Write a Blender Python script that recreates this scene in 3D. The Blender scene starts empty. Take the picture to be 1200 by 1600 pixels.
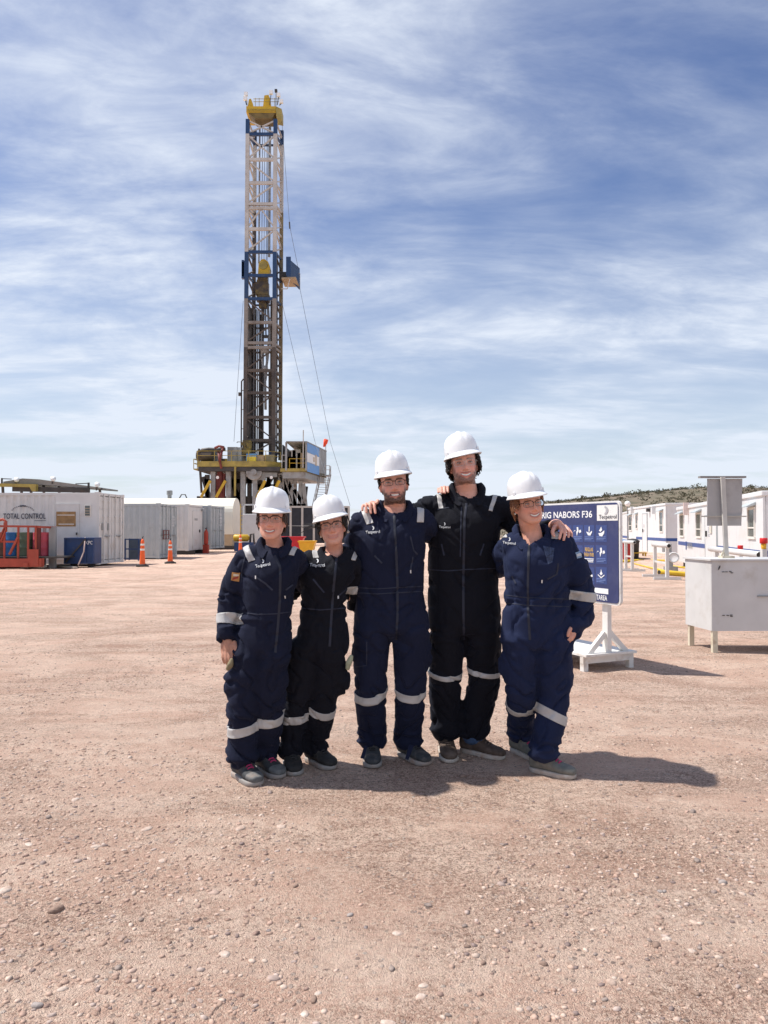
import bpy, bmesh, math, random
import numpy as np
from mathutils import Vector, Matrix, Euler
from mathutils.bvhtree import BVHTree
random.seed(7); RNG = np.random.default_rng(7)
S = bpy.context.scene
COL = S.collection
R = math.radians
# ---------------------------------------------------------------- camera
F = 1202.0; HC = 1.38; PITCH = math.atan(26/F)
cam_d = bpy.data.cameras.new('camera'); cam = bpy.data.objects.new('camera', cam_d); COL.objects.link(cam)
cam_d.sensor_fit = 'VERTICAL'; cam_d.sensor_height = 24.0; cam_d.lens = 24.0*F/1600
cam_d.clip_start = 0.05; cam_d.clip_end = 6000
cam.location = (0, 0, HC); cam.rotation_euler = (R(90)+PITCH, 0, 0)
S.camera = cam
S.render.resolution_x = 768; S.render.resolution_y = 1024
# ---------------------------------------------------------------- sky
SUN_EL = R(60); SUN_AZ_VEC = Vector((-1.0, 0.11, 0)).normalized()     # where the sun stands, seen from the scene
w = bpy.data.worlds.new('World'); S.world = w; w.use_nodes = True
nt = w.node_tree; nt.nodes.clear(); L = nt.links.new
def N(t, **k):
    n = nt.nodes.new(t)
    for a, b in k.items(): setattr(n, a, b)
    return n
def M(op, a, b=None, c=None):
    n = N('ShaderNodeMath', operation=op)
    for i, v in enumerate((a, b, c)):
        if v is None: continue
        if isinstance(v, (int, float)): n.inputs[i].default_value = v
        else: L(v, n.inputs[i])
    return n.outputs[0]
out = N('ShaderNodeOutputWorld'); bg = N('ShaderNodeBackground'); L(bg.outputs[0], out.inputs[0])
bg.inputs[1].default_value = 0.094
sky = N('ShaderNodeTexSky', sky_type='NISHITA'); sky.sun_disc = False
sky.sun_elevation = SUN_EL; sky.sun_rotation = math.atan2(SUN_AZ_VEC.x, SUN_AZ_VEC.y)
sky.altitude = 300; sky.air_density = 1.25; sky.dust_density = 0.4; sky.ozone_density = 5.0
tc = N('ShaderNodeTexCoord'); sp = N('ShaderNodeSeparateXYZ'); L(tc.outputs['Generated'], sp.inputs[0])
zc = M('ADD', M('MAXIMUM', sp.outputs[2], 0.0), 0.16)
u = M('DIVIDE', M('MULTIPLY', sp.outputs[0], -1.0), zc); v = M('DIVIDE', sp.outputs[1], zc)
cmb = N('ShaderNodeCombineXYZ'); L(u, cmb.inputs[0]); L(v, cmb.inputs[1])
def cloud_noise(scale, detail, rough, dist, rot, sx, sy, off):
    mp = N('ShaderNodeMapping'); mp.inputs['Rotation'].default_value = (0, 0, R(rot)); mp.inputs['Scale'].default_value = (sx, sy, 1)
    mp.inputs['Location'].default_value = off
    L(cmb.outputs[0], mp.inputs[0])
    n = N('ShaderNodeTexNoise'); n.inputs['Scale'].default_value = scale; n.inputs['Detail'].default_value = detail
    n.inputs['Roughness'].default_value = rough; n.inputs['Distortion'].default_value = dist
    L(mp.outputs[0], n.inputs['Vector']); return n.outputs[0]
def ramp(f, a, b):
    m = N('ShaderNodeMapRange', interpolation_type='SMOOTHSTEP'); L(f, m.inputs[0])
    m.inputs[1].default_value = a; m.inputs[2].default_value = b; return m.outputs[0]
big = ramp(cloud_noise(0.5, 5, 0.55, 0.5, 25, 0.9, 1.2, (0.3, 0.2, 0)), 0.32, 0.60)
wisp = ramp(cloud_noise(1.3, 12, 0.62, 0.5, 22, 0.8, 1.5, (1.7, 0.4, 0)), 0.33, 0.70)
fine = ramp(cloud_noise(5.0, 9, 0.62, 0.5, 18, 0.8, 1.5, (2.2, 5.1, 0)), 0.30, 0.80)
veil = ramp(sp.outputs[2], 0.42, -0.02)                     # thin high cloud seen edge-on thickens to the horizon
body = M('ADD', M('MULTIPLY', big, M('ADD', M('MULTIPLY', wisp, 0.70), 0.28)), M('MULTIPLY', wisp, 0.24))
body = M('MULTIPLY', body, M('ADD', M('MULTIPLY', fine, 0.62), 0.64))
dens = M('MINIMUM', M('ADD', M('MULTIPLY', body, 0.88), M('MULTIPLY', veil, 0.56)), 0.93)
mix = N('ShaderNodeMix', data_type='RGBA'); L(dens, mix.inputs[0])
hsv = N('ShaderNodeHueSaturation'); hsv.inputs['Hue'].default_value = .514; hsv.inputs['Saturation'].default_value = 1.08; hsv.inputs['Value'].default_value = 1.0
L(sky.outputs[0], hsv.inputs['Color'])
L(hsv.outputs[0], mix.inputs[6]); mix.inputs[7].default_value = (7.3, 7.9, 8.9, 1)
L(mix.outputs[2], bg.inputs[0])
# ---------------------------------------------------------------- sun and exposure
sd = bpy.data.lights.new('sun', 'SUN'); sd.energy = 4.9; sd.angle = R(1.3); sd.color = (1.0, 0.955, 0.89)
sun = bpy.data.objects.new('sun', sd); COL.objects.link(sun); sun.location = (-20, 6, 40)
to_sun = Vector((SUN_AZ_VEC.x*math.cos(SUN_EL), SUN_AZ_VEC.y*math.cos(SUN_EL), math.sin(SUN_EL)))
sun.rotation_euler = to_sun.to_track_quat('Z', 'Y').to_euler()
S.view_settings.view_transform = 'Standard'; S.view_settings.look = 'None'
S.view_settings.exposure = 0.26; S.view_settings.gamma = 1.0; S.view_settings.use_curve_mapping = False
# ---------------------------------------------------------------- helpers
CA, SA = math.cos(PITCH), math.sin(PITCH)
CAMP = Vector((0, 0, HC))
def ray(px, py):
    dx = (px-600)/F; dz = (800-py)/F
    return Vector((dx, CA - SA*dz, SA + CA*dz))
def at(px, py, Y):
    d = ray(px, py); return CAMP + d*(Y/d.y)
def gnd(px, py, z=0.0):
    d = ray(px, py); return CAMP + d*((z-HC)/d.z)
def vnoise(P, seed=0):
    P = np.asarray(P, float); i = np.floor(P).astype(np.int64); f = P-i; f = f*f*(3-2*f)
    def h(a, b, c):
        n = (a*374761393 + b*668265263 + c*2147483647 + seed*974634777) & 0xffffffff
        n = ((n ^ (n >> 13))*1274126177) & 0xffffffff
        n = ((n ^ (n >> 16))*2246822519) & 0xffffffff
        return ((n ^ (n >> 15)) & 0xffffff)/float(0xffffff)*2-1
    x, y, z = i[:, 0], i[:, 1], i[:, 2]; fx, fy, fz = f[:, 0], f[:, 1], f[:, 2]
    def lx(b, c): return h(x, y+b, z+c)*(1-fx)+h(x+1, y+b, z+c)*fx
    return (lx(0, 0)*(1-fy)+lx(1, 0)*fy)*(1-fz)+(lx(0, 1)*(1-fy)+lx(1, 1)*fy)*fz
def fbm(P, o=4, seed=0):
    P = np.asarray(P, float); s = 0; a = 1.0; t = 0
    for k in range(o): s = s+a*vnoise(P*2**k, seed+k); t += a; a *= .5
    return s/t
class MB:
    def __init__(s): s.v = []; s.f = []
    def add(s, vs, fs):
        n = len(s.v); s.v += [tuple(p) for p in vs]; s.f += [tuple(i+n for i in q) for q in fs]; return s
    def box(s, c, size, rot=None):
        x, y, z = [q/2 for q in size]; c = Vector(c)
        vs = [Vector((a*x, b*y, d*z)) for d in (-1, 1) for a, b in ((-1, -1), (1, -1), (1, 1), (-1, 1))]
        if rot is not None:
            m = rot if isinstance(rot, Matrix) else Matrix.Rotation(rot, 3, 'Z'); vs = [m @ p for p in vs]
        return s.add([p+c for p in vs], [(3, 2, 1, 0), (4, 5, 6, 7), (0, 1, 5, 4), (1, 2, 6, 5), (2, 3, 7, 6), (3, 0, 4, 7)])
    def beam(s, a, b, wd, ht=None, up=(0, 0, 1)):
        a = Vector(a); b = Vector(b); ht = wd if ht is None else ht
        d = (b-a); l = d.length; d.normalize(); up = Vector(up)
        if abs(d.dot(up)) > .98: up = Vector((0, 1, 0))
        x = d.cross(up).normalized(); y = x.cross(d)
        m = Matrix((x, d, y)).transposed()
        return s.box((a+b)/2, (wd, l, ht), m)
    def tube(s, pts, r, n=8, cap=True):
        pts = [Vector(p) for p in pts]; k = len(pts); rr = r if isinstance(r, (list, tuple)) else [r]*k
        vs = []; fs = []; prev = None
        for i, p in enumerate(pts):
            d = (pts[min(i+1, k-1)]-pts[max(i-1, 0)]).normalized()
            if prev is None:
                u_ = d.cross(Vector((0, 0, 1)));
                if u_.length < .05: u_ = d.cross(Vector((0, 1, 0)))
            else: u_ = prev - d*prev.dot(d)
            u_.normalize(); prev = u_; w_ = d.cross(u_)
            for j in range(n):
                t = 2*math.pi*j/n; vs.append(p+(u_*math.cos(t)+w_*math.sin(t))*rr[i])
        for i in range(k-1):
            for j in range(n): fs.append((i*n+j, i*n+(j+1) % n, (i+1)*n+(j+1) % n, (i+1)*n+j))
        if cap: fs += [tuple(range(n-1, -1, -1)), tuple((k-1)*n+j for j in range(n))]
        return s.add(vs, fs)
    def lathe(s, prof, c, n=24, axis=None, cap=True):
        c = Vector(c); vs = []; fs = []; k = len(prof)
        q = Vector(axis).to_track_quat('Z', 'Y').to_matrix() if axis is not None else None
        for r, z in prof:
            for j in range(n):
                t = 2*math.pi*j/n; p = Vector((r*math.cos(t), r*math.sin(t), z))
                vs.append(c+(q @ p if q else p))
        for i in range(k-1):
            for j in range(n): fs.append((i*n+j, i*n+(j+1) % n, (i+1)*n+(j+1) % n, (i+1)*n+j))
        if cap: fs += [tuple(range(n-1, -1, -1)), tuple((k-1)*n+j for j in range(n))]
        return s.add(vs, fs)
    def prism(s, poly, d):
        """poly: list of 3-D points (planar, any winding); d: extrusion vector"""
        d = Vector(d); n = len(poly); a = [Vector(p) for p in poly]; b = [p+d for p in a]
        return s.add(a+b, [tuple(range(n)), tuple(range(2*n-1, n-1, -1))]+[(i, i+n, (i+1) % n+n, (i+1) % n) for i in range(n)])
    def ellip(s, c, r, rot=None, n=16, m=10):
        vs = []; fs = []; c = Vector(c)
        for i in range(m+1):
            a = math.pi*i/m
            for j in range(n):
                t = 2*math.pi*j/n; p = Vector((r[0]*math.sin(a)*math.cos(t), r[1]*math.sin(a)*math.sin(t), r[2]*math.cos(a)))
                vs.append(c+(rot @ p if rot else p))
        for i in range(m):
            for j in range(n): fs.append((i*n+j, (i+1)*n+j, (i+1)*n+(j+1) % n, i*n+(j+1) % n))
        return s.add(vs, fs)
ORG = {}
def link(name, me, parent=None, loc=None):
    o = bpy.data.objects.new(name, me); COL.objects.link(o)
    if parent is not None: o.parent = parent; ORG[o] = ORG[parent]
    elif loc is not None: o.location = loc; ORG[o] = Vector(loc)
    else: ORG[o] = Vector((0, 0, 0))
    return o
def obj(name, mb, mat, parent=None, smooth=False, bevel=0, fix=True):
    v = np.array(mb.v, float)
    if parent is not None: org = np.array(ORG[parent])
    else: org = np.array([(v[:, 0].min()+v[:, 0].max())/2, (v[:, 1].min()+v[:, 1].max())/2, v[:, 2].min()])
    me = bpy.data.meshes.new(name); me.from_pydata((v-org).tolist(), [], mb.f)
    if fix:
        bm = bmesh.new(); bm.from_mesh(me); bmesh.ops.remove_doubles(bm, verts=bm.verts, dist=1e-6); bmesh.ops.recalc_face_normals(bm, faces=bm.faces); bm.to_mesh(me); bm.free()
    me.materials.append(mat)
    if smooth: me.shade_smooth() if hasattr(me, 'shade_smooth') else None
    o = link(name, me, parent, None if parent is not None else org)
    if bevel:
        b = o.modifiers.new('bevel', 'BEVEL'); b.width = bevel; b.segments = 2; b.limit_method = 'ANGLE'
    return o
def tag(o, label, cat=None, group=None, kind=None):
    if label: o['label'] = label
    if cat: o['category'] = cat
    if group: o['group'] = group
    if kind: o['kind'] = kind
    return o
def thing(name, loc, label, cat, group=None):
    o = bpy.data.objects.new(name, None); COL.objects.link(o); o.location = loc; ORG[o] = Vector(loc); o.empty_display_size = .2
    return tag(o, label, cat, group)
# ---------------------------------------------------------------- materials
MATS = {}
def mat(name, col, rough=.6, metal=0.0, var=.12, vscale=6.0, bump=.0, bscale=40.0, col2=None, thr=(.45, .7), spec=.4, sheen=0, grime=None, gscale=1.5, gthr=(.55, .75)):
    """procedural: base colour with fine noise variation, optional patches of a second colour, bump"""
    if name in MATS: return MATS[name]
    m = bpy.data.materials.new(name); m.use_nodes = True; t = m.node_tree; n = t.nodes; l = t.links.new
    b = n['Principled BSDF']; b.inputs['Roughness'].default_value = rough; b.inputs['Metallic'].default_value = metal
    b.inputs['Specular IOR Level'].default_value = spec
    if sheen: b.inputs['Sheen Weight'].default_value = sheen; b.inputs['Sheen Roughness'].default_value = .5
    tc = n.new('ShaderNodeTexCoord'); nz = n.new('ShaderNodeTexNoise'); nz.inputs['Scale'].default_value = vscale; nz.inputs['Detail'].default_value = 6
    l(tc.outputs['Object'], nz.inputs['Vector'])
    mr = n.new('ShaderNodeMapRange'); l(nz.outputs[0], mr.inputs[0]); mr.inputs[1].default_value = .3; mr.inputs[2].default_value = .7
    mr.inputs[3].default_value = 1-var; mr.inputs[4].default_value = 1+var
    mx = n.new('ShaderNodeMix'); mx.data_type = 'RGBA'; mx.blend_type = 'MULTIPLY'; mx.inputs[0].default_value = 1
    mx.inputs[6].default_value = (*col, 1); l(mr.outputs[0], mx.inputs[7]); c = mx.outputs[2]
    def patch(c, colr, scale, th):
        z = n.new('ShaderNodeTexNoise'); z.inputs['Scale'].default_value = scale; z.inputs['Detail'].default_value = 8; z.inputs['Roughness'].default_value = .65
        l(tc.outputs['Object'], z.inputs['Vector'])
        r_ = n.new('ShaderNodeMapRange'); l(z.outputs[0], r_.inputs[0]); r_.inputs[1].default_value = th[0]; r_.inputs[2].default_value = th[1]
        x = n.new('ShaderNodeMix'); x.data_type = 'RGBA'; l(r_.outputs[0], x.inputs[0]); l(c, x.inputs[6]); x.inputs[7].default_value = (*colr, 1)
        return x.outputs[2]
    if col2: c = patch(c, col2, vscale*.7, thr)
    if grime: c = patch(c, grime, gscale, gthr)
    l(c, b.inputs['Base Color'])
    if bump:
        z = n.new('ShaderNodeTexNoise'); z.inputs['Scale'].default_value = bscale; z.inputs['Detail'].default_value = 6; l(tc.outputs['Object'], z.inputs['Vector'])
        bp = n.new('ShaderNodeBump'); bp.inputs['Strength'].default_value = bump; bp.inputs['Distance'].default_value = .01
        l(z.outputs[0], bp.inputs['Height']); l(bp.outputs[0], b.inputs['Normal'])
    MATS[name] = m; return m
def vcol_mat(name, rough=.5, sss=0.0, spec=.35, bump=0.0):
    m = bpy.data.materials.new(name); m.use_nodes = True; t = m.node_tree; n = t.nodes; l = t.links.new
    b = n['Principled BSDF']; a = n.new('ShaderNodeVertexColor'); a.layer_name = 'Col'
    nz = n.new('ShaderNodeTexNoise'); nz.inputs['Scale'].default_value = 90; nz.inputs['Detail'].default_value = 3
    tc = n.new('ShaderNodeTexCoord'); l(tc.outputs['Object'], nz.inputs['Vector'])
    mr = n.new('ShaderNodeMapRange'); l(nz.outputs[0], mr.inputs[0]); mr.inputs[3].default_value = .88; mr.inputs[4].default_value = 1.12
    mx = n.new('ShaderNodeMix'); mx.data_type = 'RGBA'; mx.blend_type = 'MULTIPLY'; mx.inputs[0].default_value = 1
    l(a.outputs[0], mx.inputs[6]); l(mr.outputs[0], mx.inputs[7]); l(mx.outputs[2], b.inputs['Base Color'])
    b.inputs['Roughness'].default_value = rough; b.inputs['Specular IOR Level'].default_value = spec
    if sss:
        b.inputs['Subsurface Weight'].default_value = sss; b.inputs['Subsurface Radius'].default_value = (.012, .004, .002); b.inputs['Subsurface Scale'].default_value = 1.0
    return m
def emit_mat(name, col, st):
    m = bpy.data.materials.new(name); m.use_nodes = True; b = m.node_tree.nodes['Principled BSDF']
    b.inputs['Base Color'].default_value = (*col, 1); b.inputs['Emission Color'].default_value = (*col, 1); b.inputs['Emission Strength'].default_value = st
    return m
def glass_mat(name, tint=(.95, .97, .98), k=.12):
    m = bpy.data.materials.new(name); m.use_nodes = True; t = m.node_tree; n = t.nodes; l = t.links.new
    n.remove(n['Principled BSDF']); o = n['Material Output']
    tr = n.new('ShaderNodeBsdfTransparent'); tr.inputs[0].default_value = (*tint, 1)
    gl = n.new('ShaderNodeBsdfGlossy'); gl.inputs['Roughness'].default_value = .06
    fr = n.new('ShaderNodeFresnel'); fr.inputs[0].default_value = 1.45
    ad = n.new('ShaderNodeMath'); ad.operation = 'ADD'; l(fr.outputs[0], ad.inputs[0]); ad.inputs[1].default_value = k-.04
    mx = n.new('ShaderNodeMixShader'); l(ad.outputs[0], mx.inputs[0]); l(tr.outputs[0], mx.inputs[1]); l(gl.outputs[0], mx.inputs[2]); l(mx.outputs[0], o.inputs[0])
    return m
FONT_CACHE = {}
def text_mesh(body, bold=.0, space=1.0):
    key = (body, bold, space)
    if key not in FONT_CACHE:
        cu = bpy.data.curves.new('t', 'FONT'); cu.body = body; cu.align_x = 'CENTER'; cu.align_y = 'CENTER'; cu.offset = bold; cu.space_character = space; cu.resolution_u = 3
        o = bpy.data.objects.new('t', cu); COL.objects.link(o); bpy.context.view_layer.update()
        me = bpy.data.meshes.new_from_object(o.evaluated_get(bpy.context.evaluated_depsgraph_get()))
        v = np.array([tuple(q.co) for q in me.vertices]); f = [tuple(p.vertices) for p in me.polygons]
        bpy.data.objects.remove(o); bpy.data.curves.remove(cu); bpy.data.meshes.remove(me)
        mn, mxx = v.min(0), v.max(0); v = v-(mn+mxx)/2
        FONT_CACHE[key] = (v, f, mxx[0]-mn[0], mxx[1]-mn[1])
    return FONT_CACHE[key]
def text_on(mb, body, c, ux, uz, width, height=None, bold=.0, lift=0.0):
    """flat lettering centred at c in the plane ux (reading direction), uz (up); fitted to width (and height)"""
    v, f, tw, th = text_mesh(body, bold); sx = width/tw; sy = sx if height is None else height/th
    ux = Vector(ux).normalized(); uz = Vector(uz).normalized(); nn = ux.cross(uz); c = Vector(c)+nn*lift
    mb.add([c+ux*(p[0]*sx)+uz*(p[1]*sy) for p in v], f); return mb
# ================================================================ ground
def sstep(x, a, b):
    t = np.clip((np.asarray(x, float)-a)/(b-a), 0, 1); return t*t*(3-2*t)
def ground_z(x, y):
    x = np.asarray(x, float).ravel(); y = np.asarray(y, float).ravel()
    P = np.stack([x, y, 0*x], 1)
    n = .010*fbm(P*1.1, 3, 5) + .0035*fbm(P*7.0, 3, 9) + .0050*np.maximum(fbm(P*15.0, 3, 14), -.15)*np.clip(.55+1.3*fbm(P*.8, 2, 41), .15, 1.2)
    near = np.exp(-(((x-.2)/1.6)**2+((y-4.35)/.55)**2))           # trodden flat where the group stands
    amp = 1-.75*near
    far = sstep(np.hypot(x, y), 12, 40)*.05*fbm(P*.12, 3, 2)
    dip = -.27*sstep(x, 7.5, 11)*sstep(y, 15, 22)*(1-sstep(y, 37, 41))
    return n*amp + far + dip - .002
def gz(x, y): return float(ground_z([x], [y])[0])
def spaced(lo, hi, fine, growth):
    a = [0.0]; s = fine
    while a[-1] < max(abs(lo), abs(hi)): a.append(a[-1]+s); s *= growth
    a = np.array(a); return np.unique(np.concatenate([-a[::-1], a]))
xs = spaced(-1, 2600, .021, 1.018); xs = np.concatenate([xs])
ys = np.unique(np.concatenate([-spaced(0, 60, .5, 1.3)[-12:], np.arange(1.2, 7, .021), 7+spaced(0, 2600, .04, 1.03)[spaced(0, 2600, .04, 1.03) >= 0]]))
GX, GY = np.meshgrid(xs, ys)
GZ = ground_z(GX, GY).reshape(GX.shape)
nx_, ny_ = len(xs), len(ys)
vv = np.stack([GX.ravel(), GY.ravel(), GZ.ravel()], 1)
idx = np.arange(nx_*ny_).reshape(ny_, nx_)
ff = np.stack([idx[:-1, :-1].ravel(), idx[:-1, 1:].ravel(), idx[1:, 1:].ravel(), idx[1:, :-1].ravel()], 1)
def np_mesh(name, v, f):
    me = bpy.data.meshes.new(name); k = f.shape[1]
    me.vertices.add(len(v)); me.vertices.foreach_set('co', np.asarray(v, np.float32).ravel())
    me.loops.add(f.size); me.loops.foreach_set('vertex_index', f.ravel().astype(np.int32))
    me.polygons.add(len(f)); me.polygons.foreach_set('loop_start', np.arange(0, f.size, k, dtype=np.int32))
    me.update(calc_edges=True); me.validate(); return me
def dirt_material():
    m = bpy.data.materials.new('dirt'); m.use_nodes = True; t = m.node_tree; n = t.nodes; l = t.links.new; b = n['Principled BSDF']
    b.inputs['Roughness'].default_value = .95; b.inputs['Specular IOR Level'].default_value = .15
    tc = n.new('ShaderNodeTexCoord'); P = tc.outputs['Object']
    def noise(sc, det=6, ro=.6, dist=0, mapping=None):
        z = n.new('ShaderNodeTexNoise'); z.inputs['Scale'].default_value = sc; z.inputs['Detail'].default_value = det; z.inputs['Roughness'].default_value = ro; z.inputs['Distortion'].default_value = dist
        if mapping:
            mp = n.new('ShaderNodeMapping'); mp.inputs['Rotation'].default_value = (0, 0, R(mapping[0])); mp.inputs['Scale'].default_value = (mapping[1], mapping[2], 1); l(P, mp.inputs[0]); l(mp.outputs[0], z.inputs['Vector'])
        else: l(P, z.inputs['Vector'])
        return z.outputs[0]
    def rng(x, a, b_, c=0, d=1):
        r_ = n.new('ShaderNodeMapRange'); l(x, r_.inputs[0]); r_.inputs[1].default_value = a; r_.inputs[2].default_value = b_; r_.inputs[3].default_value = c; r_.inputs[4].default_value = d; return r_.outputs[0]
    def mixc(f, a, b_, mode='MIX'):
        x = n.new('ShaderNodeMix'); x.data_type = 'RGBA'; x.blend_type = mode
        if isinstance(f, float): x.inputs[0].default_value = f
        else: l(f, x.inputs[0])
        for i, q in ((6, a), (7, b_)):
            if isinstance(q, tuple): x.inputs[i].default_value = (*q, 1)
            else: l(q, x.inputs[i])
        return x.outputs[2]
    def mul(a, b_):
        x = n.new('ShaderNodeMath'); x.operation = 'MULTIPLY'; l(a, x.inputs[0])
        if isinstance(b_, float): x.inputs[1].default_value = b_
        else: l(b_, x.inputs[1])
        return x.outputs[0]
    G = rng(noise(.60, 7, .62, .6, (28, 1.0, 1.5)), .44, .56)          # gravelly ground against compacted, dusty ground
    G3 = rng(G, 0, 1, .32, 1.0)
    c = mixc(rng(noise(.9, 5), .35, .65), (.50, .302, .220), (.61, .402, .306))
    c = mixc(rng(noise(.23, 4), .40, .62), c, (.61, .415, .318))
    c = mixc(rng(G, 1, 0, 0, .75), c, (.72, .475, .362))
    pale = mul(rng(noise(1.3, 10, .72, .6, (35, 1.0, 1.8)), .44, .55), rng(noise(14, 6, .75), .36, .54))
    c = mixc(mul(pale, .9), c, (.86, .648, .515))
    c = mixc(mul(rng(noise(10, 4, .8), .52, .58), mul(G3, .45)), c, (.34, .21, .155))
    trk = mul(rng(noise(.7, 7, .6, .5, (62, .22, 2.6)), .48, .60), rng(noise(22, 4, .7), .3, .6))     # wheel-dusted streaks
    c = mixc(mul(trk, .6), c, (.76, .570, .455))
    c = mixc(mul(rng(noise(38, 5, .75), .51, .57), mul(G3, .62)), c, (.27, .155, .108))  # dark specks stand in for small pebble shadows, painted into the colour
    c = mixc(mul(rng(noise(70, 3, .7), .53, .58), .75), c, (.80, .61, .47))
    c = mixc(mul(rng(noise(120, 2, .6), .55, .61), mul(G3, .70)), c, (.20, .125, .095))
    # pebbles trodden into the surface
    vo = n.new('ShaderNodeTexVoronoi'); vo.inputs['Scale'].default_value = 33; l(P, vo.inputs['Vector'])
    peb = mul(rng(vo.outputs['Distance'], .30, .24), rng(noise(5, 3), .48, .58))
    pc = n.new('ShaderNodeValToRGB'); sp_ = n.new('ShaderNodeSeparateColor'); l(vo.outputs['Color'], sp_.inputs[0]); l(sp_.outputs[0], pc.inputs[0])
    e = pc.color_ramp.elements; e[0].color = (.22, .17, .15, 1); e[1].color = (.68, .58, .50, 1); q = e.new(.5); q.color = (.45, .33, .27, 1)
    c = mixc(mul(peb, .8), c, pc.outputs[0])
    l(c, b.inputs['Base Color'])
    def addm(a, b_, k):
        x = n.new('ShaderNodeMath'); x.operation = 'MULTIPLY_ADD'; l(a, x.inputs[0]); x.inputs[1].default_value = k; l(b_, x.inputs[2]); return x.outputs[0]
    hgt = addm(noise(9, 8, .7), addm(noise(60, 6, .7), addm(peb, noise(200, 2), .35), .9), 1.2)
    bp = n.new('ShaderNodeBump'); bp.inputs['Strength'].default_value = 1.0; bp.inputs['Distance'].default_value = .020; l(hgt, bp.inputs['Height']); l(bp.outputs[0], b.inputs['Normal'])
    return m
DIRT = dirt_material()
gm = np_mesh('ground', vv, ff); gm.materials.append(DIRT); gm.shade_smooth()
ground = link('ground', gm); tag(ground, 'pinkish brown gravelly dirt yard', None, None, 'structure')

# stones: a few rounded base shapes with noise
def stone_shape(seed, sub=1, k=.30):
    bm = bmesh.new(); bmesh.ops.create_icosphere(bm, subdivisions=sub, radius=1)
    v = np.array([tuple(q.co) for q in bm.verts]); f = np.array([[q.index for q in p.verts] for p in bm.faces]); bm.free()
    v = v*(1+k*1.5*fbm(v*1.15+seed*7.7, 2, seed))[:, None]; return v, f
SH0 = [stone_shape(k, 1) for k in range(6)]; SH2 = [stone_shape(k+20, 2) for k in range(5)]
def scatter(cnt, rlo, rhi, ylo, yhi, pw, power, shapes, sunk=.25, xlim=None):
    vs = []; fs = []; off = 0
    uu = RNG.random(cnt); e = 1-pw; Y = (ylo**e+uu*(yhi**e-ylo**e))**(1/e)
    X = (RNG.random(cnt)*2-1)*(Y*.56+.6)
    clump = fbm(np.stack([X*.9, Y*.9, 0*X], 1), 3, 31); keep = RNG.random(cnt) < np.clip(.36+1.9*clump, .05, 1)
    X, Y = X[keep], Y[keep]; Z = ground_z(X, Y); r = rlo+(rhi-rlo)*RNG.random(len(X))**power
    for i in range(len(X)):
        v, f = shapes[i % len(shapes)]; a = RNG.random()*6.28; ca, sa = math.cos(a), math.sin(a)
        sc = r[i]*np.array([1.25, .95, .62])*(.8+.4*RNG.random(3)); q = v*sc
        q = np.stack([q[:, 0]*ca-q[:, 1]*sa+X[i], q[:, 0]*sa+q[:, 1]*ca+Y[i], q[:, 2]+Z[i]+sc[2]*(.5-sunk*2)], 1)
        vs.append(q); fs.append(f+off); off += len(v)
    return np.concatenate(vs), np.concatenate(fs)
def stone_mat(name, cols, rough=.9):
    m = bpy.data.materials.new(name); m.use_nodes = True; t = m.node_tree; n = t.nodes; l = t.links.new; b = n['Principled BSDF']; b.inputs['Roughness'].default_value = rough; b.inputs['Specular IOR Level'].default_value = .2
    g = n.new('ShaderNodeNewGeometry'); cr = n.new('ShaderNodeValToRGB'); l(g.outputs['Random Per Island'], cr.inputs[0])
    e = cr.color_ramp.elements; cr.color_ramp.interpolation = 'CONSTANT'
    for i, c in enumerate(cols):
        q = e[0] if i == 0 else e.new(i/len(cols)); q.color = (*c, 1)
    e.remove(e[-1]) if len(e) > len(cols) else None
    nz = n.new('ShaderNodeTexNoise'); nz.inputs['Scale'].default_value = 55; nz.inputs['Detail'].default_value = 5; tc = n.new('ShaderNodeTexCoord'); l(tc.outputs['Object'], nz.inputs['Vector'])
    mr = n.new('ShaderNodeMapRange'); l(nz.outputs[0], mr.inputs[0]); mr.inputs[1].default_value = .3; mr.inputs[2].default_value = .7; mr.inputs[3].default_value = .72; mr.inputs[4].default_value = 1.25
    mx = n.new('ShaderNodeMix'); mx.data_type = 'RGBA'; mx.blend_type = 'MULTIPLY'; mx.inputs[0].default_value = 1; l(cr.outputs[0], mx.inputs[6]); l(mr.outputs[0], mx.inputs[7]); l(mx.outputs[2], b.inputs['Base Color'])
    bp = n.new('ShaderNodeBump'); bp.inputs['Strength'].default_value = .5; bp.inputs['Distance'].default_value = .004; l(nz.outputs[0], bp.inputs['Height']); l(bp.outputs[0], b.inputs['Normal'])
    return m
GRAV = stone_mat('gravel', [(.46, .32, .25), (.36, .24, .185), (.55, .41, .33), (.40, .28, .22), (.31, .21, .17), (.55, .43, .35), (.44, .30, .235), (.24, .18, .16), (.50, .35, .27), (.46, .36, .31), (.38, .26, .20)])
v, f = scatter(60000, .0030, .0120, 1.9, 34, 1.25, 2.8, SH0)
me = np_mesh('gravel', v, f); me.materials.append(GRAV); tag(link('gravel', me), 'loose reddish gravel scattered over the dirt', None, None, 'stuff')
v, f = scatter(750, .008, .017, 1.9, 24, 1.2, 2.5, SH2, sunk=.3)
me = np_mesh('pebbles', v, f); me.materials.append(stone_mat('pebbles', [(.44, .32, .26), (.30, .23, .20), (.52, .42, .35), (.35, .25, .20), (.24, .20, .185), (.48, .36, .29), (.38, .29, .25)])); me.shade_smooth(); tag(link('pebbles', me), 'small rounded pebbles lying on the dirt', None, None, 'stuff')
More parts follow.
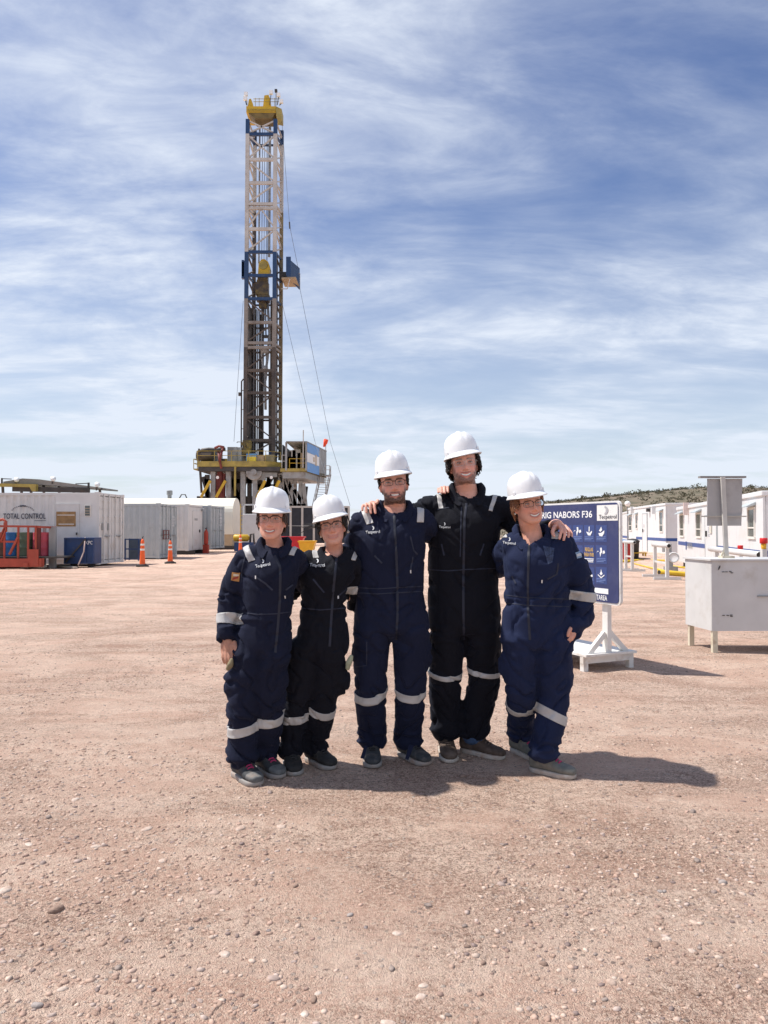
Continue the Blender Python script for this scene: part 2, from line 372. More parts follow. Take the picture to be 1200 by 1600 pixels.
# the larger stones one can pick out
STM = [mat('stone_grey', (.27, .215, .185), .85, var=.3, vscale=40, bump=.4, bscale=90, grime=(.33, .22, .16), gscale=18), mat('stone_pale', (.56, .48, .41), .9, var=.2, vscale=40, bump=.5, bscale=90, grime=(.46, .33, .26), gscale=22, gthr=(.38, .6)),
       mat('stone_brown', (.25, .17, .13), .9, var=.3, vscale=40, bump=.5, bscale=90), mat('stone_blue_grey', (.32, .275, .25), .8, var=.2, vscale=40, bump=.3, bscale=90, grime=(.36, .25, .19), gscale=16)]
big_st = [(669, 1418, 7, 0), (376, 1294, 11, 1), (254, 1344, 9, 1), (335, 1341, 7, 1), (150, 1321, 9, 1), (88, 1420, 13, 2), (8, 1388, 14, 1), (547, 1433, 7, 3), (462, 1386, 6, 2), (398, 1381, 7, 2), (658, 1558, 9, 1), (662, 1540, 9, 1), (726, 1451, 6, 0), (729, 1482, 6, 2), (946, 1338, 6, 2), (1089, 1345, 7, 0), (1083, 1269, 7, 0), (1031, 1392, 6, 3), (1038, 1391, 5, 3),
          (1042, 1466, 8, 1), (1025, 1477, 9, 2), (1015, 1470, 6, 0), (1082, 1486, 7, 1), (1093, 1481, 6, 0), (1088, 1490, 5, 2), (1109, 1472, 4, 0), (1129, 1377, 8, 3), (1159, 1394, 7, 1), (1088, 1552, 8, 2), (850, 1506, 8, 2), (58, 1570, 10, 3), (116, 1565, 6, 2), (477, 1584, 9, 1), (490, 1562, 9, 2), (497, 1551, 7, 1), (220, 1434, 6, 0), (808, 1220, 5, 0), (723, 1213, 7, 2), (785, 1319, 5, 0), (968, 1227, 5, 0), (612, 1515, 7, 0), (622, 1460, 10, 1), (440, 1292, 8, 1), (605, 1598, 12, 1), (700, 1585, 6, 0), (755, 1505, 6, 2), (350, 1490, 12, 1), (185, 1512, 8, 0), (45, 1316, 8, 1), (76, 1275, 7, 0), (945, 1560, 6, 0), (1150, 1300, 6, 2), (1060, 1245, 5, 2), (930, 1490, 5, 0), (118, 1248, 8, 1), (230, 1295, 9, 1)]
for i, (px, py, rp, k) in enumerate(big_st):
    p = gnd(px, py); r = rp*p.y/F*(1.0 if k == 1 else .85)
    v, f = SH2[i % 5]; a = RNG.random()*6.28; ca, sa = math.cos(a), math.sin(a)
    q = v*np.array([r*1.05, r*.8, r*(.30 if k == 1 else .55)]); q = np.stack([q[:, 0]*ca-q[:, 1]*sa+p.x, q[:, 0]*sa+q[:, 1]*ca+p.y, q[:, 2]+gz(p.x, p.y)+r*(-.06 if k == 1 else .10)], 1)
    me = np_mesh('stone', q, f); me.materials.append(STM[k]); me.shade_smooth(); link('stone', me, ground)

# ================================================================ hills with scrub
def hill_z(x, y):
    x = np.asarray(x, float); y = np.asarray(y, float)
    n = fbm(np.stack([x*.012, y*.012, 0*x], 1), 4, 77)
    # a low mesa on the right, running down to nothing behind the group
    crest = 13.6+1.6*n+.8*fbm(np.stack([x*.05, y*.05, 0*x], 1), 2, 3)
    az = x/np.maximum(y, 1)
    k = sstep(az, -.08, .17)*.62+sstep(az, .10, .45)*.38
    rise = sstep(y, 95, 235)
    return crest*k*rise*1.0-.3
xs2 = np.linspace(-80, 420, 170); ys2 = np.linspace(90, 420, 110); HX, HY = np.meshgrid(xs2, ys2)
HZ = hill_z(HX.ravel(), HY.ravel()); back = sstep(HY.ravel(), 260, 420); HZ = HZ*(1-.5*back)
idx = np.arange(HX.size).reshape(HX.shape); ff = np.stack([idx[:-1, :-1].ravel(), idx[:-1, 1:].ravel(), idx[1:, 1:].ravel(), idx[1:, :-1].ravel()], 1)
me = np_mesh('hill', np.stack([HX.ravel(), HY.ravel(), HZ], 1), ff)
me.materials.append(mat('hill_soil', (.215, .160, .115), .95, var=.25, vscale=.06, col2=(.165, .135, .090), thr=(.42, .62), grime=(.105, .095, .060), gscale=.35, gthr=(.46, .60))); me.shade_smooth()
tag(link('hill', me), 'low scrub covered hill behind the trailers', None, None, 'structure')
vs = []; fs = []; off = 0; NB = 6500
bx_ = RNG.uniform(-40, 330, NB); by_ = 105+RNG.random(NB)**.8*165
sel = (bx_/by_ > -.12) & (bx_/by_ < .78); bx_, by_ = bx_[sel], by_[sel]; bz_ = hill_z(bx_, by_)
for i in range(len(bx_)):
    k = 26; d = RNG.normal(size=(k, 3)); d /= np.linalg.norm(d, axis=1)[:, None]; d[:, 2] = np.abs(d[:, 2])
    s = RNG.uniform(.35, .9)*(1.6 if RNG.random() < .12 else 1)
    c = d*(RNG.random((k, 1))**.4)*np.array([s*1.2, s*1.2, s*.85])+np.array([bx_[i], by_[i], bz_[i]+.12*s])
    a1 = RNG.normal(size=(k, 3)); a2 = RNG.normal(size=(k, 3)); a1 *= (.26*s/np.linalg.norm(a1, axis=1))[:, None]; a2 *= (.26*s/np.linalg.norm(a2, axis=1))[:, None]
    q = np.stack([c-a1, c+a1-a2*.4, c+a2], 1).reshape(-1, 3); vs.append(q); fs.append(np.arange(3*k).reshape(k, 3)+off); off += 3*k
me = np_mesh('scrub', np.concatenate(vs), np.concatenate(fs))
me.materials.append(mat('scrub_leaf', (.062, .062, .036), .9, var=.5, vscale=.25, col2=(.105, .090, .052), thr=(.4, .6)))
tag(link('scrub', me), 'dry olive scrub bushes covering the hillside', None, None, 'stuff')

# ================================================================ materials for steelwork
WHITE = mat('white_paint', (.62, .62, .60), .45, var=.05, vscale=3, grime=(.50, .43, .36), gscale=1.1, gthr=(.56, .80))
WHITE2 = mat('trailer_white', (.68, .69, .69), .4, var=.03, vscale=2, grime=(.62, .58, .53), gscale=.8, gthr=(.56, .82))
GREYC = mat('container_grey', (.42, .46, .47), .5, var=.06, vscale=3, grime=(.30, .30, .29), gscale=1.5, gthr=(.55, .8))
CREAM = mat('cream_paint', (.76, .73, .62), .5, var=.04, vscale=2, grime=(.48, .42, .33), gscale=.7, gthr=(.55, .8))
TAN = mat('tan_paint', (.46, .36, .24), .6, var=.1, vscale=3)
STEEL = mat('grey_steel', (.30, .31, .31), .5, metal=.2, var=.15, vscale=1.5, grime=(.16, .12, .09), gscale=.9, gthr=(.5, .75))
DSTEEL = mat('dark_steel', (.060, .055, .052), .55, metal=.2, var=.3, vscale=1.2, grime=(.11, .065, .04), gscale=.8)
RUSTW = mat('weathered_mast', (.105, .084, .068), .6, var=.25, vscale=.8, grime=(.05, .042, .04), gscale=.6, gthr=(.42, .66))
MASTW = mat('mast_white', (.47, .445, .41), .5, var=.12, vscale=.6, grime=(.30, .23, .17), gscale=.7, gthr=(.52, .8))
YELL = mat('yellow_paint', (.56, .36, .025), .45, var=.12, vscale=1.5, grime=(.24, .16, .05), gscale=.9, gthr=(.5, .78))
YELD = mat('dull_yellow', (.36, .28, .07), .55, var=.2, vscale=1.0, grime=(.14, .11, .05), gscale=.7, gthr=(.48, .75))
BLUE = mat('blue_paint', (.017, .048, .125), .45, var=.12, vscale=2, grime=(.05, .07, .10), gscale=1.0)
LBLUE = mat('flag_blue', (.12, .30, .62), .5, var=.06, vscale=2)
FWHITE = mat('flag_white', (.74, .76, .76), .5, var=.05, vscale=2)
NAVY = mat('navy_box', (.016, .045, .135), .5, var=.15, vscale=4, grime=(.06, .07, .10), gscale=3)
RED = mat('red_oxide', (.40, .045, .025), .55, var=.15, vscale=3, grime=(.20, .06, .035), gscale=2)
PIPER = mat('red_pipe', (.16, .035, .03), .55, var=.2, vscale=2)
ORANGE = mat('orange_plastic', (.85, .13, .025), .5, var=.06, vscale=6, grime=(.45, .12, .05), gscale=5)
RUBBER = mat('black_rubber', (.025, .024, .024), .8, var=.2, vscale=10, grime=(.12, .09, .07), gscale=6)
SILVER = mat('reflective_band', (.62, .63, .62), .35, var=.05, vscale=30)
PLY = mat('plywood', (.34, .20, .085), .7, var=.25, vscale=5, grime=(.20, .11, .05), gscale=4)
PLASTW = mat('white_strip', (.75, .72, .66), .6, var=.05)
GLASSD = mat('dark_window', (.03, .036, .04), .12, var=.3, vscale=1.2, spec=.6)
GLASSG = mat('grey_window', (.10, .115, .112), .12, var=.35, vscale=1.5, spec=.6)
STRIPE = mat('blue_stripe', (.025, .075, .26), .45, var=.06, vscale=2)
INK = mat('dark_lettering', (.02, .024, .05), .6, var=.05)
INKW = mat('white_lettering', (.78, .79, .79), .6, var=.04)
LAMPW = mat('lamp_white', (.80, .80, .78), .3, var=.02)
CABLE = mat('steel_cable', (.10, .105, .12), .5, metal=.3, var=.05)

# ================================================================ shipping containers
def container(name, A, dS, L_, W, H, label, matS, matE, end_doors=True, z0=.10):
    """A: bottom corner nearest the camera-right; dS: unit direction of the long side (going away from A); the end face lies to the right"""
    dS = Vector((dS[0], dS[1], 0)).normalized(); dE = Vector((-dS.y, dS.x, 0))
    if dE.y < 0: dE = -dE
    A = Vector((A[0], A[1], 0)); t = thing(name, A, label, 'container')
    def P(s, e, z): return A+dS*s+dE*e+Vector((0, 0, z))
    fr = MB(); q = .09
    for s in (q/2, L_-q/2):
        for e in (q/2, W-q/2): fr.beam(P(s, e, z0), P(s, e, z0+H), q, q, up=dS)
    for z in (z0+.07, z0+H-.06):
        for e in (q/2, W-q/2): fr.beam(P(q, e, z), P(L_-q, e, z), .13 if z < 1 else .1, q*.96, up=dE)
        for s in (q/2, L_-q/2): fr.beam(P(s, q, z), P(s, W-q, z), .13 if z < 1 else .1, q*.96, up=dS)
    for s in (0, L_-.16):
        for e in (0, W-.16):
            for z in (z0-.01, z0+H-.11): fr.box(P(s+.08, e+.08, z+.06), (.175, .175, .125), math.atan2(dS.y, dS.x))
    obj('frame', fr, matS, t)
    def corrug(a, b, inward, mt, nm):
        mb = MB(); a = Vector(a); b = Vector(b); l_ = (b-a).length; d = (b-a)/l_; k = max(2, int(l_/.26)); st = l_/k
        prof = []
        for i in range(k):
            prof += [(i*st, 0), (i*st+st*.32, 0), (i*st+st*.5, .038), (i*st+st*.82, .038)]
        prof.append((l_, 0)); inn = Vector(inward)
        lo = [a+d*s_+inn*(.012+o_) for s_, o_ in prof]; n_ = len(lo)
        up = Vector((0, 0, H-.24)); mb.add(lo+[p+up for p in lo], [(i, i+1, i+1+n_, i+n_) for i in range(n_-1)])
        return obj(nm, mb, mt, t, fix=False)
    z1 = z0+.13
    corrug(P(q, 0, z1), P(L_-q, 0, z1), dE, matS, 'side_panel'); corrug(P(q, W, z1), P(L_-q, W, z1), -dE, matS, 'side_panel')
    corrug(P(L_, q, z1), P(L_, W-q, z1), -dS, matS, 'end_panel')
    rf = MB(); rf.box(P(L_/2, W/2, z0+H-.045), (L_-.1, W-.1, .03), math.atan2(dS.y, dS.x)); obj('roof', rf, matS, t)
    fl = MB(); fl.box(P(L_/2, W/2, z0+.06), (L_-.1, W-.1, .06), math.atan2(dS.y, dS.x)); obj('floor', fl, DSTEEL, t)
    if end_doors:
        for h in (0, 1):
            d_ = MB(); e0 = q+.01+h*(W/2-q); e1 = e0+W/2-q-.02
            k = 5
            zz = np.linspace(z1+.02, z0+H-.13, k+1)
            for i in range(k): d_.box(P(.035, (e0+e1)/2, (zz[i]+zz[i+1])/2), (.03, e1-e0-.06, (zz[i+1]-zz[i])-.05), math.atan2(dS.y, dS.x))
            d_.box(P(.055, (e0+e1)/2, (z1+z0+H-.11)/2), (.03, e1-e0, H-.28), math.atan2(dS.y, dS.x))
            do = obj('door', d_, matE, t)
            for k_ in (.28, .72):
                e = e0+(e1-e0)*k_; rod = MB(); rod.tube([P(-.02, e, z0+.06), P(-.02, e, z0+H-.05)], .024, 8)
                for z in (.35, 1.0, 1.8, H-.3): rod.box(P(-.005, e, z0+z), (.06, .11, .05), math.atan2(dS.y, dS.x))
                obj('lock_rod', rod, matE, do)
                hd = MB(); hd.beam(P(-.05, e, z0+1.05), P(-.05, e+.32*(1 if k_ < .5 else -1), z0+1.02), .03, .045); obj('handle', hd, STEEL, do)
            for z in (.3, .9, 1.5, 2.1):
                e = e0+.0 if h == 0 else e1; hg = MB(); hg.box(P(.0, e, z0+z), (.05, .12, .09), math.atan2(dS.y, dS.x)); obj('hinge', hg, matE, do)
    return t, P, dS, dE
yaw_of = lambda d: math.atan2(d.y, d.x)
cA = at(154, 881, 28.6); cB = at(200, 876, 31.1); eA = Vector((cB.x-cA.x, cB.y-cA.y, 0)).normalized(); sA = Vector((-eA.y, eA.x, 0))
sA = Vector((-1, .045, 0)).normalized()
t1, P1c, dS1, dE1 = container('shipping_container', (cA.x, cA.y), sA, 6.06, 2.44, 2.68, 'white shipping container with dark lettering and plywood panel on its side door', WHITE, WHITE, z0=.05)
Y1 = 28.6
def onside(px, py):     # a point on the long side of the lettered container
    d = ray(px, py); n_ = dE1; k = (P1c(0, 0, 0)-CAMP).dot(n_)/d.dot(n_); return CAMP+d*k
nO = -dE1
def side_rect(mb, x0, y0, x1, y1, th, lift=0.0):
    a, b, c, d = onside(x0, y1), onside(x1, y1), onside(x1, y0), onside(x0, y0); mb.prism([p+nO*lift for p in (a, b, c, d)], nO*th); return mb
pl = MB(); side_rect(pl, 86.5, 771, 152, 876, .02, -.008); fp = obj('flat_panel', pl, WHITE, t1)
dr = MB(); side_rect(dr, 88.5, 789, 122.5, 875, .03, .016); do1 = obj('door', dr, WHITE, t1)
dfm = MB(); [side_rect(dfm, *q, .035, .018) for q in ((86.8, 787.2, 124.2, 788.9), (86.8, 789, 88.2, 876), (122.8, 789, 124.2, 876))]; obj('door_frame', dfm, WHITE, t1)
pw = MB(); side_rect(pw, 89.3, 799.5, 119.2, 822.5, .018, .05); pwo = obj('plywood_panel', pw, PLY, t1)
bt = MB(); side_rect(bt, 91, 804.3, 118, 805.4, .01, .07); side_rect(bt, 93, 818.4, 117, 819.6, .01, .07); obj('batten', bt, PLASTW, pwo)
dh = MB(); side_rect(dh, 120.3, 832, 121.6, 836, .05, .05); obj('handle', dh, DSTEEL, do1)
wd = MB(); side_rect(wd, 132.6, 789, 142.4, 807, .03, .016); w1 = obj('window', wd, PLASTW, t1)
gl = MB(); side_rect(gl, 133.8, 790.2, 141.2, 805.8, .012, .05); obj('pane', gl, GLASSG, w1)
bl = MB(); [side_rect(bl, 133.8, y, 141.2, y+.8, .012, .064) for y in (794, 798, 802)]; obj('blind', bl, TAN, w1)
tx = MB(); ux = -dS1; uz = Vector((0, 0, 1)); cT = onside(38.5, 806.5); text_on(tx, 'TOTAL CONTROL', cT, ux, uz, 68*Y1/F, 8.6*Y1/F, bold=.012, lift=.02)
for c_, wbig in ((5.5, 5.0), (33.5, 6.0)):
    pass
obj('lettering', tx, INK, t1)
ar = MB()
for k in range(-6, 7):
    a = R(90-k*10); cx, cy = 36+19*math.cos(a), 803.5-13*math.sin(a)
    p = onside(cx, cy-.0); r_ = .05 if abs(k) < 2 else .028; ar.box(p+nO*.02, (r_*1.5, .01, r_), yaw_of(dS1))
side_rect(ar, 54, 813.2, 72, 813.9, .006, .014)
obj('emblem_arc', ar, INK, t1)
vt = MB()
for e in (.35, .9): vt.box(P1c(-.0, e, 1.45), (.03, .16, .26), yaw_of(dS1))
obj('vent', vt, STEEL, t1)

cG = at(249, 873, 35.3)
dG = Vector((-1, .06, 0)).normalized()
t2, P2c, dS2, dE2 = container('shipping_container', (cG.x, cG.y), dG, 6.06, 2.44, 2.52, 'grey shipping container with doors behind the two orange cones', GREYC, GREYC, z0=.02)
for i, wd_ in enumerate((.26, .26, .26, .20)): tx = MB(); text_on(tx, ['GESU', '7 20', '22G1', '80'][i], P2c(-.02, 1.75, 1.95-i*.14), dE2, uz, wd_*1.3, .09, lift=.03); obj('lettering', tx, INKW, t2)
rk = MB()
for e in (.35, .72, 1.1): rk.beam(P2c(-.06, e, .9), P2c(-.06, e, 1.3), .035)
for z in (.9, 1.1, 1.3): rk.beam(P2c(-.06, .3, z), P2c(-.06, 1.15, z), .03)
obj('hose_rack', rk, PIPER, t2)
cW = at(294, 867, 40.6)
dW = Vector((-1, .06, 0)).normalized(); eW = (at(327, 862, 43)-cW); 
t3, P3c, dS3, dE3 = container('site_cabin', (cW.x, cW.y), dW, 5.5, 2.5, 2.45, 'white cabin with a plain end door beside a fire extinguisher', WHITE, WHITE, end_doors=False, z0=.22)
en = MB(); en.box(P3c(.02, 1.25, .22+1.22), (.03, 2.3, 2.2), yaw_of(dS3)); obj('end_panel', en, WHITE, t3)
dd = MB(); dd.box(P3c(-.012, 1.35, 1.32), (.03, 1.25, 2.05), yaw_of(dS3)); dd_ = obj('door', dd, WHITE, t3)
hh = MB(); hh.box(P3c(-.05, 1.85, 1.25), (.05, .09, .16), yaw_of(dS3)); obj('handle', hh, DSTEEL, dd_)
sg = MB(); sg.box(P3c(-.032, 1.25, 1.88), (.01, .5, .12), yaw_of(dS3)); obj('sign_plate', sg, STEEL, dd_)
lp = MB(); lp.lathe([(.10, 0), (.08, .12), (.02, .16)], P3c(-.1, 2.3, 2.35), 10); obj('lamp', lp, STEEL, t3)
sk = MB()
for e in (.15, 2.35): sk.beam(P3c(-.3, e, .11), P3c(5.5, e, .11), .2, .2)
obj('skid', sk, DSTEEL, t3)
fx = thing('fire_extinguisher', P3c(-.35, 2.05, 0), 'red fire extinguisher standing against the white cabin end', 'fire extinguisher')
b_ = MB(); b_.lathe([(.05, .5), (.11, .52), (.12, .6), (.12, 1.15), (.08, 1.26), (.04, 1.3), (.03, 1.36)], P3c(-.35, 2.05, 0), 14); obj('cylinder', b_, RED, fx, True)
b_ = MB(); b_.beam(P3c(-.35, 1.92, 1.38), P3c(-.35, 2.18, 1.42), .04); b_.tube([P3c(-.35, 2.12, 1.36), P3c(-.42, 2.2, 1.1), P3c(-.42, 2.2, .7)], .02, 6); obj('hose', b_, RUBBER, fx)
b_ = MB(); b_.box(P3c(-.35, 2.05, .25), (.28, .28, .5), yaw_of(dS3)); obj('stand', b_, RED, fx)
cH = at(329, 861, 43.6)
t4, P4c, dS4, dE4 = container('shipping_container', (cH.x, cH.y), Vector((-1, .06, 0)), 6.06, 2.9, 2.45, 'grey container end just right of the white cabin door', GREYC, GREYC, z0=.24)
for i, s_ in enumerate(('TCLU', '48', '21', 'G1')): tx = MB(); text_on(tx, s_, P4c(-.02, 1.9, 2.2-i*.2), dE4, uz, .5, .13, lift=.03); obj('lettering', tx, INKW, t4)

# ================================================================ long white tank
TY = 52.0
tl, tr_ = at(150, 780, TY).x, at(370, 780, TY).x
tk = thing('storage_tank', ((tl+tr_)/2-3, TY, 0), 'long cream horizontal tank with rounded top behind the containers', 'tank')
mb = MB(); prof = []; W_ = 2.7; ht = at(300, 778.5, TY).z
for a in np.linspace(0, math.pi, 15): prof.append((math.cos(a)*W_/2, ht-.95+math.sin(a)*.95))
prof = [(W_/2, 1.0)]+prof+[(-W_/2, 1.0)]
mb.prism([Vector((tl-8, TY+a, z)) for a, z in prof], (tr_-tl+8, 0, 0)); obj('shell', mb, CREAM, tk)
mb = MB(); mb.box(((tl+tr_)/2-4, TY, .62), (tr_-tl+7.9, 2.5, .76)); obj('skirt', mb, TAN, tk)
mb = MB(); mb.box(((tl+tr_)/2-4, TY, .14), (tr_-tl+8.4, 2.6, .2)); obj('skid', mb, DSTEEL, tk)
mb = MB(); xl = at(379.5, 800, TY-1.2).x
for o_ in (-.11, .11): mb.beam((xl+o_, TY-1.45, .3), (xl+o_, TY-1.45, 3.0), .04)
for k in range(9): mb.beam((xl-.11, TY-1.45, .5+k*.29), (xl+.11, TY-1.45, .5+k*.29), .03)
obj('ladder', mb, YELL, tk)
mb = MB(); xh = at(265, 770, TY).x; mb.lathe([(.14, ht-.1), (.14, ht+.22), (.2, ht+.24), (.2, ht+.5), (.12, ht+.54)], (xh, TY, 0), 12); obj('vent_cap', mb, STEEL, tk)
mb = MB(); xh = at(286, 770, TY).x; mb.tube([(xh-.3, TY, ht-.1), (xh-.1, TY, ht+.25), (xh+.15, TY, ht+.25), (xh+.3, TY, ht-.1)], .04, 6); obj('hatch_handle', mb, DSTEEL, tk)
# white pump housing to the right of the tank end
ph = thing('pump_housing', at(396, 850, 49)*1, 'small white equipment housing between the tank and the dark screens', 'housing'); 
pB = at(396, 826, 49); mb = MB(); mb.box((pB.x, 49, 1.35), (1.1, 1.6, 1.9)); obj('cabinet', mb, WHITE, ph, bevel=.03)
mb = MB(); [mb.beam((pB.x+dx, 48.9, .02), (pB.x+dx, 48.9, 2.95), .09) for dx in (-.62, .62)]; mb.beam((pB.x-.62, 48.9, 2.9), (pB.x+.62, 48.9, 2.9), .09); obj('frame', mb, WHITE, ph)
mb = MB(); mb.box((pB.x, 49, .22), (1.3, 1.8, .36)); obj('skid', mb, DSTEEL, ph)

# ================================================================ dark windbreak screens
WY = 60.0
ws = thing('windbreak', (at(468, 850, WY).x, WY, 0), 'row of dark mesh screens between pale posts below the rig', 'windbreak')
x0, x1 = at(418, 800, WY).x, at(545, 800, WY).x; n_ = 7; zt = at(468, 792, WY).z
for i in range(n_+1):
    x = x0+(x1-x0)*i/n_; mb = MB(); mb.beam((x, WY, 0), (x, WY, zt+.05), .16); obj('post', mb, MASTW, ws)
    if i < n_:
        mb = MB(); mb.box((x+(x1-x0)/n_/2, WY, zt/2+.1), ((x1-x0)/n_-.17, .05, zt-.3)); obj('screen', mb, mat('dark_screen', (.022, .025, .034), .7, var=.2, vscale=3), ws)
        for zr in (.1, zt*.52): mb = MB(); mb.beam((x+.08, WY-.05, zr), (x+(x1-x0)/n_-.08, WY-.05, zr), .05); obj('rail', mb, STEEL, ws)
mb = MB(); mb.beam((x0, WY, zt), (x1, WY, zt), .14); obj('top_rail', mb, MASTW, ws)
# ================================================================ drilling rig
RY, RB = 90.0, 92.6
rig = thing('drilling_rig', (at(408, 800, 92).x, 92, 0), 'tall land drilling rig with lattice mast, yellow crown and raised floor', 'drilling rig')
def rp(name, mb, m, smooth=False, par=None): return obj(name, mb, m, par or rig, smooth)
LEG = {'fl': ((384.8, 382.4), RY), 'fr': ((428.6, 427.2), RY), 'bl': ((396.2, 394.6), RB), 'br': ((438.8, 437.4), RB)}
def lz(y): return at(406, y, RY).z
ZT, ZB = lz(182), lz(722)
def leg(k, z):
    (a, b), Y = LEG[k]; f_ = (z-ZB)/(ZT-ZB); xa, xb = at(a, 452, Y).x, at(b, 452, Y).x
    xt, xb = (a-600)/F*Y*1.0, (b-600)/F*Y*1.0
    return Vector((xt*f_+xb*(1-f_), Y, z))
levels = [187, 210, 249.5, 286, 319, 325.5, 358, 394, 430.6, 467, 504, 536, 543, 579, 614, 652, 688, 716]
LZ = [lz(y) for y in levels]
def seg_mat(y):
    if y < 210: return BLUE
    if y < 394: return MASTW
    if y < 467: return BLUE
    if y < 560: return mat('mast_dusty', (.24, .215, .19), .55, var=.15, vscale=.8, grime=(.12, .09, .07), gscale=.7, gthr=(.5, .75))
    return RUSTW
for k in LEG:
    for i in range(len(levels)-1):
        m_ = seg_mat((levels[i]+levels[i+1])/2)
        if k[0] == 'b': m_ = mat('weathered_ochre', (.22, .175, .095), .6, var=.25, vscale=.8, grime=(.11, .08, .05), gscale=.6, gthr=(.45, .7)) if k == 'br' and levels[i] > 290 else (m_ if levels[i] < 300 else RUSTW)
        mb = MB(); mb.beam(leg(k, LZ[i]), leg(k, LZ[i+1]), .44 if k[0] == 'f' else .42, .4, up=(0, 1, 0)); rp('mast_leg', mb, m_)
for i, y in enumerate(levels):
    if y in (716, 187): continue
    m_ = BLUE if y in (210, 394, 430.6) else seg_mat(y-1)
    a, b, c, d = [leg(k, LZ[i]) for k in ('fl', 'fr', 'br', 'bl')]
    for p, q, nm in ((a, b, .30), (b, c, .2), (d, a, .2)): mb = MB(); mb.beam(p, q, nm, nm*1.1); rp('girt', mb, m_)
    if 440 < y or y in (187, 210): mb = MB(); mb.beam(c, d, .2); rp('girt', mb, m_)
pat = {0: 'X', 1: 'X', 2: '\\', 3: '/', 5: 'V', 6: '/', 7: '', 8: '', 9: '\\', 10: '/', 12: '/', 13: '\\', 14: '/', 15: '\\', 16: '/'}
for i in range(len(levels)-1):
    z0, z1 = LZ[i+1]+.1, LZ[i]-.1
    if levels[i+1]-levels[i] < 10: continue
    m_ = seg_mat((levels[i]+levels[i+1])/2); m_ = MASTW if levels[i] == 187 else m_
    if levels[i] >= 394: m_ = RUSTW
    pt = pat.get(i, '/')
    A = lambda k, z: leg(k, z)
    pr = []
    if pt in ('X', '\\'): pr.append((A('fl', z1), A('fr', z0)))
    if pt in ('X', '/'): pr.append((A('fl', z0), A('fr', z1)))
    if pt == 'V':
        mid = (A('fl', z1)+A('fr', z1))/2; pr += [(mid, A('fl', z0)), (mid, A('fr', z0))]
    zm = (z0+z1)/2
    for s_, b_ in (('fr', 'br'), ('fl', 'bl')): pr += [(A(s_, z1), A(b_, zm)), (A(b_, zm), A(s_, z0))]
    for p, q in pr: mb = MB(); mb.beam(p, q, .17, .15); rp('brace', mb, m_)
# inside the mast: racked drill pipe, lines, block and top drive
cx = lambda px, Y: at(px, 452, Y).x
for j, px in enumerate((390.5, 396.5, 399.3, 401.7, 404.2)):
    mb = MB(); mb.tube([(cx(px, 91.2), 91.0+.2*j, ZB), (cx(px, 91.2)+.05, 91.0+.2*j, lz(478))], .085 if j > 0 else .26, 8); rp('drill_pipe', mb, DSTEEL if j % 2 == 0 else mat('pipe_grey', (.17, .17, .18), .45, metal=.3, var=.1))
for px in (388.6, 391.8, 393.2, 398.0, 407.0, 410.5): mb = MB(); mb.tube([(cx(px, 92), 92.1, ZB), (cx(px, 92), 92.1, lz(484))], .16, 8); rp('drill_pipe', mb, DSTEEL)
for px, y0, y1, r_ in ((405, 190, 405, .10), (409.5, 190, 405, .035), (413, 190, 405, .03), (416.5, 190, 402, .03), (421, 188, 395, .15), (418, 190, 405, .03)):
    mb = MB(); mb.tube([(cx(px, 91.4), 91.4, lz(y0)), (cx(px-.7, 91.4), 91.4, lz(y1))], r_, 6); rp('drilling_line', mb, STEEL if r_ > .05 else CABLE)
tb = MB(); bc = at(412.5, 417, 91.2)
tb.prism([at(x, y, 90.7) for x, y in ((403, 428), (404, 412), (408, 405.5), (413, 404.5), (419, 409), (422, 419), (421, 429))], (0, 1.1, 0)); blk = rp('travelling_block', tb, YELL)
sh = MB(); sh.lathe([(.48, -.66), (.5, -.62), (.5, .62), (.48, .66)], (bc.x, 91.25, bc.z), 16, axis=(0, 1, 0)); rp('sheave', sh, YELD, par=blk)
td = MB(); q = lambda x, y, Y=91.1: at(x, y, Y)
td.box(q(411, 438), (1.2, .9, .9)); td.box(q(410, 452), (1.5, 1.0, 1.5)); td.box(q(413, 467), (1.25, .9, .9)); td.box(q(411, 477), (.9, .8, .7)); td.box(q(404, 455), (.35, .6, 2.6)); tdo = rp('top_drive', td, mat('oily_yellow', (.17, .12, .035), .5, var=.4, vscale=1.3, grime=(.045, .035, .03), gscale=.9, gthr=(.4, .6)))
td = MB(); td.tube([q(411, 480), q(411, 500)], .2, 8); [td.tube([q(x, 482), q(x+.5, 522), q(x+1.5, 527)], .08, 6) for x in (409, 415)]; td.box(q(415.5, 526), (.5, .4, .3)); rp('elevator_link', td, DSTEEL, par=tdo)
td = MB(); td.tube([q(418, 470), q(421, 520), q(418, 560), q(414, 590), q(414.5, 610), q(415, 640)], .15, 8); rp('kelly_hose', td, mat('hose_grey', (.20, .21, .22), .6, var=.2), True)
td = MB(); td.tube([q(409, 520), q(408, 545), q(410, 570), q(416, 595), q(417.5, 575), q(416, 552)], .10, 8); td.box(q(414.5, 547), (.9, .7, .7)); td.box(q(413, 575), (.55, .5, .5)); rp('service_loop', td, mat('loop_grey', (.36, .37, .38), .6, var=.2), True)
for (px0, py0, px1, py1, r_) in ((424, 470, 423, 716, .12), (433, 395, 432.5, 716, .09), (430.5, 250, 430, 716, .06), (386, 470, 387, 716, .12), (421, 580, 421.5, 716, .13)):
    mb = MB(); mb.tube([at(px0, py0, 91.8), at(px1, py1, 91.8)], r_, 6); rp('standpipe', mb, RUSTW)
mb = MB(); mb.tube([at(380.5, 592, 90.5), at(377.4, 596, 90.5), at(376.8, 716, 90.5)], .09, 6); rp('standpipe', mb, DSTEEL)
mb = MB()
for y in (610, 640, 670): mb.beam(at(376.8, y, 90.5), at(382, y, 90.3), .08)
